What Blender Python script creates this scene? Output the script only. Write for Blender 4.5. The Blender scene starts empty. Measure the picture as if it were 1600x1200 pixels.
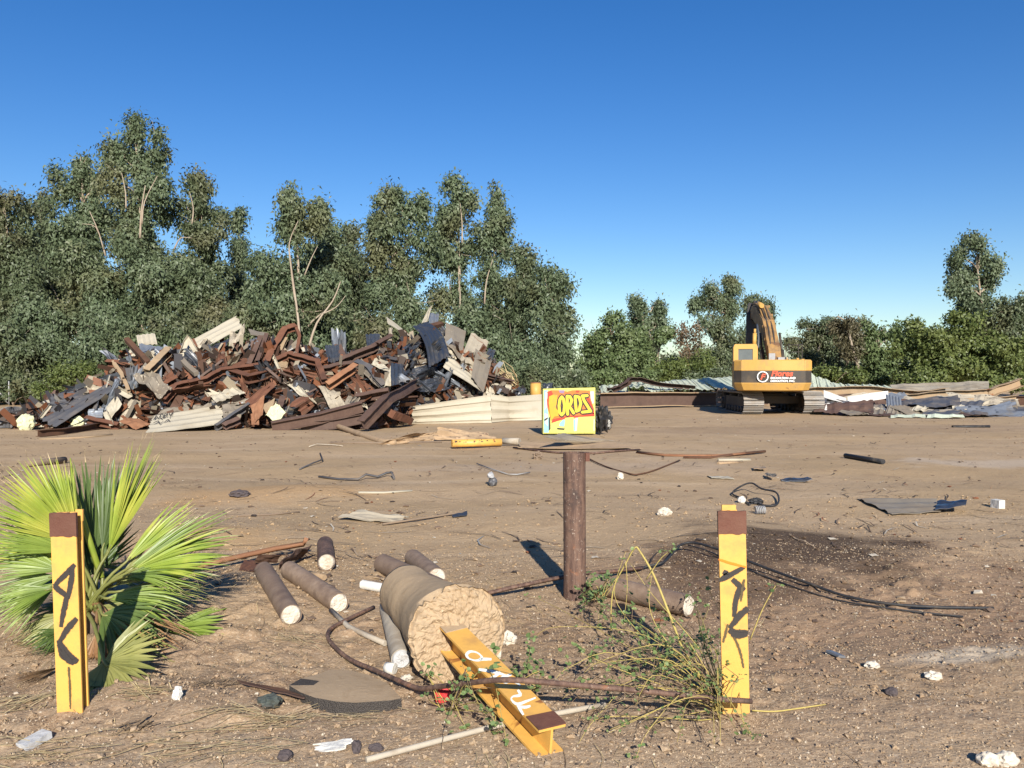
import bpy, math, random
import numpy as np
from mathutils import Vector, Matrix, noise as mnoise
R = math.radians
SC = bpy.context.scene
COL = SC.collection

# ------------------------------------------------------------------ camera, sky, sun, exposure
CAM_H = 1.6
FPX = 1270.0
PITCH = math.atan(15.0 / FPX)
cd = bpy.data.cameras.new('camera')
cd.sensor_width = 36.0
cd.lens = 36.0 * FPX / 1600.0
cd.clip_start = 0.05
cd.clip_end = 3000
cam = bpy.data.objects.new('camera', cd)
cam.location = (0, 0, CAM_H)
cam.rotation_euler = (math.pi / 2 - PITCH, 0, 0)
COL.objects.link(cam)
SC.camera = cam

SUN_EL = R(28.0)
SUN_H = Vector((0.15, -1.0)).normalized()
wd = bpy.data.worlds.new('World')
SC.world = wd
wd.use_nodes = True
wn = wd.node_tree
bg = wn.nodes['Background']
sky = wn.nodes.new('ShaderNodeTexSky')
sky.sky_type = 'NISHITA'
sky.sun_disc = False
sky.sun_elevation = SUN_EL
sky.sun_rotation = math.atan2(SUN_H.x, SUN_H.y)
sky.altitude = 100
sky.air_density = 1.0
sky.dust_density = 0.4
sky.ozone_density = 3.0
hs = wn.nodes.new('ShaderNodeHueSaturation')
hs.inputs['Saturation'].default_value = 1.34
hs.inputs['Value'].default_value = 1.16
hs.inputs['Hue'].default_value = 0.511
wn.links.new(sky.outputs[0], hs.inputs['Color'])
wn.links.new(hs.outputs[0], bg.inputs[0])
bg.inputs[1].default_value = 0.07
sd = bpy.data.lights.new('sun', 'SUN')
sd.energy = 5.0
sd.angle = R(0.53)
sd.color = (1.0, 0.945, 0.85)
so = bpy.data.objects.new('sun', sd)
sdir = Vector((SUN_H.x * math.cos(SUN_EL), SUN_H.y * math.cos(SUN_EL), math.sin(SUN_EL)))
so.rotation_euler = sdir.to_track_quat('Z', 'Y').to_euler()
so.location = sdir * 60
COL.objects.link(so)
SC.view_settings.view_transform = 'Standard'
SC.view_settings.look = 'None'
SC.view_settings.exposure = 0.70
SC.view_settings.gamma = 1.0
SC.view_settings.use_curve_mapping = False
SC.render.engine = 'CYCLES'
SC.cycles.max_bounces = 6
SC.cycles.diffuse_bounces = 3
SC.cycles.transparent_max_bounces = 12

# ------------------------------------------------------------------ where a photo point lies in the place
CP, SP = math.cos(PITCH), math.sin(PITCH)
def ray(px, py):
    a, b = (px - 800) / FPX, -(py - 600) / FPX
    return Vector((a, CP + b * SP, -SP + b * CP))
def At(px, py, Y):
    d = ray(px, py)
    t = Y / d.y
    return Vector((d.x * t, Y, CAM_H + d.z * t))
def G(px, py, z=0.0):
    d = ray(px, py)
    t = (z - CAM_H) / d.z
    p = Vector((d.x * t, d.y * t, 0))
    p.z = z + low(p.x, p.y)
    return p
def S(px, py, o=0.0):
    """a point on the front slope of the scrap heap (o = metres further in)"""
    k = -ray(px, py).z / ray(px, py).y
    Y = (CAM_H + 0.9 * heap_foot(px)) / (0.9 + k)
    if CAM_H - k * Y < 0.02:
        p = G(px, py, 0.02)
        p.y += o
        return p
    return At(px, py, Y + o)
def heap_foot(px):
    """distance of the heap's front foot"""
    if px < 610: return 23.5
    if px < 655: return 23.5 + 2.5 * (px - 610) / 45
    return 26.0 + 3.0 * min(1.0, (px - 655) / 195)

def low(x, y):
    """gentle lie of the land"""
    f = 1.0 / (1.0 + max(0.0, (y - 8.0)) * 0.08)
    return f * (0.018 * math.sin(x * 1.3 + 0.7 * y) + 0.014 * math.sin(2.1 * y - 0.6 * x + 1.0) + 0.01 * math.sin(3.3 * x + 1.7))

# ------------------------------------------------------------------ noise
def hash2(ix, iy, s):
    h = (ix.astype(np.int64) * 374761393 + iy.astype(np.int64) * 668265263 + s * 974711) & 0x7fffffff
    h = ((h ^ (h >> 13)) * 1274126177) & 0x7fffffff
    return ((h ^ (h >> 16)) & 0xffff) / 65535.0
def vnoise(x, y, s=0):
    ix, iy = np.floor(x), np.floor(y)
    fx, fy = x - ix, y - iy
    fx, fy = fx * fx * (3 - 2 * fx), fy * fy * (3 - 2 * fy)
    a, b = hash2(ix, iy, s), hash2(ix + 1, iy, s)
    c, d = hash2(ix, iy + 1, s), hash2(ix + 1, iy + 1, s)
    return (a + (b - a) * fx) * (1 - fy) + (c + (d - c) * fx) * fy - 0.5
def fbm(x, y, o=3, s=0):
    r, a = 0, 1.0
    for i in range(o):
        r = r + a * vnoise(x * 2 ** i, y * 2 ** i, s + i)
        a *= 0.5
    return r

# ------------------------------------------------------------------ mesh helpers
class MB:
    def __init__(self):
        self.v, self.f, self.m, self.s = [], [], [], []
    def add(self, vs, fs, mi=0, smooth=False):
        n = len(self.v)
        self.v += [tuple(p) for p in vs]
        for f in fs:
            self.f.append(tuple(i + n for i in f))
            self.m.append(mi)
            self.s.append(smooth)
        return self
    def box(self, c, sz, rot=None, mi=0):
        c = Vector(c)
        h = Vector(sz) * 0.5
        vs = []
        for x in (-1, 1):
            for y in (-1, 1):
                for z in (-1, 1):
                    p = Vector((x * h.x, y * h.y, z * h.z))
                    if rot is not None:
                        p = rot @ p
                    vs.append(c + p)
        return self.add(vs, [(0, 1, 3, 2), (4, 6, 7, 5), (0, 4, 5, 1), (2, 3, 7, 6), (0, 2, 6, 4), (1, 5, 7, 3)], mi)
    def prism(self, poly, a, b, mi=0):
        """poly: list of points, swept by the vector b-a"""
        n = len(poly)
        d = Vector(b) - Vector(a)
        vs = [Vector(p) for p in poly] + [Vector(p) + d for p in poly]
        fs = [(i, (i + 1) % n, n + (i + 1) % n, n + i) for i in range(n)]
        fs += [tuple(range(n - 1, -1, -1)), tuple(range(n, 2 * n))]
        return self.add(vs, fs, mi)
    def tube(self, pts, r, seg=8, mi=0, cap=True, capmi=None, smooth=True, rnd=0.0, seed=0):
        pts = [Vector(p) for p in pts]
        if not isinstance(r, (list, tuple)):
            r = [r] * len(pts)
        rg = random.Random(seed)
        fr = frames(pts)
        vs = []
        for i, p in enumerate(pts):
            t, u, w = fr[i]
            for k in range(seg):
                a = 2 * math.pi * k / seg
                q = r[i] * (1 + rnd * rg.uniform(-1, 1))
                vs.append(p + (u * math.cos(a) + w * math.sin(a)) * q)
        fs = []
        for i in range(len(pts) - 1):
            for k in range(seg):
                a, b = i * seg + k, i * seg + (k + 1) % seg
                fs.append((a, b, b + seg, a + seg))
        self.add(vs, fs, mi, smooth)
        if cap:
            n0 = len(self.v) - len(vs)
            cm = mi if capmi is None else capmi
            self.f.append(tuple(n0 + k for k in range(seg - 1, -1, -1)))
            self.f.append(tuple(n0 + (len(pts) - 1) * seg + k for k in range(seg)))
            self.m += [cm, cm]
            self.s += [False, False]
        return self
    def sweep(self, pts, prof, up=(0, 0, 1), mi=0, capmi=None):
        """prof: closed 2-D outline (a along side, b along up)"""
        pts = [Vector(p) for p in pts]
        fr = frames(pts, Vector(up))
        n = len(prof)
        vs = []
        for i, p in enumerate(pts):
            t, u, w = fr[i]
            for (a, b) in prof:
                vs.append(p + u * a + w * b)
        fs = []
        for i in range(len(pts) - 1):
            for k in range(n):
                a, b = i * n + k, i * n + (k + 1) % n
                fs.append((a, b, b + n, a + n))
        fs.append(tuple(range(n - 1, -1, -1)))
        fs.append(tuple((len(pts) - 1) * n + k for k in range(n)))
        return self.add(vs, fs, mi)
    def build(self, name, mats, parent=None, loc=None):
        if not isinstance(mats, (list, tuple)):
            mats = [mats]
        vs = np.array(self.v, dtype=np.float64).reshape(-1, 3)
        if parent is not None:
            o = root_loc(parent)
        elif loc is not None:
            o = Vector(loc)
        else:
            mn, mx = vs.min(0), vs.max(0)
            o = Vector(((mn[0] + mx[0]) / 2, (mn[1] + mx[1]) / 2, mn[2]))
        vs = vs - np.array(o)
        me = bpy.data.meshes.new(name)
        me.from_pydata(vs.tolist(), [], self.f)
        for m in mats:
            me.materials.append(m)
        me.polygons.foreach_set('material_index', self.m)
        me.polygons.foreach_set('use_smooth', self.s)
        me.update()
        ob = bpy.data.objects.new(name, me)
        COL.objects.link(ob)
        if parent is not None:
            ob.parent = parent
        else:
            ob.location = o
        return ob

def root_loc(o):
    while o.parent is not None:
        o = o.parent
    return o.location.copy()

def frames(pts, up=None):
    out = []
    n = len(pts)
    pu = None
    for i in range(n):
        t = (pts[min(i + 1, n - 1)] - pts[max(i - 1, 0)])
        t = t.normalized() if t.length > 1e-9 else Vector((0, 0, 1))
        if up is not None:
            ref = up
        elif pu is not None:
            ref = pu
        else:
            ref = Vector((0, 0, 1)) if abs(t.z) < 0.9 else Vector((1, 0, 0))
        u = t.cross(ref)
        if u.length < 1e-4:
            u = t.cross(Vector((0.3, 1, 0.2)))
        u.normalize()
        w = u.cross(t).normalized()
        pu = w
        out.append((t, u, w))
    return out

def fastmesh(name, V, F, mats, parent=None, kind=None, mi=None, loc=None, smooth=False):
    """V (n,3) array, F (m,k) array of equal-sided faces"""
    V = np.asarray(V, dtype=np.float64)
    if parent is not None:
        o = root_loc(parent)
    else:
        o = Vector(loc) if loc is not None else Vector((0, 0, 0))
    V = (V - np.array(o)).astype(np.float32)
    me = bpy.data.meshes.new(name)
    me.vertices.add(len(V))
    me.vertices.foreach_set('co', V.ravel())
    m, k = F.shape
    me.loops.add(m * k)
    me.loops.foreach_set('vertex_index', F.astype(np.int32).ravel())
    me.polygons.add(m)
    me.polygons.foreach_set('loop_start', np.arange(0, m * k, k, dtype=np.int32))
    me.polygons.foreach_set('loop_total', np.full(m, k, dtype=np.int32))
    for x in (mats if isinstance(mats, (list, tuple)) else [mats]):
        me.materials.append(x)
    if mi is not None:
        me.polygons.foreach_set('material_index', np.asarray(mi, dtype=np.int32))
    me.polygons.foreach_set('use_smooth', np.full(m, smooth, dtype=bool))
    me.update(calc_edges=True)
    me.validate()
    ob = bpy.data.objects.new(name, me)
    COL.objects.link(ob)
    if parent is not None:
        ob.parent = parent
    else:
        ob.location = o
    if kind:
        ob['kind'] = kind
    return ob

def tag(o, label=None, cat=None, group=None, kind=None):
    if label: o['label'] = label
    if cat: o['category'] = cat
    if group: o['group'] = group
    if kind: o['kind'] = kind
    elif cat and not o.get('kind'): o['kind'] = 'thing'
    return o
def empty(name, loc, label, cat, group=None):
    o = bpy.data.objects.new(name, None)
    o.empty_display_size = 0.2
    o.location = loc
    COL.objects.link(o)
    return tag(o, label, cat, group)

# ------------------------------------------------------------------ materials
class NT:
    def __init__(self, name):
        self.m = bpy.data.materials.new(name)
        self.m.use_nodes = True
        self.t = self.m.node_tree
        self.b = self.t.nodes['Principled BSDF']
        self.out = self.t.nodes['Material Output']
        g = self.t.nodes.new('ShaderNodeNewGeometry')
        self.pos = g.outputs['Position']
        self.isl = g.outputs['Random Per Island']
        self.obj = self.t.nodes.new('ShaderNodeTexCoord').outputs['Object']
        self.rnd = self.t.nodes.new('ShaderNodeObjectInfo').outputs['Random']
    def n(self, ty, **kw):
        x = self.t.nodes.new(ty)
        for k, v in kw.items():
            setattr(x, k, v)
        return x
    def link(self, a, b):
        self.t.links.new(a, b)
    def setin(self, s, v):
        if hasattr(v, 'is_linked') or hasattr(v, 'links'):
            self.link(v, s)
        else:
            s.default_value = v
    def noise(self, sc, det=4, rough=0.6, dist=0.0, vec=None):
        x = self.n('ShaderNodeTexNoise')
        x.inputs['Scale'].default_value = sc
        x.inputs['Detail'].default_value = det
        x.inputs['Roughness'].default_value = rough
        x.inputs['Distortion'].default_value = dist
        self.link(vec if vec is not None else self.obj, x.inputs['Vector'])
        return x.outputs['Fac']
    def voro(self, sc, vec=None, feat='F1'):
        x = self.n('ShaderNodeTexVoronoi', feature=feat)
        x.inputs['Scale'].default_value = sc
        self.link(vec if vec is not None else self.obj, x.inputs['Vector'])
        return x
    def scale(self, v, s):
        x = self.n('ShaderNodeVectorMath', operation='MULTIPLY')
        self.link(v, x.inputs[0])
        x.inputs[1].default_value = s
        return x.outputs[0]
    def ramp(self, fac, lo, hi, a=0.0, b=1.0):
        x = self.n('ShaderNodeMapRange', interpolation_type='SMOOTHSTEP')
        self.setin(x.inputs[0], fac)
        x.inputs[1].default_value, x.inputs[2].default_value = lo, hi
        x.inputs[3].default_value, x.inputs[4].default_value = a, b
        return x.outputs[0]
    def math(self, op, a, b=0.0):
        x = self.n('ShaderNodeMath', operation=op)
        self.setin(x.inputs[0], a)
        self.setin(x.inputs[1], b)
        return x.outputs[0]
    def mix(self, fac, a, b):
        x = self.n('ShaderNodeMix', data_type='RGBA')
        self.setin(x.inputs[0], fac)
        for s, c in ((x.inputs[6], a), (x.inputs[7], b)):
            if isinstance(c, tuple):
                s.default_value = (c[0], c[1], c[2], 1)
            else:
                self.link(c, s)
        return x.outputs[2]
    def bump(self, h, st=0.3, dist=0.02, prev=None):
        x = self.n('ShaderNodeBump')
        x.inputs['Strength'].default_value = st
        x.inputs['Distance'].default_value = dist
        self.link(h, x.inputs['Height'])
        if prev is not None:
            self.link(prev, x.inputs['Normal'])
        return x.outputs[0]
    def fin(self, col=None, rough=0.7, metal=0.0, bump=None, spec=0.4):
        if col is not None:
            if isinstance(col, tuple):
                self.b.inputs['Base Color'].default_value = (*col, 1)
            else:
                self.link(col, self.b.inputs['Base Color'])
        self.setin(self.b.inputs['Roughness'], rough)
        self.setin(self.b.inputs['Metallic'], metal)
        self.b.inputs['Specular IOR Level'].default_value = spec
        if bump is not None:
            self.link(bump, self.b.inputs['Normal'])
        return self.m

def mul(c, k):
    return tuple(x * k for x in c)

def worn(name, base, dirt=(0.16, 0.11, 0.07), rust=(0.16, 0.055, 0.02), dirt_amt=0.5, rust_amt=0.15, rough=0.55, metal=0.0, spec=0.4, var=0.18, sc=2.0, bumpst=0.25):
    """weathered painted or bare metal: colour varies from piece to piece, dusty, with rust blooms and scratches"""
    t = NT(name)
    n1, n2, n3 = t.noise(sc, 6, 0.65), t.noise(sc * 6, 5, 0.7), t.noise(sc * 0.7, 3, 0.5, 1.5)
    c = t.mix(n2, mul(base, 1 - var), mul(base, 1 + var))
    c = t.mix(t.math('MULTIPLY', t.rnd, 0.5), c, t.mix(0.5, c, mul(base, 0.72)))
    c = t.mix(t.ramp(n1, 0.62 - 0.35 * dirt_amt, 0.85 - 0.2 * dirt_amt, 0, 0.85), c, dirt)
    c = t.mix(t.ramp(n3, 0.72 - 0.5 * rust_amt, 0.78 - 0.4 * rust_amt, 0, 0.9), c, t.mix(n2, mul(rust, 0.6), mul(rust, 1.6)))
    b = t.bump(n2, bumpst, 0.01)
    b = t.bump(t.noise(sc * 1.3, 2, 0.5), bumpst, 0.05, b)
    return t.fin(c, t.ramp(n1, 0.3, 0.8, rough, min(1, rough + 0.3)), metal, b, spec)

def rusty(name, a, b, c2=(0.05, 0.028, 0.018), sc=2.5, rough=0.85):
    t = NT(name)
    n1, n2, n3 = t.noise(sc, 6, 0.7), t.noise(sc * 9, 4, 0.7), t.noise(sc * 0.6, 3, 0.5)
    c = t.mix(t.ramp(n1, 0.32, 0.68), a, b)
    c = t.mix(t.ramp(n3, 0.5, 0.72, 0, 0.8), c, c2)
    c = t.mix(t.math('MULTIPLY', n2, 0.55), c, t.mix(0.5, c, mul(b, 1.5)))
    c = t.mix(t.math('MULTIPLY', t.rnd, 0.45), c, c2)
    return t.fin(c, rough, 0.0, t.bump(n2, 0.3, 0.01, t.bump(n1, 0.25, 0.03)), 0.3)

M = {}
M['beige'] = worn('beige_sheet', (0.36, 0.31, 0.23), dirt=(0.20, 0.155, 0.10), dirt_amt=0.55, rust_amt=0.05, sc=1.2)
M['cream'] = worn('cream_sheet', (0.42, 0.375, 0.285), dirt=(0.28, 0.23, 0.155), dirt_amt=0.45, rust_amt=0.0, sc=1.0, var=0.1)
M['taupe'] = worn('taupe_sheet', (0.20, 0.17, 0.13), dirt=(0.17, 0.13, 0.09), dirt_amt=0.6, rust_amt=0.08, sc=1.5)
M['white'] = worn('white_sheet', (0.60, 0.58, 0.53), dirt=(0.36, 0.30, 0.22), dirt_amt=0.3, rust_amt=0.0)
M['black'] = worn('black_sheet', (0.030, 0.034, 0.042), dirt=(0.09, 0.075, 0.06), dirt_amt=0.35, rust_amt=0.0, rough=0.25, spec=0.7, sc=1.5)
M['charcoal'] = worn('charcoal_sheet', (0.075, 0.075, 0.08), dirt=(0.15, 0.12, 0.095), dirt_amt=0.55, rust_amt=0.0, rough=0.4, sc=1.3)
M['blue'] = worn('galvanised_sheet', (0.20, 0.22, 0.25), dirt=(0.15, 0.135, 0.12), dirt_amt=0.5, rust_amt=0.03, rough=0.35, metal=0.35, sc=2)
M['navy'] = worn('dark_blue_sheet', (0.040, 0.048, 0.062), dirt=(0.09, 0.075, 0.06), dirt_amt=0.5, rust_amt=0.0, rough=0.35, spec=0.5, sc=2)
M['green'] = worn('pale_green_sheet', (0.50, 0.54, 0.41), dirt=(0.40, 0.36, 0.25), dirt_amt=0.4, rust_amt=0.0, sc=0.8)
M['rust'] = rusty('red_rust', (0.105, 0.042, 0.024), (0.165, 0.072, 0.040), (0.035, 0.020, 0.016))
M['orange'] = rusty('orange_rust', (0.20, 0.088, 0.045), (0.27, 0.14, 0.075), (0.16, 0.07, 0.035))
M['brown'] = rusty('brown_primer', (0.080, 0.047, 0.036), (0.118, 0.073, 0.054), (0.045, 0.028, 0.022), rough=0.65)
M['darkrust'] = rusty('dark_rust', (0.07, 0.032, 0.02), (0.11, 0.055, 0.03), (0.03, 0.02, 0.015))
M['tan'] = worn('tan_steel', (0.30, 0.215, 0.13), dirt=(0.28, 0.18, 0.10), dirt_amt=0.5, rust_amt=0.12, sc=1.5)
M['foam'] = worn('pale_foam', (0.58, 0.58, 0.36), dirt=(0.38, 0.33, 0.2), dirt_amt=0.5, rust_amt=0, rough=0.95, bumpst=0.8, sc=5)
M['yellow'] = worn('yellow_paint', (0.64, 0.355, 0.080), dirt=(0.40, 0.215, 0.075), rust=(0.20, 0.075, 0.025), dirt_amt=0.45, rust_amt=0.19, rough=0.45, sc=6, var=0.08, bumpst=0.1)
M['exc'] = worn('machine_yellow', (0.50, 0.285, 0.070), dirt=(0.30, 0.20, 0.10), rust=(0.2, 0.09, 0.04), dirt_amt=0.4, rust_amt=0.04, rough=0.5, sc=1.5, var=0.07, bumpst=0.05)
M['excworn'] = worn('grimy_machine_yellow', (0.34, 0.19, 0.06), dirt=(0.12, 0.08, 0.05), rust=(0.12, 0.06, 0.03), dirt_amt=0.85, rust_amt=0.25, rough=0.6, sc=3, var=0.15, bumpst=0.1)
M['excdark'] = worn('machine_dark', (0.045, 0.038, 0.032), dirt=(0.10, 0.075, 0.05), dirt_amt=0.5, rust_amt=0.0, rough=0.5, sc=2, bumpst=0.05)
M['track'] = worn('worn_track_steel', (0.27, 0.25, 0.225), dirt=(0.29, 0.23, 0.17), dirt_amt=0.5, rust_amt=0.04, rough=0.5, metal=0.4, sc=3)
M['steel'] = worn('grey_steel', (0.30, 0.30, 0.30), dirt=(0.25, 0.2, 0.15), dirt_amt=0.4, rust_amt=0.05, rough=0.5, sc=4)
M['pipe'] = rusty('rusty_pipe', (0.165, 0.110, 0.075), (0.275, 0.20, 0.142), (0.095, 0.062, 0.046), sc=9, rough=0.6)
def post_mat():
    t = NT('streaked_rust')
    st = t.noise(3.0, 6, 0.7, vec=t.scale(t.obj, (9, 9, 1.1)))
    n1, n2 = t.noise(7, 6, 0.7), t.noise(48, 4, 0.75)
    c = t.mix(t.ramp(st, 0.35, 0.65), (0.075, 0.042, 0.032), (0.165, 0.098, 0.068))
    c = t.mix(t.ramp(n1, 0.5, 0.66, 0, 0.85), c, (0.045, 0.030, 0.026))
    c = t.mix(t.ramp(n1, 0.42, 0.30, 0, 0.8), c, (0.23, 0.095, 0.045))
    c = t.mix(t.ramp(n2, 0.60, 0.68, 0, 0.8), c, (0.36, 0.29, 0.23))
    return t.fin(c, 0.7, 0, t.bump(n2, 0.5, 0.008, t.bump(n1, 0.4, 0.012)), 0.35)
M['postrust'] = post_mat()
M['primer'] = rusty('maroon_primer', (0.12, 0.045, 0.03), (0.15, 0.07, 0.045), (0.08, 0.035, 0.025), sc=14, rough=0.75)
M['rubber'] = worn('black_rubber', (0.02, 0.02, 0.022), dirt=(0.1, 0.08, 0.06), dirt_amt=0.4, rust_amt=0, rough=0.5, sc=8)
M['wood'] = worn('weathered_wood', (0.36, 0.25, 0.15), dirt=(0.22, 0.15, 0.09), dirt_amt=0.5, rust_amt=0, rough=0.9, sc=5)
M['greywood'] = worn('grey_wood', (0.38, 0.33, 0.26), dirt=(0.24, 0.18, 0.12), dirt_amt=0.5, rust_amt=0, rough=0.9, sc=5)
M['red'] = worn('red_plastic', (0.48, 0.02, 0.02), dirt=(0.3, 0.05, 0.04), dirt_amt=0.2, rust_amt=0, rough=0.4, sc=10)
M['plastic'] = worn('white_plastic', (0.58, 0.56, 0.51), dirt=(0.5, 0.42, 0.32), dirt_amt=0.3, rust_amt=0, rough=0.5, sc=12)
M['greytile'] = worn('grey_cement', (0.42, 0.42, 0.42), dirt=(0.3, 0.26, 0.22), dirt_amt=0.3, rust_amt=0, rough=0.9, sc=12)
M['tyre'] = worn('dull_green_rubber', (0.06, 0.07, 0.06), dirt=(0.12, 0.10, 0.08), dirt_amt=0.5, rust_amt=0, rough=0.7, sc=10)
M['darkstone'] = worn('dark_stone', (0.07, 0.055, 0.055), dirt=(0.16, 0.12, 0.1), dirt_amt=0.3, rust_amt=0, rough=0.8, sc=20)
M['whitecore'] = worn('white_mortar', (0.56, 0.50, 0.41), dirt=(0.36, 0.27, 0.18), dirt_amt=0.45, rust_amt=0, rough=0.95, sc=14, bumpst=0.45)
M['bark'] = worn('pale_bark', (0.34, 0.28, 0.21), dirt=(0.26, 0.19, 0.14), dirt_amt=0.55, rust_amt=0, rough=0.9, sc=2)
M['dkbark'] = worn('brown_bark', (0.20, 0.145, 0.10), dirt=(0.11, 0.08, 0.06), dirt_amt=0.5, rust_amt=0, rough=0.95, sc=2)
M['redtwig'] = worn('red_brown_twigs', (0.26, 0.13, 0.08), dirt=(0.17, 0.10, 0.07), dirt_amt=0.5, rust_amt=0, rough=0.95, sc=2)

def concrete_mat():
    t = NT('sandy_concrete')
    n1, n2, n3 = t.noise(4, 6, 0.65), t.noise(30, 5, 0.7), t.noise(9, 4, 0.6, 1.0)
    v = t.voro(38)
    c = t.mix(n1, (0.36, 0.262, 0.162), (0.44, 0.33, 0.215))
    c = t.mix(t.ramp(n3, 0.5, 0.75, 0, 0.45), c, (0.27, 0.18, 0.10))
    c = t.mix(t.math('MULTIPLY', n2, 0.4), c, (0.25, 0.165, 0.09))
    c = t.mix(t.ramp(v.outputs['Distance'], 0.0, 0.22, 0.5, 0), c, (0.55, 0.44, 0.3))
    return t.fin(c, 0.95, 0, t.bump(n2, 0.35, 0.008, t.bump(n3, 0.25, 0.015)), 0.2)
M['concrete'] = concrete_mat()
def asphalt_mat():
    t = NT('broken_asphalt')
    v = t.voro(150)
    c = t.mix(t.ramp(v.outputs['Distance'], 0.1, 0.5), (0.11, 0.095, 0.08), (0.055, 0.047, 0.042))
    return t.fin(c, 0.9, 0, t.bump(v.outputs['Distance'], 0.8, 0.012), 0.3)
M['asphalt'] = asphalt_mat()
def glass_mat():
    t = NT('cab_glass')
    return t.fin(t.mix(t.noise(2), (0.06, 0.075, 0.085), (0.14, 0.16, 0.17)), 0.15, 0.0, None, 0.6)
M['glass'] = glass_mat()
def flat(name, c, rough=0.5):
    t = NT(name)
    n = t.noise(9, 5, 0.7)
    col = t.mix(n, mul(c, 0.75), mul(c, 1.12))
    col = t.mix(t.ramp(t.noise(4, 6, 0.75, 0.8), 0.55, 0.72, 0, 0.55), col, (0.16, 0.12, 0.09))
    return t.fin(col, rough)
for k, c in (('p_yellow', (0.66, 0.45, 0.03)), ('p_lemon', (0.58, 0.56, 0.12)), ('p_orange', (0.55, 0.15, 0.02)), ('p_red', (0.4, 0.035, 0.015)), ('p_black', (0.02, 0.018, 0.018)),
             ('p_cyan', (0.22, 0.46, 0.5)), ('p_white', (0.52, 0.5, 0.48)), ('p_purple', (0.25, 0.16, 0.28)), ('t_red', (0.70, 0.10, 0.045)), ('t_white', (0.78, 0.77, 0.74)), ('p_gold', (0.62, 0.32, 0.02))):
    M[k] = flat('paint_' + k, c)

def spray(name, c, fade=0.55):
    """sprayed paint on a ribbon: soft ragged edges; UV v runs across the stroke"""
    t = NT(name)
    uv = t.n('ShaderNodeUVMap').outputs[0]
    sx = t.n('ShaderNodeSeparateXYZ')
    t.link(uv, sx.inputs[0])
    e = t.math('ABSOLUTE', t.math('SUBTRACT', sx.outputs[1], 0.5))
    nz = t.noise(55, 5, 0.75)
    a = t.ramp(t.math('ADD', t.math('MULTIPLY', e, 2.0), t.math('MULTIPLY', t.math('SUBTRACT', nz, 0.5), 0.9)), fade, fade + 0.35, 0.94, 0.0)
    t.fin(c, 0.6)
    t.link(a, t.b.inputs['Alpha'])
    return t.m
M['spray_black'] = spray('black_spray', (0.035, 0.03, 0.028), 0.6)
M['spray_fade'] = spray('thin_black_spray', (0.09, 0.065, 0.03), 0.15)
M['spray_white'] = spray('white_spray', (0.80, 0.82, 0.74), 0.75)
M['spray_orange'] = spray('orange_spray', (0.75, 0.2, 0.01), 0.5)

def leaf_mat(name, a, b, c, trans=0.22, rough=0.5):
    t = NT(name)
    n = t.noise(0.35, 3, 0.5, vec=t.pos)
    col = t.mix(t.isl, a, b)
    col = t.mix(t.ramp(n, 0.45, 0.7, 0, 0.8), col, c)
    t.fin(col, rough, 0, None, 0.35)
    tr = t.n('ShaderNodeBsdfTranslucent')
    t.link(col, tr.inputs[0])
    mx = t.n('ShaderNodeMixShader')
    mx.inputs[0].default_value = trans
    t.link(t.b.outputs[0], mx.inputs[1])
    t.link(tr.outputs[0], mx.inputs[2])
    t.link(mx.outputs[0], t.out.inputs[0])
    return t.m
M['euc'] = leaf_mat('eucalyptus_leaves', (0.090, 0.122, 0.064), (0.136, 0.172, 0.094), (0.140, 0.140, 0.068))
M['euc2'] = leaf_mat('dark_eucalyptus_leaves', (0.078, 0.104, 0.052), (0.116, 0.142, 0.074), (0.130, 0.120, 0.060))
M['bushleaf'] = leaf_mat('bush_leaves', (0.075, 0.105, 0.030), (0.145, 0.175, 0.052), (0.12, 0.14, 0.04))
M['ashleaf'] = leaf_mat('ash_leaves', (0.085, 0.125, 0.045), (0.155, 0.20, 0.085), (0.12, 0.15, 0.06))
M['brownleaf'] = leaf_mat('dead_leaves', (0.12, 0.085, 0.05), (0.19, 0.13, 0.08), (0.11, 0.10, 0.05))
M['ivyleaf'] = leaf_mat('brownish_ivy_leaves', (0.085, 0.078, 0.042), (0.135, 0.115, 0.062), (0.10, 0.10, 0.045))
M['weedleaf'] = leaf_mat('weed_leaves', (0.09, 0.15, 0.05), (0.20, 0.26, 0.09), (0.14, 0.19, 0.06))
M['weedstem'] = worn('yellow_stems', (0.42, 0.33, 0.10), dirt=(0.25, 0.18, 0.07), dirt_amt=0.4, rust_amt=0, rough=0.7, sc=10)
M['brownstem'] = worn('brown_stems', (0.22, 0.15, 0.085), dirt=(0.12, 0.08, 0.05), dirt_amt=0.4, rust_amt=0, rough=0.8, sc=10)
M['straw'] = leaf_mat('straw', (0.38, 0.28, 0.14), (0.60, 0.48, 0.26), (0.5, 0.38, 0.2), 0.1)
def palm(name, a, b, tr=0.3):
    t = NT(name)
    n = t.noise(3, 3, 0.6)
    col = t.mix(t.ramp(n, 0.35, 0.65), a, b)
    col = t.mix(t.math('MULTIPLY', t.isl, 0.5), col, mul(a, 0.6))
    t.fin(col, 0.42, 0, None, 0.5)
    x = t.n('ShaderNodeBsdfTranslucent')
    t.link(col, x.inputs[0])
    mx = t.n('ShaderNodeMixShader')
    mx.inputs[0].default_value = tr
    t.link(t.b.outputs[0], mx.inputs[1])
    t.link(x.outputs[0], mx.inputs[2])
    t.link(mx.outputs[0], t.out.inputs[0])
    return t.m
M['palm_green'] = palm('palm_green', (0.15, 0.225, 0.03), (0.30, 0.385, 0.075))
M['palm_yellow'] = palm('palm_yellow_green', (0.27, 0.36, 0.045), (0.50, 0.50, 0.09))
M['palm_olive'] = palm('palm_olive', (0.22, 0.24, 0.06), (0.34, 0.33, 0.11))
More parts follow.
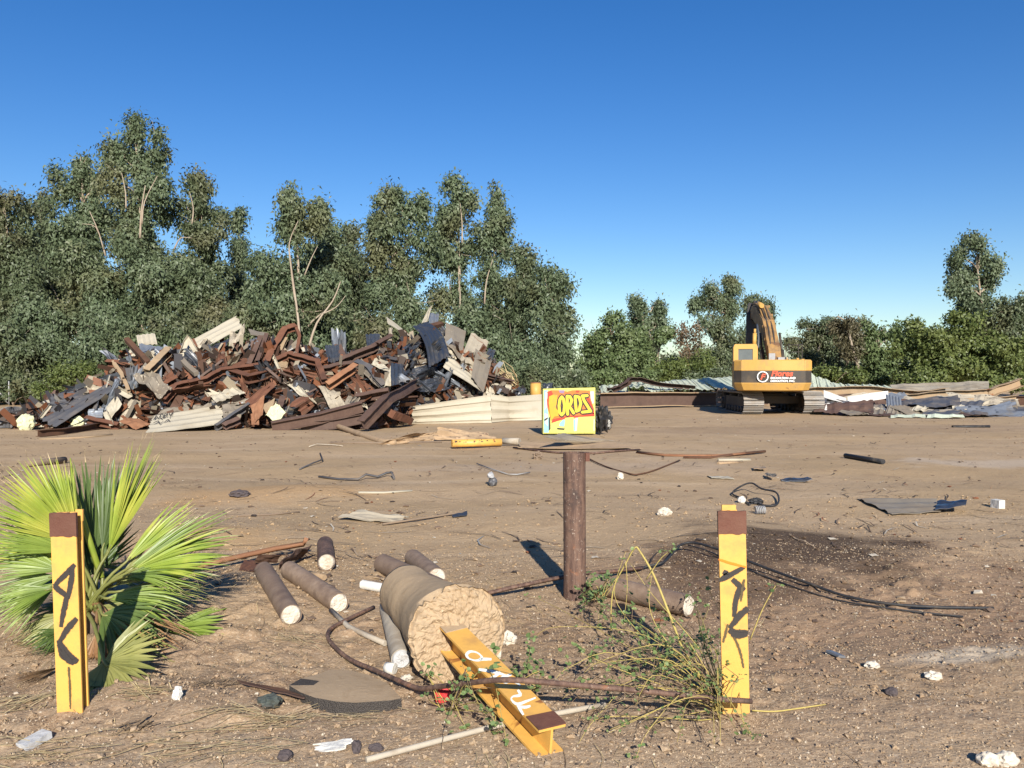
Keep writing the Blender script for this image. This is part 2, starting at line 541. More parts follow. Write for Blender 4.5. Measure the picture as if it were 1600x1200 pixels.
M['palm_dark'] = palm('palm_dark', (0.07, 0.115, 0.025), (0.14, 0.20, 0.05))  # dark green, also used to paint the shade at the palm's base
M['palm_brown'] = palm('palm_dead', (0.24, 0.12, 0.05), (0.34, 0.20, 0.10), 0.1)
M['palm_tan'] = palm('palm_tan', (0.48, 0.36, 0.19), (0.60, 0.47, 0.27), 0.15)

def debris_mat(name, cols, rough=0.9):
    t = NT(name)
    r = t.n('ShaderNodeValToRGB')
    r.color_ramp.interpolation = 'CONSTANT'
    els = r.color_ramp.elements
    while len(els) < len(cols):
        els.new(0.5)
    tot = sum(w for w, _ in cols)
    acc = 0
    for e, (w, c) in zip(els, cols):
        e.position = acc / tot
        e.color = (*c, 1)
        acc += w
    t.link(t.isl, r.inputs[0])
    n = t.noise(20, 4, 0.6)
    c = t.mix(n, t.mix(0.35, r.outputs[0], (0.05, 0.03, 0.02)), r.outputs[0])
    return t.fin(c, rough, 0, None, 0.25)
M['gravel'] = debris_mat('gravel', [(5, (0.36, 0.26, 0.165)), (3, (0.27, 0.185, 0.11)), (3.4, (0.44, 0.34, 0.23)), (0.8, (0.56, 0.48, 0.37)), (1.2, (0.17, 0.115, 0.08)), (0.5, (0.06, 0.05, 0.045))])
M['litter'] = debris_mat('litter', [(3, (0.12, 0.08, 0.055)), (2, (0.22, 0.15, 0.10)), (0.9, (0.50, 0.44, 0.35)), (1.5, (0.05, 0.04, 0.035)), (0.6, (0.25, 0.10, 0.05)), (0.25, (0.30, 0.30, 0.29)), (1.5, (0.38, 0.28, 0.18))])
M['scrap'] = debris_mat('scrap_mix', [(4, (0.05, 0.035, 0.028)), (4, (0.17, 0.065, 0.03)), (2.5, (0.10, 0.055, 0.038)), (3, (0.045, 0.045, 0.05)), (1.1, (0.34, 0.29, 0.21)), (1.4, (0.20, 0.17, 0.13)), (0.8, (0.22, 0.25, 0.29)), (0.25, (0.50, 0.46, 0.37))], 0.6)  # mostly dark chips, partly to stand in for shade in the heap's gaps
# ================================================================== GROUND
def ground_mat():
    t = NT('dry_earth')
    P = t.pos
    sx = t.n('ShaderNodeSeparateXYZ'); t.link(P, sx.inputs[0])
    wob = t.noise(1.1, 4, 0.6, vec=P)
    def ell(x, y, rx, ry, rot=0.0, ragged=1.1):
        mp = t.n('ShaderNodeMapping', vector_type='TEXTURE')
        mp.inputs['Location'].default_value = (x, y, 0)
        mp.inputs['Rotation'].default_value = (0, 0, rot)
        mp.inputs['Scale'].default_value = (rx, ry, 1000)
        t.link(P, mp.inputs[0])
        ln = t.n('ShaderNodeVectorMath', operation='LENGTH'); t.link(mp.outputs[0], ln.inputs[0])
        d = t.math('ADD', ln.outputs['Value'], t.math('MULTIPLY', t.math('SUBTRACT', wob, 0.5), ragged * 2))
        return t.ramp(d, 0.45, 1.15, 1, 0)
    nA, nB, nC = t.noise(0.22, 5, 0.6, 0.6, P), t.noise(1.6, 6, 0.65, 0.3, P), t.noise(14, 6, 0.7, vec=P)
    streak = t.noise(1.0, 5, 0.6, 0.5, vec=t.scale(P, (0.16, 1.3, 1)))
    base, dark, pale = (0.412, 0.296, 0.182), (0.272, 0.185, 0.110), (0.505, 0.382, 0.254)
    c = t.mix(t.ramp(nA, 0.35, 0.65), base, (0.375, 0.264, 0.150))
    c = t.mix(t.ramp(nB, 0.5, 0.72, 0, 0.55), c, dark)
    c = t.mix(t.ramp(streak, 0.52, 0.7, 0, 0.5), c, pale)
    # foreground is loose brown soil with chips, further back hard pale dust
    near = t.ramp(sx.outputs[1], 4.0, 8.5, 1, 0)
    c = t.mix(t.math('MULTIPLY', near, t.ramp(nB, 0.3, 0.6, 0.25, 0.85)), c, (0.285, 0.192, 0.120))
    c = t.mix(t.math('MULTIPLY', t.ramp(sx.outputs[1], 2.7, 4.2, 1, 0), t.ramp(nC, 0.35, 0.6, 0.25, 0.95)), c, (0.43, 0.325, 0.215))
    nD = t.noise(60, 5, 0.75, vec=P)
    c = t.mix(t.math('MULTIPLY', near, t.ramp(nD, 0.5, 0.64, 0, 0.75)), c, (0.47, 0.365, 0.25))
    c = t.mix(t.math('MULTIPLY', near, t.ramp(nD, 0.44, 0.34, 0, 0.7)), c, (0.15, 0.095, 0.06))
    # reddish damp soil on the right, oil stains, pale lime dust, sandy patches
    c = t.mix(t.math('MULTIPLY', ell(2.6, 6.0, 2.6, 1.9), 0.55), c, (0.22, 0.135, 0.085))
    c = t.mix(t.math('MULTIPLY', ell(2.6, 7.3, 1.25, 1.35, 0.2), 0.92), c, (0.055, 0.036, 0.024))
    c = t.mix(t.math('MULTIPLY', ell(1.8, 6.3, 0.9, 0.85, -0.3), 0.75), c, (0.095, 0.060, 0.038))
    c = t.mix(t.math('MULTIPLY', ell(5.4, 6.9, 1.8, 0.5, 0.1), 0.5), c, (0.13, 0.082, 0.05))
    c = t.mix(t.math('MULTIPLY', ell(9.3, 14.6, 2.6, 0.9, 0), 0.75), c, (0.46, 0.37, 0.28))
    c = t.mix(t.math('MULTIPLY', ell(-3.2, 10.6, 1.7, 0.8, 0.2), 0.7), c, (0.42, 0.265, 0.13))
    c = t.mix(t.math('MULTIPLY', ell(-3.0, 7.7, 1.1, 0.5, 0.2), 0.8), c, (0.42, 0.275, 0.14))
    c = t.mix(t.math('MULTIPLY', ell(1.2, 14.0, 3.2, 1.1, 0.05), 0.4), c, (0.44, 0.34, 0.25))
    c = t.mix(t.math('MULTIPLY', ell(10, 24, 9, 2.2, 0.1), 0.35), c, (0.2, 0.135, 0.09))
    c = t.mix(t.math('MULTIPLY', ell(2.55, 4.55, 0.5, 0.16, 0.1, 0.7), 0.75), c, (0.55, 0.46, 0.34))
    # chips of mortar and stone
    v = t.voro(34, P); v2 = t.voro(13, P)
    chip = t.math('MULTIPLY', t.ramp(v.outputs['Distance'], 0.2, 0.3, 1, 0), t.ramp(t.n_sep(v.outputs['Color']), 0.62, 0.66))
    chip2 = t.math('MULTIPLY', t.ramp(v2.outputs['Distance'], 0.10, 0.17, 1, 0), t.ramp(t.n_sep(v2.outputs['Color']), 0.80, 0.84))
    c = t.mix(t.math('MULTIPLY', chip, 0.5), c, (0.50, 0.40, 0.28))
    c = t.mix(t.math('MULTIPLY', chip2, 0.5), c, (0.52, 0.43, 0.32))
    dk = t.math('MULTIPLY', t.ramp(v2.outputs['Distance'], 0.12, 0.2, 1, 0), t.ramp(t.n_sep(v2.outputs['Color']), 0.14, 0.1))
    c = t.mix(t.math('MULTIPLY', dk, 0.7), c, (0.10, 0.065, 0.045))
    c = t.mix(t.math('MULTIPLY', nC, 0.5), c, t.mix(0.5, c, (0.17, 0.11, 0.07)))
    b = t.bump(nC, 0.55, 0.03)
    b = t.bump(t.noise(45, 4, 0.7, vec=P), 0.5, 0.012, b)
    b = t.bump(nB, 0.5, 0.06, b)
    return t.fin(c, 0.95, 0, b, 0.15)
def _nsep(self, col):
    x = self.n('ShaderNodeSeparateColor'); self.link(col, x.inputs[0]); return x.outputs[0]
NT.n_sep = _nsep
M['ground'] = ground_mat()

def axis(fine0, fine1, step, grow, far0, far1):
    a = list(np.arange(fine0, fine1 + 1e-6, step))
    hi, d = [], step
    x = a[-1]
    while x < far1:
        d *= grow; x += d; hi.append(x)
    lo, d = [], step
    x = a[0]
    while x > far0:
        d *= grow; x -= d; lo.append(x)
    return np.array(lo[::-1] + a + hi)
xs = axis(-3.6, 3.6, 0.024, 1.05, -420, 420)
ya = list(np.arange(1.8, 6.0, 0.022))
d = 0.022
while ya[-1] < 700:
    d *= 1.019; ya.append(ya[-1] + d)
lo_, d = [], 0.022
x = 1.8
while x > -120:
    d *= 1.25; x -= d; lo_.append(x)
ys = np.array(lo_[::-1] + ya)
X, Y = np.meshgrid(xs, ys)
fade = 1.0 / (1.0 + np.maximum(0, Y - 8) * 0.08)
Z = fade * (0.018 * np.sin(X * 1.3 + 0.7 * Y) + 0.014 * np.sin(2.1 * Y - 0.6 * X + 1.0) + 0.01 * np.sin(3.3 * X + 1.7))
rough = np.clip((8.5 - Y) / 4.0, 0.10, 1.0) * np.clip(0.35 + 1.3 * (vnoise(X * 0.9, Y * 0.9, 5) + 0.35), 0.2, 1.2)
rough = np.maximum(rough, 0.9 * np.clip(1.4 - np.hypot((X - 3.6) / 2.6, (Y - 5.6) / 2.0), 0, 1))
rough *= np.clip((60 - Y) / 20, 0, 1) * np.clip((Y + 3) / 3, 0, 1)
lump = np.clip(fbm(X * 9 + 1.2 * fbm(X * 3, Y * 3, 2, 3), Y * 10, 3, 11) - 0.04, 0, 1)
cl = lump ** 1.2 * 0.075 * np.clip(0.4 + 2.2 * vnoise(X * 1.7, Y * 1.7, 55), 0, 1.4) + fbm(X * 19, Y * 19, 1, 31) * 0.024
cl -= 0.008
Z = Z + rough * cl + np.clip((60 - Y) / 20, 0, 1) * fbm(X * 0.35, Y * 0.8, 3, 77) * 0.05 * np.clip((Y - 7) / 5, 0, 1)
# little heaps of loose soil
for (mx, my, mr, mh) in ((-2.0, 5.6, 1.0, 0.05), (-1.5, 3.9, 0.35, 0.05), (-1.9, 4.1, 0.25, 0.05), (0.5, 4.6, 0.7, 0.04), (2.2, 8.2, 1.2, 0.07), (3.2, 6.6, 0.9, 0.05), (-3.0, 8.0, 0.8, 0.07), (2.9, 4.4, 0.6, 0.05), (-2.8, 10.8, 1.0, 0.10), (1.9, 5.0, 0.3, -0.05)):
    Z += mh * np.exp(-(((X - mx) / mr) ** 2 + ((Y - my) / mr) ** 2) * 2)
ny_, nx_ = X.shape
I = np.arange(ny_ * nx_).reshape(ny_, nx_)
F = np.stack([I[:-1, :-1].ravel(), I[:-1, 1:].ravel(), I[1:, 1:].ravel(), I[1:, :-1].ravel()], 1)
gr = fastmesh('ground', np.stack([X.ravel(), Y.ravel(), Z.ravel()], 1), F, M['ground'], kind='structure', smooth=True)
GX, GY, GZ = xs, ys, Z
def gz(x, y):
    """actual height of the ground mesh"""
    i = int(np.clip(np.searchsorted(GX, x) - 1, 0, len(GX) - 2))
    j = int(np.clip(np.searchsorted(GY, y) - 1, 0, len(GY) - 2))
    u, v = (x - GX[i]) / (GX[i + 1] - GX[i]), (y - GY[j]) / (GY[j + 1] - GY[j])
    return float((GZ[j, i] * (1 - u) + GZ[j, i + 1] * u) * (1 - v) + (GZ[j + 1, i] * (1 - u) + GZ[j + 1, i + 1] * u) * v)
def gza(x, y):
    i = np.clip(np.searchsorted(GX, x) - 1, 0, len(GX) - 2); j = np.clip(np.searchsorted(GY, y) - 1, 0, len(GY) - 2)
    return GZ[j, i]
def GG(px, py, z=0.0):
    p = G(px, py)
    p.z = gz(p.x, p.y) + z
    return p

# ================================================================== TREES
RNG = np.random.default_rng(7)
def orth(n):
    a = np.where(np.abs(n[:, 2:3]) < 0.9, np.array([[0, 0, 1.0]]), np.array([[1.0, 0, 0]]))
    u = np.cross(n, a)
    u /= np.linalg.norm(u, axis=1, keepdims=True) + 1e-9
    return u, np.cross(n, u)
def leaf_faces(c, axis_, nrm, L, W):
    """pointed leaves: c base points, axis_ unit long axes, nrm normals, L,W arrays"""
    s = np.cross(axis_, nrm)
    s /= np.linalg.norm(s, axis=1, keepdims=True) + 1e-9
    L, W = L[:, None], W[:, None]
    v = np.stack([c + s * W * 0.62, c + axis_ * L, c + axis_ * L * 0.2 - s * W * 0.62], 1)
    return v.reshape(-1, 3)
def crown_verts(blobs, dens, L, W, droop, clr, rng, shell=2.6, per=70):
    out = []
    for (c, r) in blobs:
        c, r = np.array(c), np.array(r)
        ar = (r[0] * r[2] + r[0] * r[1] + r[1] * r[2]) / 3 * 12.57
        nc = max(4, int(1.75 * dens * ar / (clr * clr * 3.1)))
        d = rng.normal(size=(nc, 3)); d /= np.linalg.norm(d, axis=1, keepdims=True)
        rad = rng.random(nc) ** (1 / shell)
        cc = c + d * r * rad[:, None] * rng.uniform(0.8, 1.12, (nc, 1))
        n = per
        k = nc * n
        cr = clr * rng.uniform(0.55, 1.3, (nc, 1, 1))
        q = rng.normal(size=(nc, n, 3)) * 0.48
        q[:, :, 2] *= 0.8 + 0.5 * droop
        hang = -np.abs(rng.normal(size=(nc, n))) * 0.35 * droop
        q[:, :, 2] += hang
        p = cc[:, None, :] + q * cr
        ax = rng.normal(size=(nc, n, 3)) * 0.75 + d[:, None, :] * 0.35
        ax[:, :, 2] -= 1.25 * droop
        ax = ax.reshape(-1, 3); ax /= np.linalg.norm(ax, axis=1, keepdims=True)
        qn = q / (np.linalg.norm(q, axis=2, keepdims=True) + 1e-6)
        nr = rng.normal(size=(nc, n, 3)) * 0.33 + d[:, None, :] * 1.15 + qn * 0.7
        nr = nr.reshape(-1, 3)
        nr -= ax * np.sum(nr * ax, 1, keepdims=True); nr /= np.linalg.norm(nr, axis=1, keepdims=True) + 1e-9
        sc = rng.uniform(0.65, 1.35, k)
        out.append(leaf_faces(p.reshape(-1, 3), ax, nr, L * sc, W * sc))
    return np.concatenate(out)
NLEAF = 0
def tree(name, label, cat, basepx, Y, blobs, mat, group, L=0.205, W=0.09, droop=0.8, clr=0.62, dens=1.0, per=90, bark='bark', trunk_r=0.16, limbs=None, shell=4.2, sub=True, seed=1, dthick=0.8):
    """basepx: photo column of the foot; blobs: (px, py, rx, ry) clumps of the crown seen at distance Y"""
    global NLEAF
    rng = np.random.default_rng(seed)
    rg = random.Random(seed)
    bx = At(basepx, 600, Y).x
    root = empty(name, (bx, Y, 0), label, cat, group)
    k = Y / FPX
    bl = []
    for (px, py, rx, ry) in blobs:
        p = At(px, py, Y)
        p.y += rg.uniform(-0.35, 0.35) * rx * k
        r = (rx * k, rx * k * dthick, ry * k)
        bl.append((p, r))
    small = []
    for (p, r) in bl:
        # break each clump into smaller uneven ones
        if not sub:
            small.append((p, r)); continue
        m = max(4, int(2.6 * (r[0] * r[2]) ** 0.5 / clr))
        for i in range(m):
            d = Vector((rg.gauss(0, 1), rg.gauss(0, 1), rg.gauss(0, 1))).normalized() * rg.uniform(0.3, 0.92)
            s = rg.uniform(0.27, 0.52)
            small.append((Vector((p.x + d.x * r[0], p.y + d.y * r[1], p.z + d.z * r[2])), (r[0] * s, r[1] * s, r[2] * s)))
    if name == 'eucalyptus_tree':   # foliage along the stem ties the clumps together
        tp_ = min(bl, key=lambda b: -b[0].z)
        for f in (.5, .64, .78, .9):
            near = min(bl, key=lambda b: abs(b[0].z - tp_[0].z * f))
            c_ = Vector((bx, Y, 0)).lerp(tp_[0], f)
            c_.x = .5 * c_.x + .5 * near[0].x
            rr_ = .42 * near[1][0]
            small.append((c_ + Vector((rg.uniform(-.3, .3), .2, 0)), (rr_, rr_ * .8, rr_ * 1.5)))
    V = crown_verts(small, dens, L, W, droop, clr * 0.8, rng, shell, per)
    V[:, 2] = np.maximum(V[:, 2], 0.02 + 0.2 * rng.random(len(V)))
    n = len(V) // 3
    NLEAF += n
    fastmesh('crown', V, np.arange(3 * n).reshape(n, 3), mat, parent=root)
    tm = MB()
    top = min(bl, key=lambda b: -b[0].z)[0]
    base = Vector((bx, Y, -0.1))
    lean = [base.lerp(top, f) + Vector((rg.uniform(-.15, .15), rg.uniform(-.1, .1), 0)) * (0 if f in (0,) else 1) for f in (0, .15, .3, .45, .6, .75, .9, 1)]
    for i, p in enumerate(lean):
        f = i / 7
        p.x = base.x * (1 - f ** 1.5) + top.x * f ** 1.5 + (rg.uniform(-.14, .14) if i else 0)
    tm.tube(lean, [trunk_r * (1 - 0.85 * i / 7) for i in range(8)], 7, seed=seed)
    for (p, r) in bl:
        f = max(0.12, min(0.8, (p.z - 0.25 * abs(p.x - base.x) - r[2] * 0.8) / max(top.z, 1)))
        i = f * 7
        q = lean[int(i)].lerp(lean[min(7, int(i) + 1)], i - int(i))
        e = p + Vector((0, 0, r[2] * 0.5))
        m_ = q.lerp(e, 0.5) + Vector((rg.uniform(-.2, .2), rg.uniform(-.2, .2), rg.uniform(-.3, .1)))
        tm.tube([q, q.lerp(m_, .5) + Vector((0, 0, .1)), m_, m_.lerp(e, .6), e], [trunk_r * .42, trunk_r * .34, trunk_r * .26, trunk_r * .18, trunk_r * .06], 5)
        for j in range(3):
            a = Vector((rg.gauss(0, 1), rg.gauss(0, 1), rg.gauss(0.2, .7))).normalized()
            w = m_.lerp(e, rg.uniform(0, .8))
            tm.tube([w, w + Vector((a.x * r[0], a.y * r[1], a.z * r[2])) * .5, w + Vector((a.x * r[0], a.y * r[1], a.z * r[2])) * .9 + Vector((0, 0, .1))], [trunk_r * .16, trunk_r * .1, trunk_r * .03], 4)
    tm.build('trunk', M[bark], root)
    for (pts, r) in (limbs or []):
        r *= 0.66
        q = [At(a, b, Y + o * .55) for (a, b, o) in pts]
        if len(q) > 2:
            q = smooth_path(q, 3)
        MB().tube(q, [r * (1 - 0.7 * i / (len(q) - 1)) for i in range(len(q))], 6).build('limb', M[bark], root)
    return root
def smooth_path(pts, k=4):
    pts = [Vector(p) for p in pts]
    out = []
    n = len(pts)
    for i in range(n - 1):
        p0, p1, p2, p3 = pts[max(i - 1, 0)], pts[i], pts[i + 1], pts[min(i + 2, n - 1)]
        for j in range(k):
            t = j / k
            out.append(0.5 * ((2 * p1) + (p2 - p0) * t + (2 * p0 - 5 * p1 + 4 * p2 - p3) * t * t + (3 * p1 - p0 - 3 * p2 + p3) * t ** 3))
    out.append(pts[-1])
    return out

EG = 'eucalyptus trees along the back of the lot'
def euc(label, base, Y, blobs, seed, mat='euc', **kw):
    kw.setdefault('bark', 'bark')
    return tree('eucalyptus_tree', label, 'tree', base, Y, blobs, M[mat], EG, seed=seed, **kw)
euc('eucalyptus at the left edge, its rounded crown cut by the frame', 15, 47, [(-50, 380, 60, 60), (5, 325, 30, 32), (-20, 400, 60, 70), (20, 470, 60, 70), (-10, 560, 60, 60)], 11, 'euc2')
euc('lower round brownish topped eucalyptus second from the left edge', 80, 50, [(62, 335, 40, 32), (55, 400, 55, 50), (85, 440, 50, 60), (60, 520, 60, 60), (40, 580, 60, 45)], 12, 'euc2', limbs=[([(118, 575, -2), (108, 520, -2), (92, 470, -2.5), (70, 430, -2.5)], .1)])
euc('eucalyptus with pointed top just left of the tallest tree', 140, 46, [(127, 258, 14, 26), (105, 292, 24, 34), (140, 290, 28, 34), (135, 340, 50, 40), (120, 400, 55, 50), (150, 450, 60, 55), (110, 510, 60, 55), (140, 570, 60, 45)], 13, limbs=[([(165, 400, -2.5), (155, 365, -2.6), (140, 330, -2.6)], .08), ([(162, 390, -2.6), (150, 355, -2.8), (128, 350, -2.8)], .06)])
euc('tallest eucalyptus of the row, towering dark green twin crown', 225, 45, [(214, 205, 20, 26), (180, 232, 24, 28), (205, 252, 34, 32), (247, 232, 24, 40), (250, 290, 26, 40), (180, 285, 28, 42), (222, 320, 50, 40), (215, 385, 60, 45), (240, 440, 65, 50), (200, 500, 65, 50), (240, 560, 60, 45)], 14, limbs=[([(219, 372, -3.0), (221, 330, -3), (227, 290, -3)], .1), ([(222, 350, -3.1), (226, 315, -3.1), (246, 275, -3.1)], .07), ([(197, 325, -2.6), (196, 300, -2.6), (190, 270, -2.6)], .07)])
euc('eucalyptus with blunt crown on the right shoulder of the tallest tree', 310, 46, [(304, 288, 20, 24), (318, 312, 22, 30), (288, 335, 34, 36), (318, 360, 34, 44), (300, 420, 52, 50), (320, 480, 55, 55), (290, 550, 60, 50)], 15, 'euc2', limbs=[([(272, 390, -2.5), (282, 372, -2.6), (300, 372, -2.7)], .07), ([(300, 350, -2.4), (302, 325, -2.4), (296, 300, -2.4)], .07)])
euc('narrow spindly eucalyptus standing in the gap beside the blunt crown', 378, 52, [(374, 348, 13, 22), (376, 392, 20, 34), (368, 440, 28, 40), (388, 470, 34, 45), (375, 530, 50, 55)], 16, dens=.7)
euc('eucalyptus with pale forked trunk rising behind the scrap heap', 475, 43, [(456, 308, 22, 26), (442, 345, 20, 30), (492, 322, 20, 26), (470, 352, 32, 30), (500, 352, 14, 20), (420, 430, 45, 45), (468, 480, 60, 50), (405, 490, 50, 50), (530, 470, 40, 50), (450, 550, 55, 45)], 17, limbs=[([(470, 560, -3.5), (466, 500, -3.4), (458, 440, -3.2), (452, 390, -3)], .13), ([(461, 470, -3.3), (455, 420, -3.2), (452, 380, -3), (466, 345, -3)], .08), ([(482, 545, -3.6), (495, 505, -3.6), (520, 470, -3.5), (532, 440, -3.4)], .11), ([(505, 490, -3.6), (525, 480, -3.6), (540, 462, -3.6)], .06), ([(476, 430, -3), (486, 405, -3), (496, 385, -3)], .06)])
euc('round shouldered eucalyptus right of the pale forked trunk', 520, 47, [(518, 370, 14, 18), (495, 385, 30, 30), (520, 405, 40, 40), (500, 450, 46, 46), (530, 520, 50, 55)], 18)
euc('olive tinted eucalyptus with one small pointed tip', 560, 49, [(547, 368, 12, 20), (548, 402, 30, 30), (560, 440, 42, 45), (550, 500, 52, 52), (570, 560, 50, 45)], 19, 'euc2')
euc('broad eucalyptus with four knobbly tops near the middle', 630, 45, [(603, 310, 20, 22), (621, 310, 12, 18), (650, 326, 18, 22), (586, 345, 18, 28), (630, 345, 38, 30), (652, 375, 26, 36), (598, 390, 34, 36), (640, 420, 40, 34), (600, 450, 42, 40), (650, 490, 45, 50), (600, 540, 50, 50)], 20)
euc('tall open eucalyptus with a pink trunk and pyramid top', 718, 47, [(714, 292, 16, 22), (726, 318, 24, 24), (700, 335, 18, 26), (690, 368, 22, 30), (722, 360, 34, 30), (712, 405, 42, 38), (700, 460, 45, 45), (720, 530, 50, 55)], 21, dens=.62, bark='bark', limbs=[([(722, 380, -2), (722, 350, -2), (719, 318, -2)], .08), ([(718, 490, -2.6), (719, 460, -2.6), (716, 425, -2.6)], .09)])
euc('eucalyptus with a slim pointed tip right of the pyramid top', 768, 48, [(772, 312, 13, 24), (778, 342, 24, 26), (756, 362, 24, 30), (790, 365, 18, 26), (770, 400, 34, 38), (755, 450, 40, 40), (785, 500, 44, 50), (760, 560, 50, 45)], 22, dens=.65, limbs=[([(757, 475, -2.3), (760, 440, -2.3), (770, 405, -2.3)], .09)])
euc('small crowned eucalyptus stepping down towards the gap', 820, 46, [(817, 396, 14, 18), (826, 420, 20, 26), (802, 440, 26, 28), (822, 462, 28, 34), (800, 510, 44, 50), (810, 570, 48, 40)], 23, 'euc2')
euc('last dense eucalyptus of the row above the graffiti box', 868, 44, [(858, 428, 14, 18), (878, 448, 18, 22), (852, 460, 24, 30), (880, 490, 20, 36), (860, 520, 38, 44), (885, 550, 20, 40), (845, 570, 46, 40), (880, 590, 30, 24)], 24, limbs=None)
# understorey along the foot of the row
for i, (b, Y, bl, lab, mt) in enumerate([
    (20, 43.5, [(10, 545, 55, 45), (45, 590, 45, 35), (-30, 590, 50, 40)], 'dark eucalyptus sapling filling the bottom left corner of the tree row', 'euc2'),
    (190, 43, [(180, 530, 60, 45), (230, 560, 55, 40), (160, 580, 50, 35)], 'eucalyptus sapling with drooping foliage under the tallest tree', 'euc'),
    (330, 44, [(330, 490, 40, 40), (300, 540, 55, 45), (350, 560, 50, 40)], 'shadowed eucalyptus sapling behind the long beige roof sheet', 'euc2'),
    (430, 42, [(420, 500, 45, 35), (400, 545, 45, 40), (450, 570, 45, 30)], 'grey green eucalyptus sapling left of the pale forked trunk', 'euc'),
    (610, 43, [(590, 520, 40, 40), (625, 560, 45, 40), (560, 570, 40, 30)], 'eucalyptus sapling behind the middle of the scrap heap', 'euc2'),
    (740, 42.5, [(730, 510, 45, 40), (760, 550, 45, 40), (700, 560, 45, 35), (780, 585, 35, 25)], 'bushy eucalyptus sapling behind the big upright beige plates', 'euc'),
    (815, 42, [(800, 545, 30, 35), (835, 575, 35, 30), (795, 590, 30, 20)], 'weeping eucalyptus sapling behind the long ribbed wall panel', 'euc')]):
    euc(lab, b, Y, bl, 40 + i, mt, trunk_r=.09, clr=.55)
def bush(label, b, Y, bl, seed, mat='bushleaf', name='bush', cat='bush', group='bushes around the lot', **kw):
    kw.setdefault('bark', 'dkbark'); kw.setdefault('trunk_r', .07); kw.setdefault('droop', .15); kw.setdefault('L', .17); kw.setdefault('W', .10); kw.setdefault('clr', .5)
    return tree(name, label, cat, b, Y, bl, M[mat], group, seed=seed, **kw)
bush('yellow green bush in front of the trees left of the scrap heap', 110, 40.5, [(95, 600, 34, 28), (130, 590, 34, 30), (70, 612, 28, 18), (155, 610, 25, 22)], 61, L=.14, W=.05)
bush('low dark bush behind the wire fence', 20, 42.5, [(10, 605, 40, 22), (50, 610, 30, 18)], 62, 'euc2')
for i, (px_, py_, w_, h_, Y_, mt_, lb_) in enumerate([
    (-60, 605, 60, 34, 42, 'euc2', 'dark undergrowth bush beyond the left frame edge'),
    (215, 590, 50, 44, 41, 'euc', 'undergrowth bush behind the left shoulder of the scrap heap'),
    (300, 585, 50, 48, 41.5, 'euc2', 'shaded undergrowth bush behind the red rust beams'),
    (390, 580, 46, 50, 41, 'euc', 'undergrowth bush behind the long beige roof sheet end'),
    (480, 585, 48, 44, 41, 'bushleaf', 'undergrowth bush at the foot of the pale forked trunk'),
    (570, 590, 48, 44, 41, 'euc2', 'undergrowth bush behind the crumpled black sheets'),
    (655, 590, 44, 44, 41, 'euc2', 'undergrowth bush hidden behind the glossy black ribbed sheet'),
    (845, 600, 34, 26, 40.5, 'euc', 'drooping undergrowth bush just above the graffiti box'),
    (900, 600, 30, 24, 41.5, 'euc2', 'undergrowth bush right of the graffiti box'),
    (790, 600, 34, 26, 40.5, 'euc2', 'undergrowth bush behind the dry branches at the right end of the heap')]):
    bush(lb_, px_, Y_, [(px_, py_, w_, h_), (px_ + w_ * .4, py_ + 12, w_ * .7, h_ * .7), (px_ - w_ * .5, py_ + 10, w_ * .7, h_ * .6)], 140 + i, mt_, L=.22, W=.075, droop=.6)
# right of the gap
RG_ = 'trees behind the collapsed roof'
def rt(name, label, b, Y, bl, seed, mat, **kw):
    return tree(name, label, 'tree', b, Y, bl, M[mat], RG_, seed=seed, **kw)
rt('ash_tree', 'bright green ash tree right of the eucalyptus row', 950, 56, [(958, 512, 32, 22), (930, 530, 28, 28), (965, 545, 45, 32), (925, 570, 35, 32), (985, 575, 40, 28)], 71, 'ashleaf', L=.2, W=.12, droop=.25, bark='dkbark')
rt('eucalyptus_tree', 'small eucalyptus with two round tufts over the ash tree', 1018, 62, [(996, 474, 14, 14), (1026, 478, 17, 17), (1008, 498, 26, 16), (1030, 510, 18, 20), (1005, 540, 32, 36), (1030, 570, 34, 30)], 72, 'euc', limbs=[([(1022, 600, -1), (1012, 560, -1.4), (1016, 525, -1.6)], .1)])
rt('ash_tree', 'light green ash tree under the two round tufts', 1020, 58, [(1012, 530, 30, 24), (1035, 525, 14, 16), (1000, 560, 34, 28), (1030, 585, 30, 20)], 73, 'ashleaf', L=.2, W=.12, droop=.25, bark='bark')
rt('bare_tree', 'thin reddish brown tree that has lost most leaves', 1082, 58, [(1068, 520, 18, 16), (1088, 525, 16, 18), (1074, 548, 18, 16)], 74, 'brownleaf', dens=.12, per=30, bark='redtwig', trunk_r=.10)
rt('bush', 'olive green bush at the foot of the reddish tree', 1070, 55, [(1060, 590, 34, 24), (1095, 575, 28, 32), (1040, 585, 26, 24)], 75, 'bushleaf', L=.18, W=.08, droop=.3, bark='dkbark', trunk_r=.06)
rt('eucalyptus_tree', 'sparse tall eucalyptus left of the excavator with sky showing through', 1120, 60, [(1140, 442, 12, 14), (1112, 448, 14, 14), (1088, 476, 10, 14), (1118, 470, 26, 16), (1138, 478, 16, 22), (1108, 500, 28, 18), (1128, 525, 30, 28), (1105, 560, 34, 34), (1140, 570, 30, 34)], 76, 'euc', dens=.48)
rt('eucalyptus_tree', 'eucalyptus peeking out above the excavator boom', 1190, 63, [(1192, 474, 18, 15), (1168, 474, 8, 8), (1198, 498, 14, 18), (1176, 510, 22, 24), (1165, 550, 34, 40), (1200, 560, 24, 30)], 77, 'euc2')
rt('eucalyptus_tree', 'dark low tree just right of the excavator cab', 1262, 62, [(1262, 520, 18, 18), (1290, 512, 22, 16), (1245, 545, 16, 22), (1280, 545, 34, 26), (1270, 580, 40, 26)], 78, 'euc2', droop=.3)
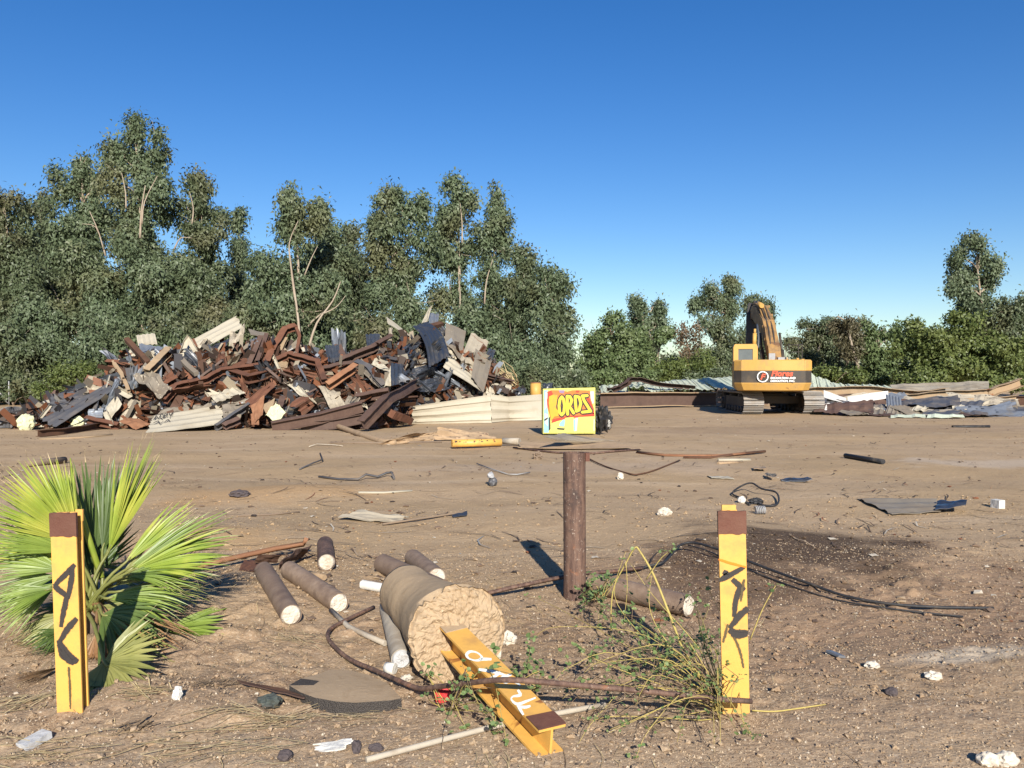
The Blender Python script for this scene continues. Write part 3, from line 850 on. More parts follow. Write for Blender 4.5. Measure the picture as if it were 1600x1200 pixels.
rt('dead_tree', 'dying tree with brown ivy on a leaning pale trunk', 1346, 57, [(1316, 505, 22, 12), (1330, 520, 18, 16), (1328, 545, 13, 20)], 79, 'ivyleaf', dens=.5, bark='bark', trunk_r=.05, limbs=[([(1349, 606, 0), (1340, 570, -.5), (1331, 540, -.6), (1322, 505, -.6), (1308, 494, -.6)], .2)])
rt('ash_tree', 'round topped tree behind the leaning pale trunk', 1320, 62, [(1322, 512, 30, 18), (1300, 530, 28, 24), (1338, 545, 28, 30), (1310, 575, 38, 26)], 80, 'euc', droop=.3, L=.2, W=.1)
rt('ash_tree', 'pale green spreading ash between the leaning trunk and big bush', 1378, 58, [(1370, 524, 26, 20), (1402, 526, 18, 16), (1350, 545, 18, 18), (1385, 550, 34, 24), (1370, 582, 42, 24)], 81, 'ashleaf', L=.2, W=.13, droop=.2, bark='bark')
rt('eucalyptus_tree', 'tall eucalyptus on the right with a broad airy crown', 1535, 54, [(1524, 382, 20, 18), (1500, 402, 20, 20), (1545, 405, 18, 22), (1522, 425, 36, 24), (1498, 445, 16, 18), (1550, 445, 20, 22), (1528, 465, 34, 24), (1550, 490, 38, 28), (1545, 540, 50, 40)], 82, 'euc', dens=.7)
rt('eucalyptus_tree', 'eucalyptus cut by the right edge', 1610, 53, [(1600, 472, 18, 20), (1580, 500, 22, 24), (1620, 500, 34, 40), (1605, 550, 45, 45)], 83, 'euc2')
bush('large rounded glossy bush on the right, leaves like citrus', 1480, 50, [(1452, 528, 34, 30), (1428, 560, 30, 32), (1490, 520, 36, 26), (1480, 560, 50, 40), (1530, 545, 40, 36), (1440, 590, 44, 22), (1520, 585, 50, 26)], 84, L=.19, W=.12, clr=.5, trunk_r=.1)
bush('rounded bush touching the right frame edge', 1580, 49, [(1570, 545, 34, 26), (1600, 565, 36, 30), (1565, 585, 42, 22), (1630, 580, 40, 40)], 85, L=.19, W=.12, clr=.5)
bush('low bush showing between excavator and pale leaning trunk', 1285, 53, [(1285, 585, 30, 18), (1320, 588, 28, 16)], 86, 'bushleaf')
bush('low hedge of dark leaves left of the excavator tracks', 1120, 54, [(1115, 590, 34, 16), (1080, 594, 28, 12), (1150, 588, 24, 16)], 87, 'euc2')
bush('bright low bush behind the dark girder', 975, 52, [(970, 588, 34, 18), (935, 590, 26, 16), (1005, 592, 26, 14)], 88, 'ashleaf')
# scattered trees beyond the frame on both sides, so that the row goes on
for i, (b, Y) in enumerate(((-170, 47), (-300, 45), (1720, 53), (1850, 50))):
    rt('eucalyptus_tree', ['eucalyptus beyond the left frame edge, first of two', 'eucalyptus beyond the left frame edge, far one', 'eucalyptus beyond the right frame edge, near the bushes', 'eucalyptus beyond the right frame edge, far one'][i], b, Y, [(b, 400, 40, 40), (b - 20, 460, 60, 55), (b + 20, 530, 70, 60)], 90 + i, 'euc2', dens=.5)
far_ = []
rngf = np.random.default_rng(3)
fb = []
for i in range(150):
    x = rngf.uniform(-130, 150); y = rngf.uniform(72, 95); h = rngf.uniform(2.2, 4.2)
    fb.append((Vector((x, y, h * .5)), (rngf.uniform(2, 4), 2.0, h * .55)))
V = crown_verts(fb, .6, .6, .26, .4, 1.2, rngf, 2.6, 50)
V[:, 2] = np.maximum(V[:, 2], 0.05)
fastmesh('distant_woods', V, np.arange(len(V)).reshape(-1, 3), M['euc2'], kind='stuff')
# ================================================================== SHEET METAL AND BEAMS
def panel(name, label, cat, cs, ribs=4, rib=0.03, crumple=0.05, mats=('beige', 'taupe'), group=None, seed=0, bow=0.0, nv=14, ragged=0.02, parent=None, thick=0.006, along=True, folds=()):
    """a ribbed metal sheet through the corners a,b (one end) and d,c (other end); ribs run from ab to dc"""
    a, b, c, d = [Vector(p) for p in cs]
    rg = random.Random(seed * 7 + 3)
    nu = max(4, ribs * 5) if ribs else 10
    nrm = (b - a).cross(d - a)
    if nrm.length < 1e-6:
        nrm = Vector((0, -1, 0.3))
    nrm.normalize()
    if nrm.y > 0:
        nrm = -nrm
    sz = max((b - a).length, (d - a).length)
    cre = []
    for i in range(5):
        ang = rg.uniform(0, math.pi)
        cre.append((math.cos(ang), math.sin(ang), rg.uniform(0.1, 1.0), rg.uniform(-1, 1)))
    off = Vector((rg.uniform(0, 99), rg.uniform(0, 99), rg.uniform(0, 99)))
    P, N = [], []
    rag0 = [rg.uniform(-1, 1) * ragged for _ in range(nu + 1)]
    rag1 = [rg.uniform(-1, 1) * ragged for _ in range(nu + 1)]
    for j in range(nv + 1):
        for i in range(nu + 1):
            u, v = i / nu, j / nv
            vv = v + (rag0[i] * max(0, 1 - 6 * v) + rag1[i] * max(0, 6 * v - 5))
            p = (a * (1 - u) + b * u) * (1 - vv) + (d * (1 - u) + c * u) * vv
            h = 0.0
            if ribs:
                w = (u * ribs) % 1.0
                h += rib * (1.0 if 0.30 < w < 0.55 else 0.5 if 0.2 < w < 0.65 else 0.0)
            h += bow * math.sin(math.pi * v) * sz
            for (cx, cy, c0, am) in cre:
                h += crumple * sz * am * abs(cx * u + cy * v - c0) * 0.8
            for (fv, fa) in folds:
                h += fa * max(0.0, 1 - abs(v - fv) * 5)
            h += crumple * sz * (0.9 * mnoise.noise(off + Vector((u * 2.4, v * 2.4, 0))) + 0.35 * mnoise.noise(off + Vector((u * 6, v * 7, 4))))
            P.append(p + nrm * h)
    n1 = nu + 1
    vs = P + [p - nrm * thick for p in P]
    nP = len(P)
    mb = MB()
    fr, bk, rim = [], [], []
    for j in range(nv):
        for i in range(nu):
            q = (j * n1 + i, j * n1 + i + 1, (j + 1) * n1 + i + 1, (j + 1) * n1 + i)
            fr.append(q)
            bk.append(tuple(x + nP for x in reversed(q)))
    for j in range(nv):
        for i0 in (0, nu):
            x, y = j * n1 + i0, (j + 1) * n1 + i0
            rim.append((x, y, y + nP, x + nP))
    for i in range(nu):
        for j0 in (0, nv):
            x, y = j0 * n1 + i, j0 * n1 + i + 1
            rim.append((x, y, y + nP, x + nP))
    mb.add(vs, fr, 0)
    mb.add([], [], 0)
    for f in bk:
        mb.f.append(f); mb.m.append(1); mb.s.append(False)
    for f in rim:
        mb.f.append(f); mb.m.append(0); mb.s.append(False)
    # outward faces: the first side must look along +nrm
    f0 = fr[len(fr) // 2]
    nn = (P[f0[1]] - P[f0[0]]).cross(P[f0[3]] - P[f0[0]])
    if nn.dot(nrm) < 0:
        mb.f = [tuple(reversed(f)) for f in mb.f]
    o = mb.build(name, [M[mats[0]], M[mats[1]]], parent)
    if parent is None:
        tag(o, label, cat, group)
    elif label:
        o['label'] = label
    return o

def prof(kind, w, h, t=None):
    t = t or max(0.008, min(w, h) * 0.09)
    if kind == 'I':
        x, y, k = w / 2, h / 2, t / 2
        return [(-x, -y), (x, -y), (x, -y + t), (k, -y + t), (k, y - t), (x, y - t), (x, y), (-x, y), (-x, y - t), (-k, y - t), (-k, -y + t), (-x, -y + t)]
    if kind == 'C':
        x, y = w / 2, h / 2
        return [(-x, -y), (x, -y), (x, -y + t), (-x + t, -y + t), (-x + t, y - t), (x, y - t), (x, y), (-x, y)]
    if kind == 'D':  # channel open towards the other side
        return [(-a, b) for a, b in reversed(prof('C', w, h, t))]
    if kind == 'L':
        x, y = w / 2, h / 2
        return [(-x, -y), (x, -y), (x, -y + t), (-x + t, -y + t), (-x + t, y), (-x, y)]
    if kind == 'Z':
        x, y, k = w / 2, h / 2, t / 2
        return [(-x, y - t), (-k, y - t), (-k, -y), (x, -y), (x, -y + t), (k, -y + t), (k, y), (-x, y)]
    x, y = w / 2, h / 2
    return [(-x, -y), (x, -y), (x, y), (-x, y)]
def beam(name, label, cat, pts, kind='C', w=0.1, h=0.2, mat='rust', group=None, seed=0, jit=0.012, up=(0, 0, 1), parent=None, sub=4, t=None):
    rg = random.Random(seed + 17)
    pts = [Vector(p) for p in pts]
    q = []
    for i in range(len(pts) - 1):
        for j in range(sub):
            f = j / sub
            p = pts[i].lerp(pts[i + 1], f)
            if i or j:
                p = p + Vector((rg.uniform(-1, 1), rg.uniform(-1, 1), rg.uniform(-1, 1))) * jit
            q.append(p)
    q.append(pts[-1])
    o = MB().sweep(q, prof(kind, w, h, t), up).build(name, M[mat], parent)
    if parent is None:
        tag(o, label, cat, group)
    elif label:
        o['label'] = label
    return o

# ================================================================== THE SCRAP HEAP
HG = 'sheets and beams of the demolished shed in the scrap heap'
def pan(label, quad, mats=('beige', 'taupe'), ribs=4, crumple=0.05, seed=0, name='metal_sheet', cat='metal sheet', **kw):
    crumple *= 1.35 if crumple > .035 else 1.0
    cs = [S(*p) for p in quad]
    for c in cs:
        c.z = max(c.z, 0.03)
    return panel(name, label, cat, cs, ribs=ribs, crumple=crumple, mats=mats, seed=seed, group=HG, **kw)
def bm(label, pts, kind='C', w=0.1, h=0.22, mat='rust', seed=0, up=(0.1, -0.6, 0.8), name='steel_beam', cat='steel beam', **kw):
    q = [S(*p) for p in pts]
    for p in q:
        p.z = max(p.z, h * 0.4)
    return beam(name, label, cat, q, kind, w, h, mat, HG, seed, up=up, **kw)
U1 = (0, -1, 0.25)
# --- left end
pan('charcoal ribbed sheet sliding down to the ground at the left end of the heap', [(63, 657, 0), (87, 669, -.2), (181, 611, .0), (168, 600, .3)], ('charcoal', 'black'), 3, .02, 1)
pan('crumpled charcoal sheet lying above the sliding one', [(79, 619, .6), (79, 648, .3), (152, 624, .2), (150, 608, .6)], ('charcoal', 'black'), 3, .07, 2)
bm('thin cream edge strip standing at the left tip of the charcoal sheets', [(64, 652, 0), (79, 633, .2)], 'L', .07, .07, 'cream', 3)
bm('dark rusty girder flat on the ground under the charcoal sheets', [(59, 680, 0), (100, 677, 0), (157, 665, .1)], 'I', .16, .17, 'darkrust', 4, up=(0, 0, 1))
pan('pale folded sheet tip poking out left of the blue sheet', [(126, 606, .4), (150, 596, .8), (176, 596, .6), (160, 612, .2)], ('cream', 'taupe'), 3, .08, 5)
pan('small blue grey ribbed sheet under the charcoal panel', [(138, 640, .1), (137, 651, 0), (160, 652, 0), (162, 637, .2)], ('blue', 'charcoal'), 4, .03, 6)
pan('pale cream pentagon plate leaning at the left of the heap', [(165, 637, 0), (182, 619, .2), (191, 634, .0), (174, 653, -.1)], ('cream', 'beige'), 0, .06, 7)
bm('reddish crumpled channel at the foot of the pentagon plate', [(135, 655, -.1), (155, 660, -.2), (185, 666, -.1)], 'C', .14, .2, 'rust', 8)
pan('bright orange rust sheet at the foot of the heap', [(185, 657, -.2), (205, 652, .0), (236, 662, -.2), (215, 671, -.1)], ('orange', 'rust'), 0, .06, 9)
bm('short cream bent flashing in front of the pentagon plate', [(163, 642, -.2), (168, 652, -.25), (174, 663, -.3)], 'L', .12, .10, 'cream', 10)
pan('twisted taupe sheet falling from the left crest to the right', [(205, 595, .0), (224, 588, .4), (264, 632, .1), (245, 636, -.2)], ('taupe', 'beige'), 2, .08, 11, folds=((.5, .15),))
bm('pale flashing crossing in front of the blue sheet', [(174, 603, 0), (203, 619, -.1)], 'L', .16, .1, 'cream', 12)
bm('narrow steel strip leaning steeply over the blue sheet', [(177, 565, .1), (190, 585, .0), (201, 611, -.2)], 'C', .10, .10, 'tan', 13)
pan('large blue grey galvanised sheet on the left slope', [(168, 603, .4), (190, 575, .7), (215, 583, .5), (203, 607, .2)], ('blue', 'charcoal'), 5, .05, 14)
bm('red rusty channel at the upper left of the heap', [(167, 567, .2), (185, 569, .2), (201, 575, .3)], 'C', .14, .22, 'rust', 15)
bm('dark red post standing diagonal on the left crest', [(198, 531, .4), (232, 568, .0)], 'box', .16, .17, 'darkrust', 16)
pan('small cream ribbed sheet on the very top of the left crest', [(213, 524, 1.6), (242, 521, 1.6), (246, 538, 1.4), (216, 540, 1.4)], ('cream', 'beige'), 4, .02, 17)
pan('dark blue ribbed sheet just below the small cream top sheet', [(217, 538, .9), (255, 545, .9), (252, 553, .7), (220, 553, .7)], ('blue', 'navy'), 3, .03, 18)
bm('light brown beam rising to the right on the left crest', [(230, 582, -.2), (246, 566, -.2), (264, 547, .1)], 'C', .22, .26, 'tan', 19)
bm('small upright red plate below the dark red post', [(219, 569, .1), (222, 590, .0)], 'box', .17, .04, 'rust', 20)
pan('pale crushed flashing right of the upright red plate', [(222, 590, .2), (232, 580, .2), (240, 600, .2), (232, 606, .2)], ('cream', 'taupe'), 2, .12, 21)
# --- middle left
pan('long beige ribbed roof sheet aimed up to the right over the heap', [(268, 549, .8), (286, 561, .3), (378, 511, .9), (369, 493, 1.4)], ('cream', 'taupe'), 3, .012, 22)
pan('torn beige sheet hanging from the end of the long roof sheet', [(359, 521, .7), (383, 511, .9), (384, 530, .5), (358, 555, .2)], ('beige', 'taupe'), 2, .08, 23)
bm('bent cream flashing shaped like a roof ridge', [(283, 556, .2), (293, 527, .2), (305, 548, .0)], 'L', .14, .1, 'cream', 24)
pan('black torn sheet standing in for the shaded underside of the long roof sheet', [(282, 566, .6), (300, 548, .9), (364, 524, .9), (352, 542, .5)], ('black', 'darkrust'), 2, .05, 25)  # its black is the shade under the roof sheet put into colour
pan('tan crumpled strip below the black torn sheet', [(294, 566, .3), (325, 545, .4), (334, 549, .3), (306, 572, .2)], ('orange', 'rust'), 0, .1, 26)
bm('brown square beam pointing down to the right', [(277, 556, .1), (307, 584, -.5)], 'box', .15, .13, 'taupe', 27)
pan('small blue chip of sheet at the tip of the brown square beam', [(307, 578, -.4), (312, 582, -.4), (313, 593, -.4), (309, 590, -.4)], ('blue', 'navy'), 0, .04, 28)
pan('red twisted plate in the dark hollow left of centre', [(256, 596, .3), (278, 576, .4), (294, 580, .4), (268, 602, .2)], ('rust', 'darkrust'), 0, .1, 29)
bm('long red beam rising out of the dark hollow', [(243, 608, .0), (266, 598, .1), (292, 583, .3)], 'C', .16, .2, 'rust', 30)
bm('long bright red beam crossing the middle of the heap', [(257, 627, -.2), (276, 604, -.2), (324, 593, -.2), (346, 580, .0), (408, 572, .1)], 'C', .14, .22, 'rust', 31)
bm('heavy rusty box beam bent like an elbow towards the viewer', [(362, 583, .2), (390, 592, -.4), (414, 585, .1)], 'C', .24, .26, 'rust', 32, up=(0, -.3, 1), jit=.004)
bm('tall red beam standing near the centre with hooked top', [(417, 567, .1), (430, 541, .2), (445, 516, .3), (462, 511, .4)], 'C', .22, .2, 'rust', 33)
bm('red strap hanging down from the hooked beam', [(463, 512, .4), (468, 528, .3), (464, 554, .2)], 'box', .10, .16, 'rust', 34)
bm('brown channel leaning left of the tall red beam', [(389, 571, .1), (408, 527, .3)], 'C', .16, .16, 'brown', 35)
bm('brown slat standing between the channel and tall red beam', [(402, 566, .0), (417, 523, .3)], 'C', .14, .14, 'brown', 36)
bm('second brown slat hard against the tall red beam', [(412, 563, .0), (426, 526, .4)], 'L', .16, .16, 'darkrust', 37)
bm('tan slat behind the tall red beam', [(431, 562, .3), (447, 529, .5)], 'C', .13, .12, 'tan', 38)
pan('blue silver sheet draped over the crest by the brown slats', [(385, 531, .5), (404, 524, .7), (398, 563, .2), (387, 566, .1)], ('blue', 'navy'), 4, .07, 39)
pan('grey flat sheet on the crest behind the blue silver sheet', [(388, 514, 1.3), (392, 523, .9), (420, 528, 1.0), (416, 520, 1.4)], ('taupe', 'beige'), 0, .03, 40)
pan('red crushed plate left of the blue silver sheet', [(336, 549, .3), (352, 553, .2), (357, 577, .0), (337, 579, .1)], ('rust', 'darkrust'), 0, .12, 41)
pan('red plate wedge above the elbow beam', [(362, 571, .1), (388, 556, .3), (392, 563, .2), (370, 577, .0)], ('rust', 'brown'), 0, .05, 42)
pan('beige ribbed sheet lying in the lower middle of the heap', [(328, 618, .0), (366, 603, .2), (384, 614, -.1), (338, 630, -.3)], ('cream', 'taupe'), 4, .04, 43)
pan('reddish plate with faded purple tint left of the lower beige sheet', [(312, 622, .2), (334, 601, .4), (347, 604, .3), (326, 626, .0)], ('rust', 'brown'), 0, .06, 44)
pan('grey brown folded sheet under the elbow beam', [(352, 597, .2), (368, 590, .4), (392, 602, .2), (386, 606, .0)], ('taupe', 'black'), 2, .06, 45)
pan('black hollow sheet behind the lower beige sheet', [(345, 600, .4), (410, 592, .6), (414, 606, .4), (384, 612, .3)], ('black', 'charcoal'), 2, .07, 46)
gp = pan('long low beige wall sheet with black scribble at the foot of the heap', [(241, 650, -.3), (240, 674, -.5), (350, 662, -.4), (346, 632, .2)], ('cream', 'taupe'), 4, .02, 47)
pan('grey brown end of the low wall sheet bent to the right', [(346, 633, .0), (350, 661, -.3), (376, 652, -.2), (383, 632, .2)], ('taupe', 'beige'), 3, .05, 48)
pan('dark folded roof sheet lying over the low wall sheet', [(240, 647, .0), (296, 622, .5), (348, 630, .4), (262, 646, .0)], ('taupe', 'black'), 2, .06, 49)
pan('red ribbed plate leaning across the foot right of the low wall sheet', [(381, 627, -.2), (393, 638, -.4), (430, 602, -.2), (424, 596, .0)], ('rust', 'darkrust'), 2, .03, 50)
pan('red wedge plate under the red ribbed plate', [(392, 637, -.3), (414, 622, -.2), (411, 652, -.3), (399, 661, -.4)], ('orange', 'rust'), 0, .06, 51)
pan('tan square plate right of the red ribbed plate', [(409, 634, -.3), (430, 622, -.2), (426, 638, -.3), (416, 647, -.4)], ('tan', 'brown'), 0, .03, 52)
bm('short brown channel standing beside the tan square plate', [(437, 638, -.1), (442, 622, .0)], 'C', .18, .14, 'brown', 53)
bm('dark channel with a pale edge running down to the ground', [(337, 669, -.4), (362, 652, -.3), (390, 633, -.2)], 'C', .10, .20, 'charcoal', 54)
bm('brown short beam end in the dark gap at the foot', [(350, 667, -.4), (374, 656, -.3)], 'C', .16, .18, 'brown', 55)
pan('pale yellow crumpled foil lump at the foot of the heap', [(414, 650, -.3), (432, 644, -.2), (448, 652, -.3), (428, 660, -.4)], ('foam', 'cream'), 0, .22, 56, name='foam_sheet', cat='foam sheet')
pan('pinkish square plate standing under the red wedge', [(392, 648, -.3), (404, 646, -.3), (405, 664, -.4), (393, 664, -.4)], ('orange', 'tan'), 0, .05, 57)
# --- middle right
pan('fan shaped cream sheet pleated to a point in the centre', [(437, 587, .0), (464, 567, .3), (498, 626, -.2), (490, 624, -.3)], ('cream', 'taupe'), 4, .05, 58, folds=((.6, -.1),))
pan('small gold tinted plate above the fan shaped sheet', [(433, 566, .2), (451, 560, .3), (449, 577, .1), (440, 580, .0)], ('tan', 'orange'), 0, .05, 59)
bm('red channel roofing the fan shaped sheet', [(433, 563, .2), (452, 554, .1), (496, 566, -.1), (507, 596, -.3)], 'C', .18, .18, 'rust', 60)
bm('thin cream flashing crossing behind the fan sheet', [(420, 545, .2), (440, 582, -.1)], 'L', .08, .08, 'cream', 61)
pan('cream curved sheet standing behind the long brown girder', [(496, 602, .1), (516, 602, .1), (543, 637, -.2), (519, 643, -.3)], ('beige', 'taupe'), 0, .06, 62, bow=.06)
bm('long brown girder along the foot of the heap', [(428, 672, -.2), (500, 653, -.5), (566, 635, -.4)], 'I', .20, .30, 'brown', 63, up=(0, -.25, 1), jit=.004)
bm('shorter brown girder under the long one', [(470, 669, -.2), (520, 663, -.2), (566, 654, .0)], 'I', .20, .28, 'brown', 64, up=(0, 0, 1), jit=.004)
bm('buckled brown girder leaning out of the heap, foot on the dirt', [(566, 664, -.9), (586, 643, -.9), (606, 623, -.7), (626, 614, -.6), (652, 598, -.3)], 'I', .26, .30, 'brown', 65, up=(-.4, -.7, .6), jit=.008)
bm('brown girder half hidden left of the buckled one', [(557, 622, -.1), (608, 613, -.3)], 'C', .16, .26, 'brown', 66)
pan('cream curled sheet behind the half hidden girder', [(551, 597, .1), (562, 602, .0), (572, 630, -.2), (556, 628, -.1)], ('cream', 'taupe'), 2, .12, 67, bow=-.08)
bm('rusty orange sided channel in the centre hollow', [(512, 603, -.1), (534, 588, -.2), (556, 573, .0)], 'C', .2, .24, 'orange', 68)
bm('brown beam lying level behind the orange sided channel', [(500, 579, .2), (530, 572, .2), (557, 568, .2)], 'C', .16, .2, 'brown', 69)
bm('long brown beam rising right towards the crest', [(533, 565, .2), (560, 553, .2), (582, 545, .2), (612, 527, .5)], 'C', .16, .24, 'brown', 70)
pan('dark blue ribbed sheet on the crest left of the cream spike', [(571, 523, .7), (594, 522, .9), (592, 546, .5), (574, 547, .4)], ('navy', 'blue'), 4, .05, 71)
pan('dark ribbed sheet standing behind the brown post plate', [(508, 546, .5), (530, 544, .6), (533, 568, .2), (513, 569, .1)], ('navy', 'charcoal'), 4, .04, 72)
bm('brown post plate on the crest near the centre', [(525, 532, .6), (537, 560, .3)], 'box', .22, .05, 'brown', 73)
pan('cream spike shaped sheet jutting up left from the crest', [(603, 495, .9), (605, 507, .8), (642, 528, .4), (643, 525, .5)], ('cream', 'beige'), 0, .02, 74)
pan('narrow cream plate hanging under the cream spike', [(608, 512, .7), (614, 512, .7), (612, 533, .4), (606, 531, .4)], ('beige', 'taupe'), 0, .04, 75)
bm('dark arched strip looping over the right hollow', [(556, 565, .1), (575, 572, .0), (588, 590, -.1), (600, 603, -.2)], 'C', .2, .1, 'charcoal', 76)
pan('olive dark sheet behind the dark arched strip', [(553, 571, .4), (565, 566, .5), (602, 600, .1), (592, 607, .0)], ('taupe', 'black'), 2, .04, 77)
pan('beige square plate under the crest right of centre', [(584, 561, .3), (598, 550, .5), (608, 567, .3), (596, 572, .2)], ('beige', 'taupe'), 0, .05, 78)
pan('cream strip lying across the right hollow', [(580, 568, .1), (586, 563, .2), (612, 578, -.1), (608, 583, -.1)], ('cream', 'taupe'), 0, .05, 79)
pan('upright dark steel sheet in front of the right hollow', [(610, 568, -.2), (630, 568, -.1), (632, 600, -.4), (611, 603, -.5)], ('navy', 'charcoal'), 3, .03, 80)
pan('cream corner piece left of the upright dark sheet', [(611, 572, -.3), (606, 590, -.3), (599, 605, -.4), (610, 600, -.4)], ('cream', 'beige'), 0, .06, 81)
bm('small dark red box section at the foot near the long wall panel', [(611, 646, -.2), (622, 650, -.3), (640, 657, -.3)], 'box', .24, .22, 'rust', 82)
for i, (q, mt, lb) in enumerate([
    ([(622, 548, .2), (640, 534, .5), (652, 545, .4), (636, 562, .1)], 'navy', 'dark glossy crushed sheet left of the big ribbed black sheet'),
    ([(630, 560, .1), (648, 548, .2), (655, 568, .0), (640, 576, .0)], 'black', 'black crushed sheet below the dark glossy one'),
    ([(632, 541, .3), (648, 536, .4), (652, 549, .2), (642, 549, .2)], 'cream', 'curled cream sheet caught between the dark crushed sheets'),
    ([(626, 578, -.1), (656, 574, .0), (660, 590, -.1), (630, 592, -.1)], 'navy', 'dark teal sheet lying level under the crushed ones'),
    ([(648, 596, .2), (690, 592, .3), (700, 612, .2), (650, 616, .2)], 'black', 'black sheet standing in for shade in the hollow behind the long wall panel'),  # this and the next: black linings painted as the shade inside the hollows
    ([(640, 578, .4), (700, 566, .6), (706, 596, .5), (650, 606, .4)], 'black', 'black sheet standing in for shade in the hollow under the ribbed black sheet')]):
    pan(lb, q, (mt, 'charcoal'), 3 if mt != 'cream' else 2, .10, 83 + i)
# --- right end
pan('big glossy black ribbed sheet hanging over the right crest', [(645, 510, .2), (667, 503, .4), (703, 555, -.7), (669, 575, -.9)], ('black', 'charcoal'), 5, .012, 90, bow=.09, nv=18)
pan('pointed cream horn of sheet on the highest crest', [(659, 503, .8), (668, 503, .8), (676, 475, 1.2), (668, 485, 1.1)], ('cream', 'beige'), 0, .05, 91)
pan('small dark sheet upright behind the horn', [(669, 490, 1.6), (686, 492, 1.6), (684, 506, 1.2), (670, 506, 1.2)], ('blue', 'navy'), 3, .04, 92)
bm('brown beam end poking out behind the horn', [(668, 512, .7), (690, 506, 1.0)], 'box', .2, .16, 'darkrust', 93)
pan('large upright taupe plate with torn top on the right crest', [(697, 502, .6), (729, 516, .9), (722, 560, .0), (696, 537, .0)], ('taupe', 'beige'), 1, .03, 94, ragged=.05, rib=.015)
pan('large tilted beige plate right of the torn taupe one', [(737, 519, 1.0), (764, 533, 1.0), (741, 590, -.1), (719, 561, .0)], ('beige', 'taupe'), 2, .03, 95, rib=.015)
pan('dark taupe front plate on the right end of the heap', [(744, 543, .1), (769, 563, .1), (755, 614, -.7), (737, 588, -.5)], ('taupe', 'taupe'), 2, .02, 96, rib=.02)
pan('bright beige sheet sloping down to the long wall panel', [(699, 556, .2), (692, 576, -.3), (752, 612, -.6), (744, 590, .1)], ('cream', 'taupe'), 3, .03, 97)
pan('narrow cream sheet behind the big ribbed black sheet', [(692, 528, .5), (700, 527, .6), (714, 560, .2), (704, 560, .1)], ('cream', 'beige'), 0, .06, 98)
pan('small dark blue flap on the far right crest', [(763, 545, .6), (774, 548, .6), (768, 566, .3), (758, 560, .3)], ('navy', 'charcoal'), 2, .06, 99)
bm('rusty rail lying on the right tail of the heap', [(762, 587, .2), (803, 597, .4)], 'C', .1, .12, 'brown', 100)
pan('cream sheet with black shadow gap on the right tail', [(757, 598, .4), (800, 600, .6), (800, 616, .3), (762, 618, .1)], ('cream', 'beige'), 3, .1, 101)
pan('pale sheet under the right tail', [(700, 612, .5), (756, 608, .6), (790, 618, .5), (700, 622, .3)], ('beige', 'taupe'), 2, .06, 102)
for i, (q, mt, lb) in enumerate([
    ([(802, 606, 1.2), (818, 598, 1.5), (828, 608, 1.4), (812, 616, 1.1)], 'navy', 'dark blue crushed sheet behind the wall panel near the orange drum'),
    ([(800, 612, .9), (812, 604, 1.1), (820, 616, 1.0), (806, 618, .9)], 'black', 'black crushed sheet behind the wall panel near the orange drum'),
    ([(846, 600, 1.8), (862, 600, 2.0), (862, 612, 1.8), (848, 612, 1.7)], 'black', 'black plastic sheet right of the orange drum')]):
    pan(lb, q, (mt, 'charcoal'), 2, .16, 103 + i)
# the long wall panel: three folded lengths of one sheet
wp = empty('wall_panel', G(745, 661), 'long clean beige ribbed wall panel lying along the foot on the right', 'wall panel', HG)
for (c4, sd) in (([G(641, 662, .02), At(646, 634, 25.7), At(766, 616, 26.8), G(768, 660, .02)], 1), ([G(768, 660, .02), At(766, 616, 26.8), At(794, 620, 27.2), G(796, 658, .02)], 2), ([G(796, 658, .02), At(794, 620, 27.2), At(848, 616, 28.6), G(848, 657, .02)], 3)):
    panel('panel_length', None, None, c4, ribs=3, rib=.035, crumple=.008, mats=('cream', 'taupe'), seed=110 + sd, parent=wp, ragged=.01, nv=10)
# scribble on the low wall sheet: thin paint strokes lying on it
def strokes(parent, name, lines, mapf, width, mat, label=None):
    """each polyline becomes a soft-edged ribbon of spray paint"""
    mb = MB(); uvs = []
    for ln in lines:
        w_ = width
        if isinstance(ln, tuple):
            ln, w_ = ln
        pts = smooth2(ln)
        acc = []
        for i, (x, y) in enumerate(pts):
            x0, y0 = pts[max(i - 1, 0)]; x1, y1 = pts[min(i + 1, len(pts) - 1)]
            L = math.hypot(x1 - x0, y1 - y0) or 1
            nx, ny = -(y1 - y0) / L * w_ / 2, (x1 - x0) / L * w_ / 2
            wv = .85 + .3 * math.sin(i * .45)
            nx, ny = nx * wv, ny * wv
            acc += [mapf(x + nx, y + ny), mapf(x - nx, y - ny)]
        fs = [(2 * i, 2 * i + 2, 2 * i + 3, 2 * i + 1) for i in range(len(pts) - 1)]
        mb.add(acc, fs)
        for i in range(len(pts) - 1):
            uvs += [(i, 1), (i + 1, 1), (i + 1, 0), (i, 0)]
    o = mb.build(name, M[mat], parent)
    uv = o.data.uv_layers.new(name='UVMap')
    uv.data.foreach_set('uv', [c for p in uvs for c in p])
    if label: o['label'] = label
    return o
def smooth2(ln, k=4):
    if len(ln) < 3:
        return [tuple(a + (b - a) * i / 4 for a, b in zip(ln[0], ln[1])) for i in range(5)]
    q = smooth_path([(x, y, 0) for x, y in ln], k)
    return [(p.x, p.y) for p in q]
a_, b_, c_, d_ = [S(*p) for p in [(241, 650, -.3), (240, 674, -.5), (350, 662, -.4), (346, 632, .2)]]
a_.z = max(a_.z, .03); b_.z = max(b_.z, .03); c_.z = max(c_.z, .03)
def gmap(px, py):
    v = (px - 241) / 107.0
    u = (py - (650 - 18 * v)) / (24 + 6 * v)
    p = (a_ * (1 - u) + b_ * u) * (1 - v) + (d_ * (1 - u) + c_ * u) * v
    return p + Vector((0, -0.085, 0.03))
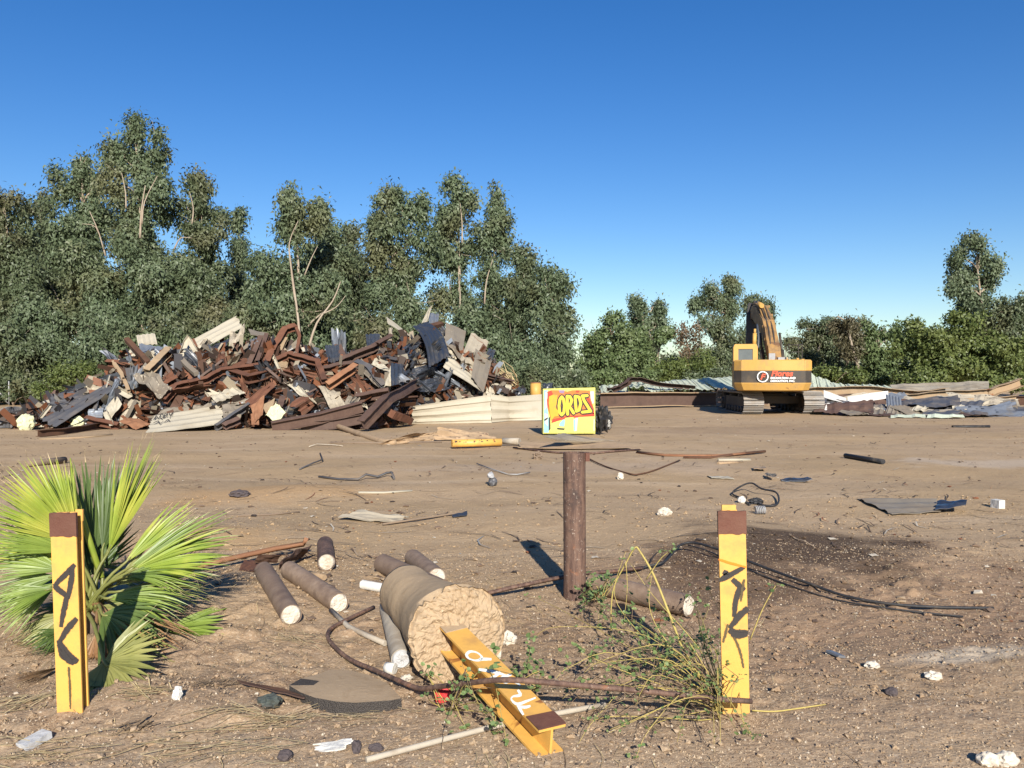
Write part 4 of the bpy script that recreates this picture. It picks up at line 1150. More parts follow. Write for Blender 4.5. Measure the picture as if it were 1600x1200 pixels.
strokes(gp, 'scribble', [[(247, 650), (246, 657), (249, 652), (252, 656)], [(253, 656), (254, 648), (258, 650), (255, 654), (259, 656)], [(260, 648), (260, 655), (264, 647), (265, 654)], [(266, 646), (269, 650), (273, 645), (270, 655)], [(248, 662), (254, 659), (258, 663), (262, 659)], [(264, 661), (268, 657), (272, 660)]], gmap, 1.5, 'spray_black')

# --- smaller pieces jammed in between
TOP = [(58, 668), (80, 630), (130, 612), (165, 590), (185, 566), (205, 552), (250, 548), (300, 548), (340, 540), (380, 530), (430, 538), (470, 545), (520, 550), (560, 552), (600, 540), (640, 525), (670, 515), (700, 520), (740, 535), (765, 560), (790, 595), (820, 612)]
def top_at(px):
    for (x0, y0), (x1, y1) in zip(TOP, TOP[1:]):
        if x0 <= px <= x1:
            return y0 + (y1 - y0) * (px - x0) / (x1 - x0)
    return 668
KINDS_F = [
    ('beam', 'rust', 'bent red purlin', 'red purlins jammed in the scrap heap', 30),
    ('beam', 'brown', 'brown purlin', 'brown purlins jammed in the scrap heap', 22),
    ('beam', 'darkrust', 'blackened bar', 'blackened bars in the scrap heap', 22),
    ('pan', 'beige', 'crumpled beige scrap', 'beige sheet scraps in the heap', 14),
    ('pan', 'black', 'crumpled black scrap', 'black sheet scraps in the heap', 34),  # black sheet, plus extra pieces that stand in for shaded gaps
    ('pan', 'taupe', 'crumpled grey brown scrap', 'grey brown sheet scraps in the heap', 26),
    ('pan', 'blue', 'crumpled blue grey scrap', 'blue grey sheet scraps in the heap', 18),
    ('pan', 'rust', 'bent red plate', 'red plates in the heap', 20),
    ('pan', 'cream', 'pale cream scrap', 'cream sheet scraps in the heap', 8),
]
rf = random.Random(42)
MARKS = [(170, 'the sliding charcoal sheet'), (232, 'the blue galvanised sheet'), (300, 'the long beige roof sheet'), (370, 'the dark hollow'), (440, 'the hooked red beam'), (505, 'the fan shaped sheet'), (572, 'the half hidden girder'), (640, 'the upright dark steel sheet'), (705, 'the big ribbed black sheet'), (9999, 'the torn taupe plate')]
def say(desc, px, py, ax, L, tp, lmid):
    mark = next(m for x, m in MARKS if px < x)
    f = (py - tp) / max(1, 668 - tp)
    hgt = 'high up' if f < .3 else 'halfway up' if f < .65 else 'low down'
    tl = 'level' if abs(ax.z) < .25 else 'steep' if abs(ax.z) > .75 else ('right leaning' if ax.z * ax.x > 0 else 'left leaning')
    return ('long ' if L > lmid else 'short ') + tl + ' ' + desc + ' ' + hgt + ' by ' + mark
sd_ = 500
USED = set()
for (ty, mt, lb, gp_, n) in KINDS_F:
    done, tries = 0, 0
    while done < n and tries < 3000:
        sd_ += 1; tries += 1
        px = rf.triangular(140, 640, 380) if mt in ('rust',) else rf.triangular(330, 770, 700) if (mt in ('black', 'blue', 'taupe') and rf.random() < .6) else rf.triangular(110, 480, 180) if mt in ('black', 'blue', 'beige', 'cream') else rf.uniform(120, 770)
        tp = top_at(px) + 10
        py = tp + ((666 if px < 625 else 612) - tp) * rf.random() ** 1.1
        p = S(px, py, rf.uniform(0.4, 1.2))
        if py < tp + 20: p.y += .3
        p.z = max(p.z, .1)
        ax = Vector((rf.gauss(0, 1), rf.gauss(0, .22), rf.gauss(0, .6))).normalized()
        if ty == 'beam':
            L = rf.uniform(.8, 1.9)
            lab = say(lb, px, py, ax, L, tp, 1.35)
            if lab in USED: continue
            USED.add(lab); done += 1
            mid = p + Vector((rf.uniform(-.2, .2), rf.uniform(-.3, .05), rf.uniform(-.1, .25)))
            bend = Vector((rf.gauss(0, .3), rf.gauss(0, .2), rf.gauss(0, .3)))
            q = [p - ax * L / 2, mid, p + ax * L / 2 + bend * L * .6]
            for v in q: v.z = max(v.z, .06)
            beam('purlin', lab, 'purlin', q, rf.choice('CCLLZ'), rf.uniform(.05, .10), rf.uniform(.08, .19), mt, gp_, sd_, up=(rf.gauss(0, .5), -.7, .6), sub=3)
        else:
            L, W = rf.uniform(.6, 1.7), rf.uniform(.3, .85)
            n_ = Vector((rf.gauss(0, .6), -1 + rf.gauss(0, .4), rf.gauss(.4, .6))).normalized()
            u_ = ax.cross(n_).normalized(); w_ = n_.cross(u_)
            L *= rf.uniform(1.0, 1.6); W *= rf.uniform(.5, .95)
            lab = say(lb, px, py, w_, L, tp, 1.3)
            if lab in USED: continue
            USED.add(lab); done += 1
            tw = rf.uniform(-1.1, 1.1)
            u2 = (u_ * math.cos(tw) + n_ * math.sin(tw)) * rf.uniform(.3, 1.15)
            cs = [p - u_ * W / 2 - w_ * L / 2, p + u_ * W / 2 - w_ * L / 2, p + u2 * W / 2 + w_ * L / 2, p - u2 * W / 2 + w_ * L / 2]
            for v in cs: v.z = max(v.z, .04)
            panel('scrap_sheet', lab, 'metal scrap', cs, ribs=rf.choice((0, 0, 2, 3)) if mt not in ('rust',) else 0, rib=.025, crumple=.13, bow=rf.uniform(-.14, .14), mats=(mt, {'beige': 'taupe', 'cream': 'taupe', 'rust': 'darkrust', 'black': 'charcoal', 'blue': 'navy', 'taupe': 'black'}[mt]), group=gp_, seed=sd_, nv=8, ragged=.06)
# added core, coloured dark for the shade between the pieces, and its loose chips
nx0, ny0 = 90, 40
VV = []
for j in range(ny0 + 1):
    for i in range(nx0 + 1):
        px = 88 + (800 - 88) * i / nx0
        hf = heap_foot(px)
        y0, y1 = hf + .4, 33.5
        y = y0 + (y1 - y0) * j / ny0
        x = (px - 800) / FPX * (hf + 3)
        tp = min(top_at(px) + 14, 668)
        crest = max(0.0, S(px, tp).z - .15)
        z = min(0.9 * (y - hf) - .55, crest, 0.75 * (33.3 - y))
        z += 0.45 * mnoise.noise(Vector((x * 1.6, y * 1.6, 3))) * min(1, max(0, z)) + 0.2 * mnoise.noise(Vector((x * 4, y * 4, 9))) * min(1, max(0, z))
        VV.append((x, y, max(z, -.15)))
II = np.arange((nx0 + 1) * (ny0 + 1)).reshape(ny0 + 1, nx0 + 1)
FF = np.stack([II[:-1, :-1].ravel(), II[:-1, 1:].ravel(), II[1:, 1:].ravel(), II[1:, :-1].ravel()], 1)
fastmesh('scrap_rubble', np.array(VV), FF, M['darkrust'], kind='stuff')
Vc, VA = [], np.array(VV)
rc = np.random.default_rng(5)
cand = VA[VA[:, 2] > -.05]
pick = cand[rc.integers(0, len(cand), 6500)]
for p in pick:
    a = rc.normal(size=3); a /= np.linalg.norm(a)
    b = np.cross(a, rc.normal(size=3)); b /= np.linalg.norm(b)
    L, W = rc.uniform(.12, .6), rc.uniform(.03, .13)
    q = p + rc.uniform(-.12, .12, 3) + np.array([0, -.05, .06])
    n = np.cross(a, b) * rc.uniform(-.1, .1)
    Vc += [q - a * L - b * W, q - a * L * .1 - b * W * 1.1 + n, q - a * L * .1 + b * W + n, q - a * L + b * W]
    Vc += [q - a * L * .1 - b * W * 1.1 + n, q + a * L - b * W * .7, q + a * L * .9 + b * W, q - a * L * .1 + b * W + n]
Vc = np.array(Vc).reshape(-1, 3)
Vc[:, 2] = np.maximum(Vc[:, 2], 0.01)
ch = Vc.reshape(-1, 8, 3)
# weld the two halves of each chip so that it is one bent piece
idx = np.arange(len(ch))[:, None] * 6
V6 = ch[:, [0, 1, 2, 3, 5, 6], :].reshape(-1, 3)
F6 = np.stack([np.concatenate([idx + 0, idx + 1, idx + 2, idx + 3], 1), np.concatenate([idx + 1, idx + 4, idx + 5, idx + 2], 1)], 1).reshape(-1, 4)
fastmesh('scrap_debris', V6, F6, M['scrap'], kind='stuff')

# dry branches behind the right end of the heap
db = empty('dry_branch', At(785, 600, 30.5), 'dry straw coloured branches leaning behind the right end of the heap', 'branch')
db.location.z = 0
mb = MB()
for i in range(26):
    a = At(rf.uniform(790, 812), rf.uniform(596, 606), 30.5 + rf.uniform(-.5, .5)); b = At(rf.uniform(772, 792), rf.uniform(560, 590), 30.5 + rf.uniform(-.5, .5))
    mb.tube([a, a.lerp(b, .5) + Vector((rf.uniform(-.2, .2), 0, rf.uniform(-.1, .2))), b], [.018, .014, .006], 4)
mb.build('twigs', M['straw'], db)
# ================================================================== EXCAVATOR
EX0 = Vector((10.79, 34.4, 0.0))
ex = empty('excavator', EX0, 'yellow tracked excavator parked with its rear to the viewer, red lettering on its counterweight', 'excavator')
SL = R(-13)
def xl(x, y, z):
    """upper works: slewed a little to the right"""
    return EX0 + Vector((x * math.cos(SL) - y * math.sin(SL), x * math.sin(SL) + y * math.cos(SL), z))
def xrot():
    return Matrix.Rotation(SL, 3, 'Z')
def stadium(hl, r, n):
    """n points and tangents evenly round a track loop"""
    per = 4 * hl + 2 * math.pi * r
    out = []
    for i in range(n):
        s = per * i / n
        if s < 2 * hl: out.append((-hl + s, -r, 0.0))
        elif s < 2 * hl + math.pi * r:
            a = (s - 2 * hl) / r; out.append((hl + r * math.sin(a), -r * math.cos(a), a))
        elif s < 4 * hl + math.pi * r: out.append((hl - (s - 2 * hl - math.pi * r), r, math.pi))
        else:
            a = (s - 4 * hl - math.pi * r) / r; out.append((-hl - r * math.sin(a), r * math.cos(a), math.pi + a))
    return out
shoe_me = None
for sx in (-1.2, 1.2):
    mb = MB()
    mb.box(EX0 + Vector((sx, 0, .46)), (.34, 3.6, .46))
    mb.box(EX0 + Vector((sx, 0, .46)), (.26, 3.9, .30))
    for yy in (-1.78, 1.78):
        mb.tube([EX0 + Vector((sx - .2, yy, .45)), EX0 + Vector((sx + .2, yy, .45))], .34, 20)
        mb.tube([EX0 + Vector((sx - .27, yy, .45)), EX0 + Vector((sx + .27, yy, .45))], .15, 14)
    for yy in (-1.2, -.75, -.3, .15, .6, 1.05):
        mb.tube([EX0 + Vector((sx - .24, yy, .18)), EX0 + Vector((sx + .24, yy, .18))], .12, 12)
    for yy in (-.7, .6):
        mb.tube([EX0 + Vector((sx - .2, yy, .74)), EX0 + Vector((sx + .2, yy, .74))], .07, 10)
    tr = mb.build('track', M['excdark'], ex)
    for i, (yy, zz, a) in enumerate(stadium(1.78, .40, 46)):
        if shoe_me is None:
            m2 = MB()
            m2.box((0, 0, -.015), (.80, .185, .022))
            for k in (-.07, 0, .07):
                m2.box((0, k, -.036), (.80, .016, .03))
            m2.box((-.13, 0, .022), (.05, .16, .05)); m2.box((.13, 0, .022), (.05, .16, .05))
            for bx in (-.06, .06):
                m2.tube([(bx, .02, -.026), (bx, .02, -.036)], .018, 6)
            o = m2.build('track_shoe', M['track'], None, loc=(0, 0, 0))
            shoe_me = o.data
        else:
            o = bpy.data.objects.new('track_shoe', shoe_me)
            COL.objects.link(o)
        o.parent = tr
        o.location = (sx, yy, .46 + zz)
        o.rotation_euler = (a, 0, 0)
mb = MB()
mb.box(EX0 + Vector((0, 0, .62)), (1.3, 1.5, .36)); mb.box(EX0 + Vector((0, -.75, .55)), (2.1, .35, .3)); mb.box(EX0 + Vector((0, .75, .55)), (2.1, .35, .3))
mb.tube([EX0 + Vector((0, 0, .78)), EX0 + Vector((0, 0, 1.0))], .62, 24)
mb.build('car_body', M['excdark'], ex)
# counterweight with three bands, gently bowed at the back
def cw_outline(w, y0, yb, ch):
    pts = [(-w, y0), (-w, yb + ch)]
    for i in range(9):
        f = i / 8
        pts.append((-w + ch * .9 + (2 * w - 1.8 * ch) * f, yb - .16 * math.sin(math.pi * f)))
    pts += [(w, yb + ch), (w, y0)]
    return pts
def band(mb, zs, mi=0):
    """stack of outlines: zs = [(z, inset)]"""
    rings = []
    for (z, ins) in zs:
        rings.append([xl(x, y, z) for (x, y) in cw_outline(1.45 - ins, -2.0, -3.0 + ins, .28)])
    n = len(rings[0])
    vs = [p for r in rings for p in r]
    fs = []
    for i in range(len(rings) - 1):
        for k in range(n):
            a, b = i * n + k, i * n + (k + 1) % n
            fs.append((a, b, b + n, a + n))
    fs += [tuple(range(n - 1, -1, -1)), tuple((len(rings) - 1) * n + k for k in range(n))]
    mb.add(vs, fs, mi)
mb = MB(); band(mb, [(1.74, .01), (1.76, 0), (2.12, 0), (2.17, .05)]); cw = mb.build('counterweight', M['exc'], ex)
mb = MB(); band(mb, [(1.28, .012), (1.74, .012)]); lb_ = mb.build('label_band', M['excdark'], cw)
mb = MB(); band(mb, [(.95, .16), (.99, .10), (1.24, .015), (1.28, .01)]); mb.build('lower_skirt', M['exc'], cw)
mb = MB()
for sx in (-1.16, 1.16):
    mb.box(xl(sx, -3.01 + .02, 1.96), (.02, .05, .4), xrot())
mb.box(xl(1.1, -2.9, 2.17), (.10, .10, .05), xrot())
mb.tube([xl(.95, -2.5, 2.17), xl(.95, -2.5, 2.24)], .05, 8); mb.tube([xl(.55, -2.6, 2.17), xl(.55, -2.6, 2.26)], .025, 6)
mb.build('lifting_lug', M['exc'], cw)
# lettering
def text3d(name, s, size, loc, mat, parent, bold=0.0, shear=0.0, sx=1.0, rotz=SL):
    cu = bpy.data.curves.new(name, 'FONT')
    cu.body = s; cu.size = size; cu.shear = shear; cu.offset = bold; cu.extrude = 0.003; cu.resolution_u = 3
    ob = bpy.data.objects.new(name, cu)
    COL.objects.link(ob)
    dg = bpy.context.evaluated_depsgraph_get()
    me = bpy.data.meshes.new_from_object(ob.evaluated_get(dg))
    bpy.data.objects.remove(ob)
    mt = Matrix.Translation(loc - root_loc(parent)) @ Matrix.Rotation(rotz, 4, 'Z') @ Matrix.Rotation(math.pi / 2, 4, 'X') @ Matrix.Diagonal((sx, 1, 1, 1))
    me.transform(mt)
    me.materials.clear(); me.materials.append(M[mat])
    o = bpy.data.objects.new(name, me)
    COL.objects.link(o)
    o.parent = parent
    return o
text3d('lettering', 'Flores', .30, xl(-.10, -3.175, 1.535), 't_red', lb_, .012, .25, 1.05)
text3d('lettering', 'EXCAVATION AND', .105, xl(-.12, -3.175, 1.425), 't_white', lb_, .005, .12, 1.0)
text3d('lettering', 'DEMOLITION, INC.', .105, xl(-.12, -3.175, 1.315), 't_white', lb_, .005, .12, 1.0)
mb = MB()
def ring(cx, cz, y, r0, r1, n=32):
    vs, fs = [], []
    for i in range(n):
        a = 2 * math.pi * i / n
        vs += [xl(cx + r0 * math.cos(a), y, cz + r0 * math.sin(a)), xl(cx + r1 * math.cos(a), y, cz + r1 * math.sin(a))]
    for i in range(n):
        j = (i + 1) % n
        fs.append((2 * i, 2 * i + 1, 2 * j + 1, 2 * j))
    return vs, fs
vs, fs = ring(-.40, 1.51, -3.18, .175, .215)
mb.add(vs, fs); mb.build('emblem_ring', M['t_white'], lb_)
text3d('emblem_letter', 'F', .30, xl(-.50, -3.18, 1.41), 't_red', lb_, .012, .3, 1.05)
# house, cab, handrails
mb = MB()
mb.prism([xl(-1.36, -2.0, 1.0), xl(1.36, -2.0, 1.0), xl(1.36, -2.0, 2.06), xl(-1.36, -2.0, 2.06)], xl(0, -2.0, 0), xl(0, .25, 0))
mb.box(xl(.55, .75, 1.32), (1.6, 1.0, .62), xrot()); mb.box(xl(0, .2, 1.06), (2.5, 2.4, .14), xrot())
mb.build('engine_house', M['exc'], ex)
cabm = MB()
prof_ = [(-1.36, 1.06), (-.36, 1.06), (-.36, 2.80), (-.44, 2.90), (-1.26, 2.90), (-1.36, 2.80)]
ry = .26
# cab shell: rear wall with an opening, sides, roof, front
cabm.prism([xl(-1.36, ry, 1.06), xl(-1.28, ry, 1.06), xl(-1.28, ry, 2.80), xl(-1.36, ry, 2.78)], xl(0, 0, 0), xl(0, 1.55, 0))
cabm.prism([xl(-.44, ry, 1.06), xl(-.36, ry, 1.06), xl(-.36, ry, 2.78), xl(-.44, ry, 2.80)], xl(0, 0, 0), xl(0, 1.55, 0))
cabm.prism([xl(-1.36, ry, 2.78), xl(-.36, ry, 2.78), xl(-.42, ry, 2.90), xl(-1.30, ry, 2.90)], xl(0, 0, 0), xl(0, 1.6, 0))
cabm.box(xl(-.86, ry + .04, 1.62), (.84, .08, 1.12), xrot())
cabm.box(xl(-1.22, ry + .04, 2.48), (.12, .08, .60), xrot()); cabm.box(xl(-.50, ry + .04, 2.48), (.12, .08, .60), xrot()); cabm.box(xl(-.86, ry + .04, 2.735), (.60, .08, .09), xrot())
cabm.box(xl(-.86, ry + 1.5, 1.5), (.84, .06, .9), xrot())
cab = cabm.build('cab', M['exc'], ex)
MB().box(xl(-.86, ry + .045, 2.435), (.60, .015, .51), xrot()).build('rear_window', M['glass'], cab)
MB().box(xl(-.86, ry + 1.5, 2.36), (.84, .015, .8), xrot()).build('windscreen', M['glass'], cab)
mb = MB(); mb.box(xl(-.86, ry + .7, 1.5), (.5, .5, .25), xrot()); mb.box(xl(-.86, ry + .5, 2.0), (.46, .14, .75), xrot()); mb.build('driver_seat', M['excdark'], cab)
for (x0, y0) in ((.72, -1.6), (1.22, -1.6)):
    mb = MB()
    mb.tube(smooth_path([xl(x0, y0, 2.05), xl(x0, y0, 2.72), xl(x0, y0 + .1, 2.80), xl(x0, y0 + 1.1, 2.80), xl(x0, y0 + 1.2, 2.72), xl(x0, y0 + 1.2, 2.05)], 3), .016, 6)
    mb.build('handrail', M['excdark'], ex)
mb = MB(); mb.tube([xl(1.22, -1.6, 2.5), xl(.72, -1.6, 2.5)], .016, 6); mb.tube([xl(.72, -1.6, 2.78), xl(1.22, -1.6, 2.78)], .02, 6); mb.build('handrail', M['excdark'], ex)
# boom, stick, bucket, cylinders, hoses
def boxloft(mb, secs, mi=0):
    """secs: (centre, width vector, height vector)"""
    vs = []
    for (c, w, h) in secs:
        vs += [c - w - h, c + w - h, c + w + h, c - w + h]
    fs = []
    for i in range(len(secs) - 1):
        for k in range(4):
            a, b = i * 4 + k, i * 4 + (k + 1) % 4
            fs.append((a, b, b + 4, a + 4))
    fs += [(3, 2, 1, 0), tuple(len(vs) - 4 + k for k in range(4))]
    mb.add(vs, fs, mi)
WX = xrot() @ Vector((1, 0, 0))
def sec(x, y, z, w, h, dy, dz):
    """section at a point, path direction (dy,dz)"""
    t = Vector((dy, dz)).normalized()
    n = xrot() @ Vector((0, -t.y, 0))
    return (xl(x, y, z), WX * w * .5, (n + Vector((0, 0, t.x))) * h * .5)
bt = MB()
boxloft(bt, [sec(.42, .55, 1.62, .50, .5, 1, 1.6), sec(.38, 1.3, 2.55, .5, .72, 1, 1.2), sec(.22, 2.5, 3.7, .5, .9, 1, .8), sec(.05, 3.8, 4.35, .5, .82, 1, .35), sec(-.08, 5.0, 4.62, .48, .6, 1, .1), sec(-.15, 6.1, 4.5, .46, .4, 1, -.25)])
boom = bt.build('boom', M['excworn'], ex)
mb = MB(); hz = MB()
for k in range(4):
    ox = .10 - .09 * k + .24
    rs = random.Random(k)
    pth = [xl(ox + .08, 1.0, 2.55 + .1), xl(ox + .04, 1.7, 3.35 + rs.uniform(.0, .2)), xl(ox - .08, 2.6, 4.2 + rs.uniform(.0, .1)), xl(ox - .22, 3.7, 4.85 + rs.uniform(-.05, .08)), xl(ox - .36, 4.9, 5.0 + rs.uniform(-.05, .06))]
    (mb if k % 2 else hz).tube(smooth_path(pth, 5), .04, 6)
for k in range(9):
    rs = random.Random(50 + k)
    f0 = rs.uniform(0, .8); f1 = f0 + rs.uniform(.15, .4)
    cen = lambda f, o: xl(.36 - .42 * f + o, 1.0 + 3.9 * f, 2.62 + 2.55 * f - .9 * f * f + .55 * math.sin(f * 3.0) * .6 + .10)
    o0 = rs.uniform(-.24, .24)
    (mb if k % 3 else hz).tube(smooth_path([cen(f0, o0), cen((f0 + f1) / 2, o0 + rs.uniform(-.15, .15)) + Vector((0, 0, rs.uniform(.08, .3))), cen(f1, rs.uniform(-.24, .24))], 4), rs.choice((.022, .03, .04)), 5)
for (y, z) in ((1.5, 3.15), (2.1, 3.75), (2.9, 4.3), (3.7, 4.76)):
    f = (y - 1) / 3.5
    mb.box(xl(.34 - .3 * f, y, z), (.58, .10, .12), xrot())
mb.build('hydraulic_line', M['excworn'], boom); hz.build('rubber_hose', M['excdark'], boom)
mb = MB()
for sx in (-.42, .42):
    a, b = xl(.42 + sx, .95, 1.35), xl(.30 + sx, 2.4, 3.45)
    mb.tube([a, a.lerp(b, .62)], .10, 12)
    mb.tube([a.lerp(b, .6), b], .055, 10)
mb.build('boom_cylinder', M['excdark'], boom)
mb = MB(); a, b = xl(.0, 3.0, 4.75), xl(-.16, 5.9, 5.2)
mb.tube([a, a.lerp(b, .65)], .11, 12); mb.tube([a.lerp(b, .6), b], .06, 10); mb.build('stick_cylinder', M['exc'], boom)
st = MB()
boxloft(st, [sec(-.20, 6.25, 5.15, .44, .4, .15, -1), sec(-.27, 6.0, 4.5, .5, .75, -.15, -1), sec(-.34, 5.6, 3.2, .46, .55, -.2, -1), sec(-.38, 5.2, 2.0, .4, .36, -.2, -1)])
stick = st.build('stick', M['excdark'], ex)  # stick is one dark tone, unlike the yellow boom
mb = MB()
for i in range(7):
    a0, a1 = -2.4 + i * .42, -2.4 + (i + 1) * .42
    q = [xl(-.38, 4.9 + .62 * math.cos(a), 1.55 + .62 * math.sin(a)) for a in (a0, a1)]
    c0 = xl(-.38, 4.9, 1.55)
    d0, d1 = (q[0] - c0).normalized() * .03, (q[1] - c0).normalized() * .03
    mb.add([q[0] - WX * .58, q[0] + WX * .58, q[1] + WX * .58, q[1] - WX * .58, q[0] - WX * .58 - d0, q[0] + WX * .58 - d0, q[1] + WX * .58 - d1, q[1] - WX * .58 - d1], [(0, 1, 2, 3), (7, 6, 5, 4), (0, 4, 5, 1), (2, 6, 7, 3), (0, 3, 7, 4), (1, 5, 6, 2)])
for s in (-1, 1):
    ang = [-2.4 + i * .42 for i in range(8)]
    mb.prism([xl(-.38, 4.9 + .6 * math.cos(a), 1.55 + .6 * math.sin(a)) + WX * .56 * s for a in ang], Vector((0, 0, 0)), WX * .03 * s)
for k in range(5):
    p = xl(-.38, 4.9 + .62 * math.cos(-2.4), 1.55 + .62 * math.sin(-2.4)) + WX * (-.46 + .23 * k)
    mb.box(p + Vector((0, -.06, .08)), (.07, .2, .06), xrot())
mb.box(xl(-.38, 5.15, 2.0), (.3, .4, .3), xrot())
mb.build('bucket', M['track'], ex)
# upright cylinder and hose beside the cab top, work lamp
mb = MB(); mb.tube([xl(-.42, 1.6, 2.85), xl(-.40, 1.65, 3.42)], .085, 10); mb.tube([xl(-.40, 1.65, 3.4), xl(-.39, 1.66, 3.62)], .05, 8); mb.build('exhaust_stack', M['exc'], ex)
mb = MB(); mb.tube(smooth_path([xl(-.25, 1.7, 2.75), xl(-.22, 1.9, 3.3), xl(-.26, 2.2, 3.85)], 4), .05, 8); mb.build('hose', M['navy'], ex)
mb = MB(); mb.box(xl(.2, .1, 2.35), (.25, .3, .28), xrot()); mb.box(xl(.62, -.1, 2.2), (.4, .5, .24), xrot()); mb.build('air_filter', M['steel'], ex)

# ================================================================== GRAFFITI BOX
bx0 = G(890, 679)
YB = bx0.y
bxr = empty('graffiti_box', (bx0.x, YB, 0), 'square metal box painted all over with graffiti, yellow letters ORDS', 'metal box')
xL, xR = At(848.5, 640, YB).x, At(930, 640, YB).x
zT0, zT1 = At(848, 607.5, YB).z, At(930, 605.5, YB).z
mb = MB()
mb.add([(xL, YB, .02), (xR, YB, .02), (xR, YB, zT1), (xL, YB, zT0), (xL - .02, YB + .42, .02), (xR - .02, YB + .42, .02), (xR - .02, YB + .42, zT1 - .02), (xL - .02, YB + .42, zT0 - .02)], [(0, 1, 2, 3), (5, 4, 7, 6), (4, 0, 3, 7), (1, 5, 6, 2), (3, 2, 6, 7), (4, 5, 1, 0)])
mb.build('case', M['p_lemon'], bxr)
mb = MB(); mb.box(((xL + xR) / 2, YB - .012, (zT0) / 2 + .01), (xR - xL - .03, .02, zT0 - .06)); door = mb.build('door', M['p_lemon'], bxr)
FW, FH = xR - xL, zT0
def fm(x, y, k):
    """point of the painted face, x,y as in the enlarged photo; k = which coat"""
    u = (x - 180) / 820.0
    v = (965 - y) / 695.0
    return Vector((xL + .016 + u * (FW - .032), YB - .024 - .0025 * k, .045 + v * (FH - .085)))
def coat(name, polys, k, mat):
    mb = MB()
    for p in polys:
        q = [fm(x, y, k) for x, y in p]
        mb.add(q, [tuple(range(len(q)))])
    o = mb.build(name, M[mat], door)
    return o
def fat(lines, w, k, name, mat):
    """painted strokes with round joints"""
    mb = MB()
    dz = 0
    for ln in lines:
        ww = w
        if isinstance(ln, tuple): ln, ww = ln
        for (x0, y0), (x1, y1) in zip(ln, ln[1:]):
            L = math.hypot(x1 - x0, y1 - y0) or 1
            nx, ny = -(y1 - y0) / L * ww / 2, (x1 - x0) / L * ww / 2
            q = [(x0 + nx, y0 + ny), (x1 + nx, y1 + ny), (x1 - nx, y1 - ny), (x0 - nx, y0 - ny)]
            mb.add([fm(a, b, k + dz * .02) for a, b in q], [(0, 1, 2, 3)]); dz += 1
        for (x, y) in ln:
            q = [(x + ww / 2 * math.cos(2 * math.pi * i / 8), y + ww / 2 * math.sin(2 * math.pi * i / 8)) for i in range(8)]
            mb.add([fm(a, b, k + dz * .02) for a, b in q], [tuple(range(8))]); dz += 1
    return mb.build(name, M[mat], door)
coat('painted_patch', [[(182, 270), (250, 268), (235, 420), (250, 640), (262, 760), (262, 960), (182, 960)]], 0, 'p_cyan')
coat('painted_patch', [[(205, 300), (235, 290), (230, 540), (195, 600)], [(195, 640), (245, 660), (250, 860), (200, 800)]], .15, 'p_white')
coat('painted_patch', [[(900, 290), (985, 285), (985, 480), (930, 500)], [(500, 290), (620, 285), (600, 330), (520, 340)], [(690, 720), (740, 700), (720, 930), (670, 940)]], 0.3, 'p_white')
coat('painted_patch', [[(230, 300), (300, 268), (440, 268), (560, 290), (640, 268), (760, 268), (925, 272), (935, 400), (985, 560), (1000, 690), (760, 690), (560, 700), (420, 760), (320, 810), (240, 560), (230, 420), (270, 350)]], 1, 'p_orange')
coat('painted_patch', [[(300, 800), (330, 740), (420, 720), (560, 690), (780, 680), (990, 640), (990, 700), (700, 715), (560, 730), (420, 765)], [(860, 380), (915, 400), (985, 580), (990, 660), (930, 640), (960, 600)]], 2, 'p_red')
coat('painted_patch', [[(275, 950), (295, 830), (325, 800), (450, 760), (450, 830), (395, 950)], [(520, 720), (660, 705), (668, 955), (522, 955)], [(735, 705), (988, 695), (985, 958), (720, 962), (715, 900)]], 3, 'p_lemon')
coat('painted_patch', [[(440, 800), (500, 740), (525, 760), (510, 860), (430, 850)], [(660, 730), (690, 760), (690, 930), (665, 930)], [(985, 740), (997, 740), (995, 930), (982, 930)]], 4, 'p_cyan')
coat('painted_patch', [[(245, 290), (300, 268), (330, 330), (270, 420), (262, 560), (235, 500)]], 2.2, 'p_red')
coat('painted_patch', [[(420, 268), (520, 268), (500, 320), (440, 310)]], 2.4, 'p_purple')
coat('painted_patch', [[(700, 268), (760, 270), (740, 310), (690, 300)]], 2.6, 'p_red')
coat('painted_patch', [[(400, 880), (520, 890), (510, 915), (390, 905)], [(262, 720), (285, 690), (290, 900), (262, 930)], [(192, 740), (245, 710), (245, 735), (192, 770)]], 5, 'p_black')
O_ = [(470, 375), (440, 420), (425, 520), (435, 630), (470, 670), (505, 630), (515, 520), (500, 420), (470, 375)]
R1 = [(565, 660), (560, 500), (555, 365), (600, 370), (630, 430), (610, 500), (575, 510), (625, 580), (660, 640)]
D_ = [(685, 365), (690, 480), (705, 610), (750, 590), (775, 480), (750, 380), (685, 365)]
S_ = [(880, 355), (800, 360), (830, 440), (880, 520), (935, 610), (800, 625)]
fat([O_, R1, D_, S_], 84, 6, 'letter_outline', 'p_black')
coat('painted_letter', [[(265, 370), (330, 340), (400, 345), (395, 430), (375, 560), (410, 600), (420, 690), (350, 700), (300, 760), (280, 640), (260, 480)]], 7, 'p_gold')
for nm, ln in (('painted_letter', O_), ('painted_letter', R1), ('painted_letter', D_), ('painted_letter', S_)):
    fat([ln], 46, 8, nm, 'p_yellow')
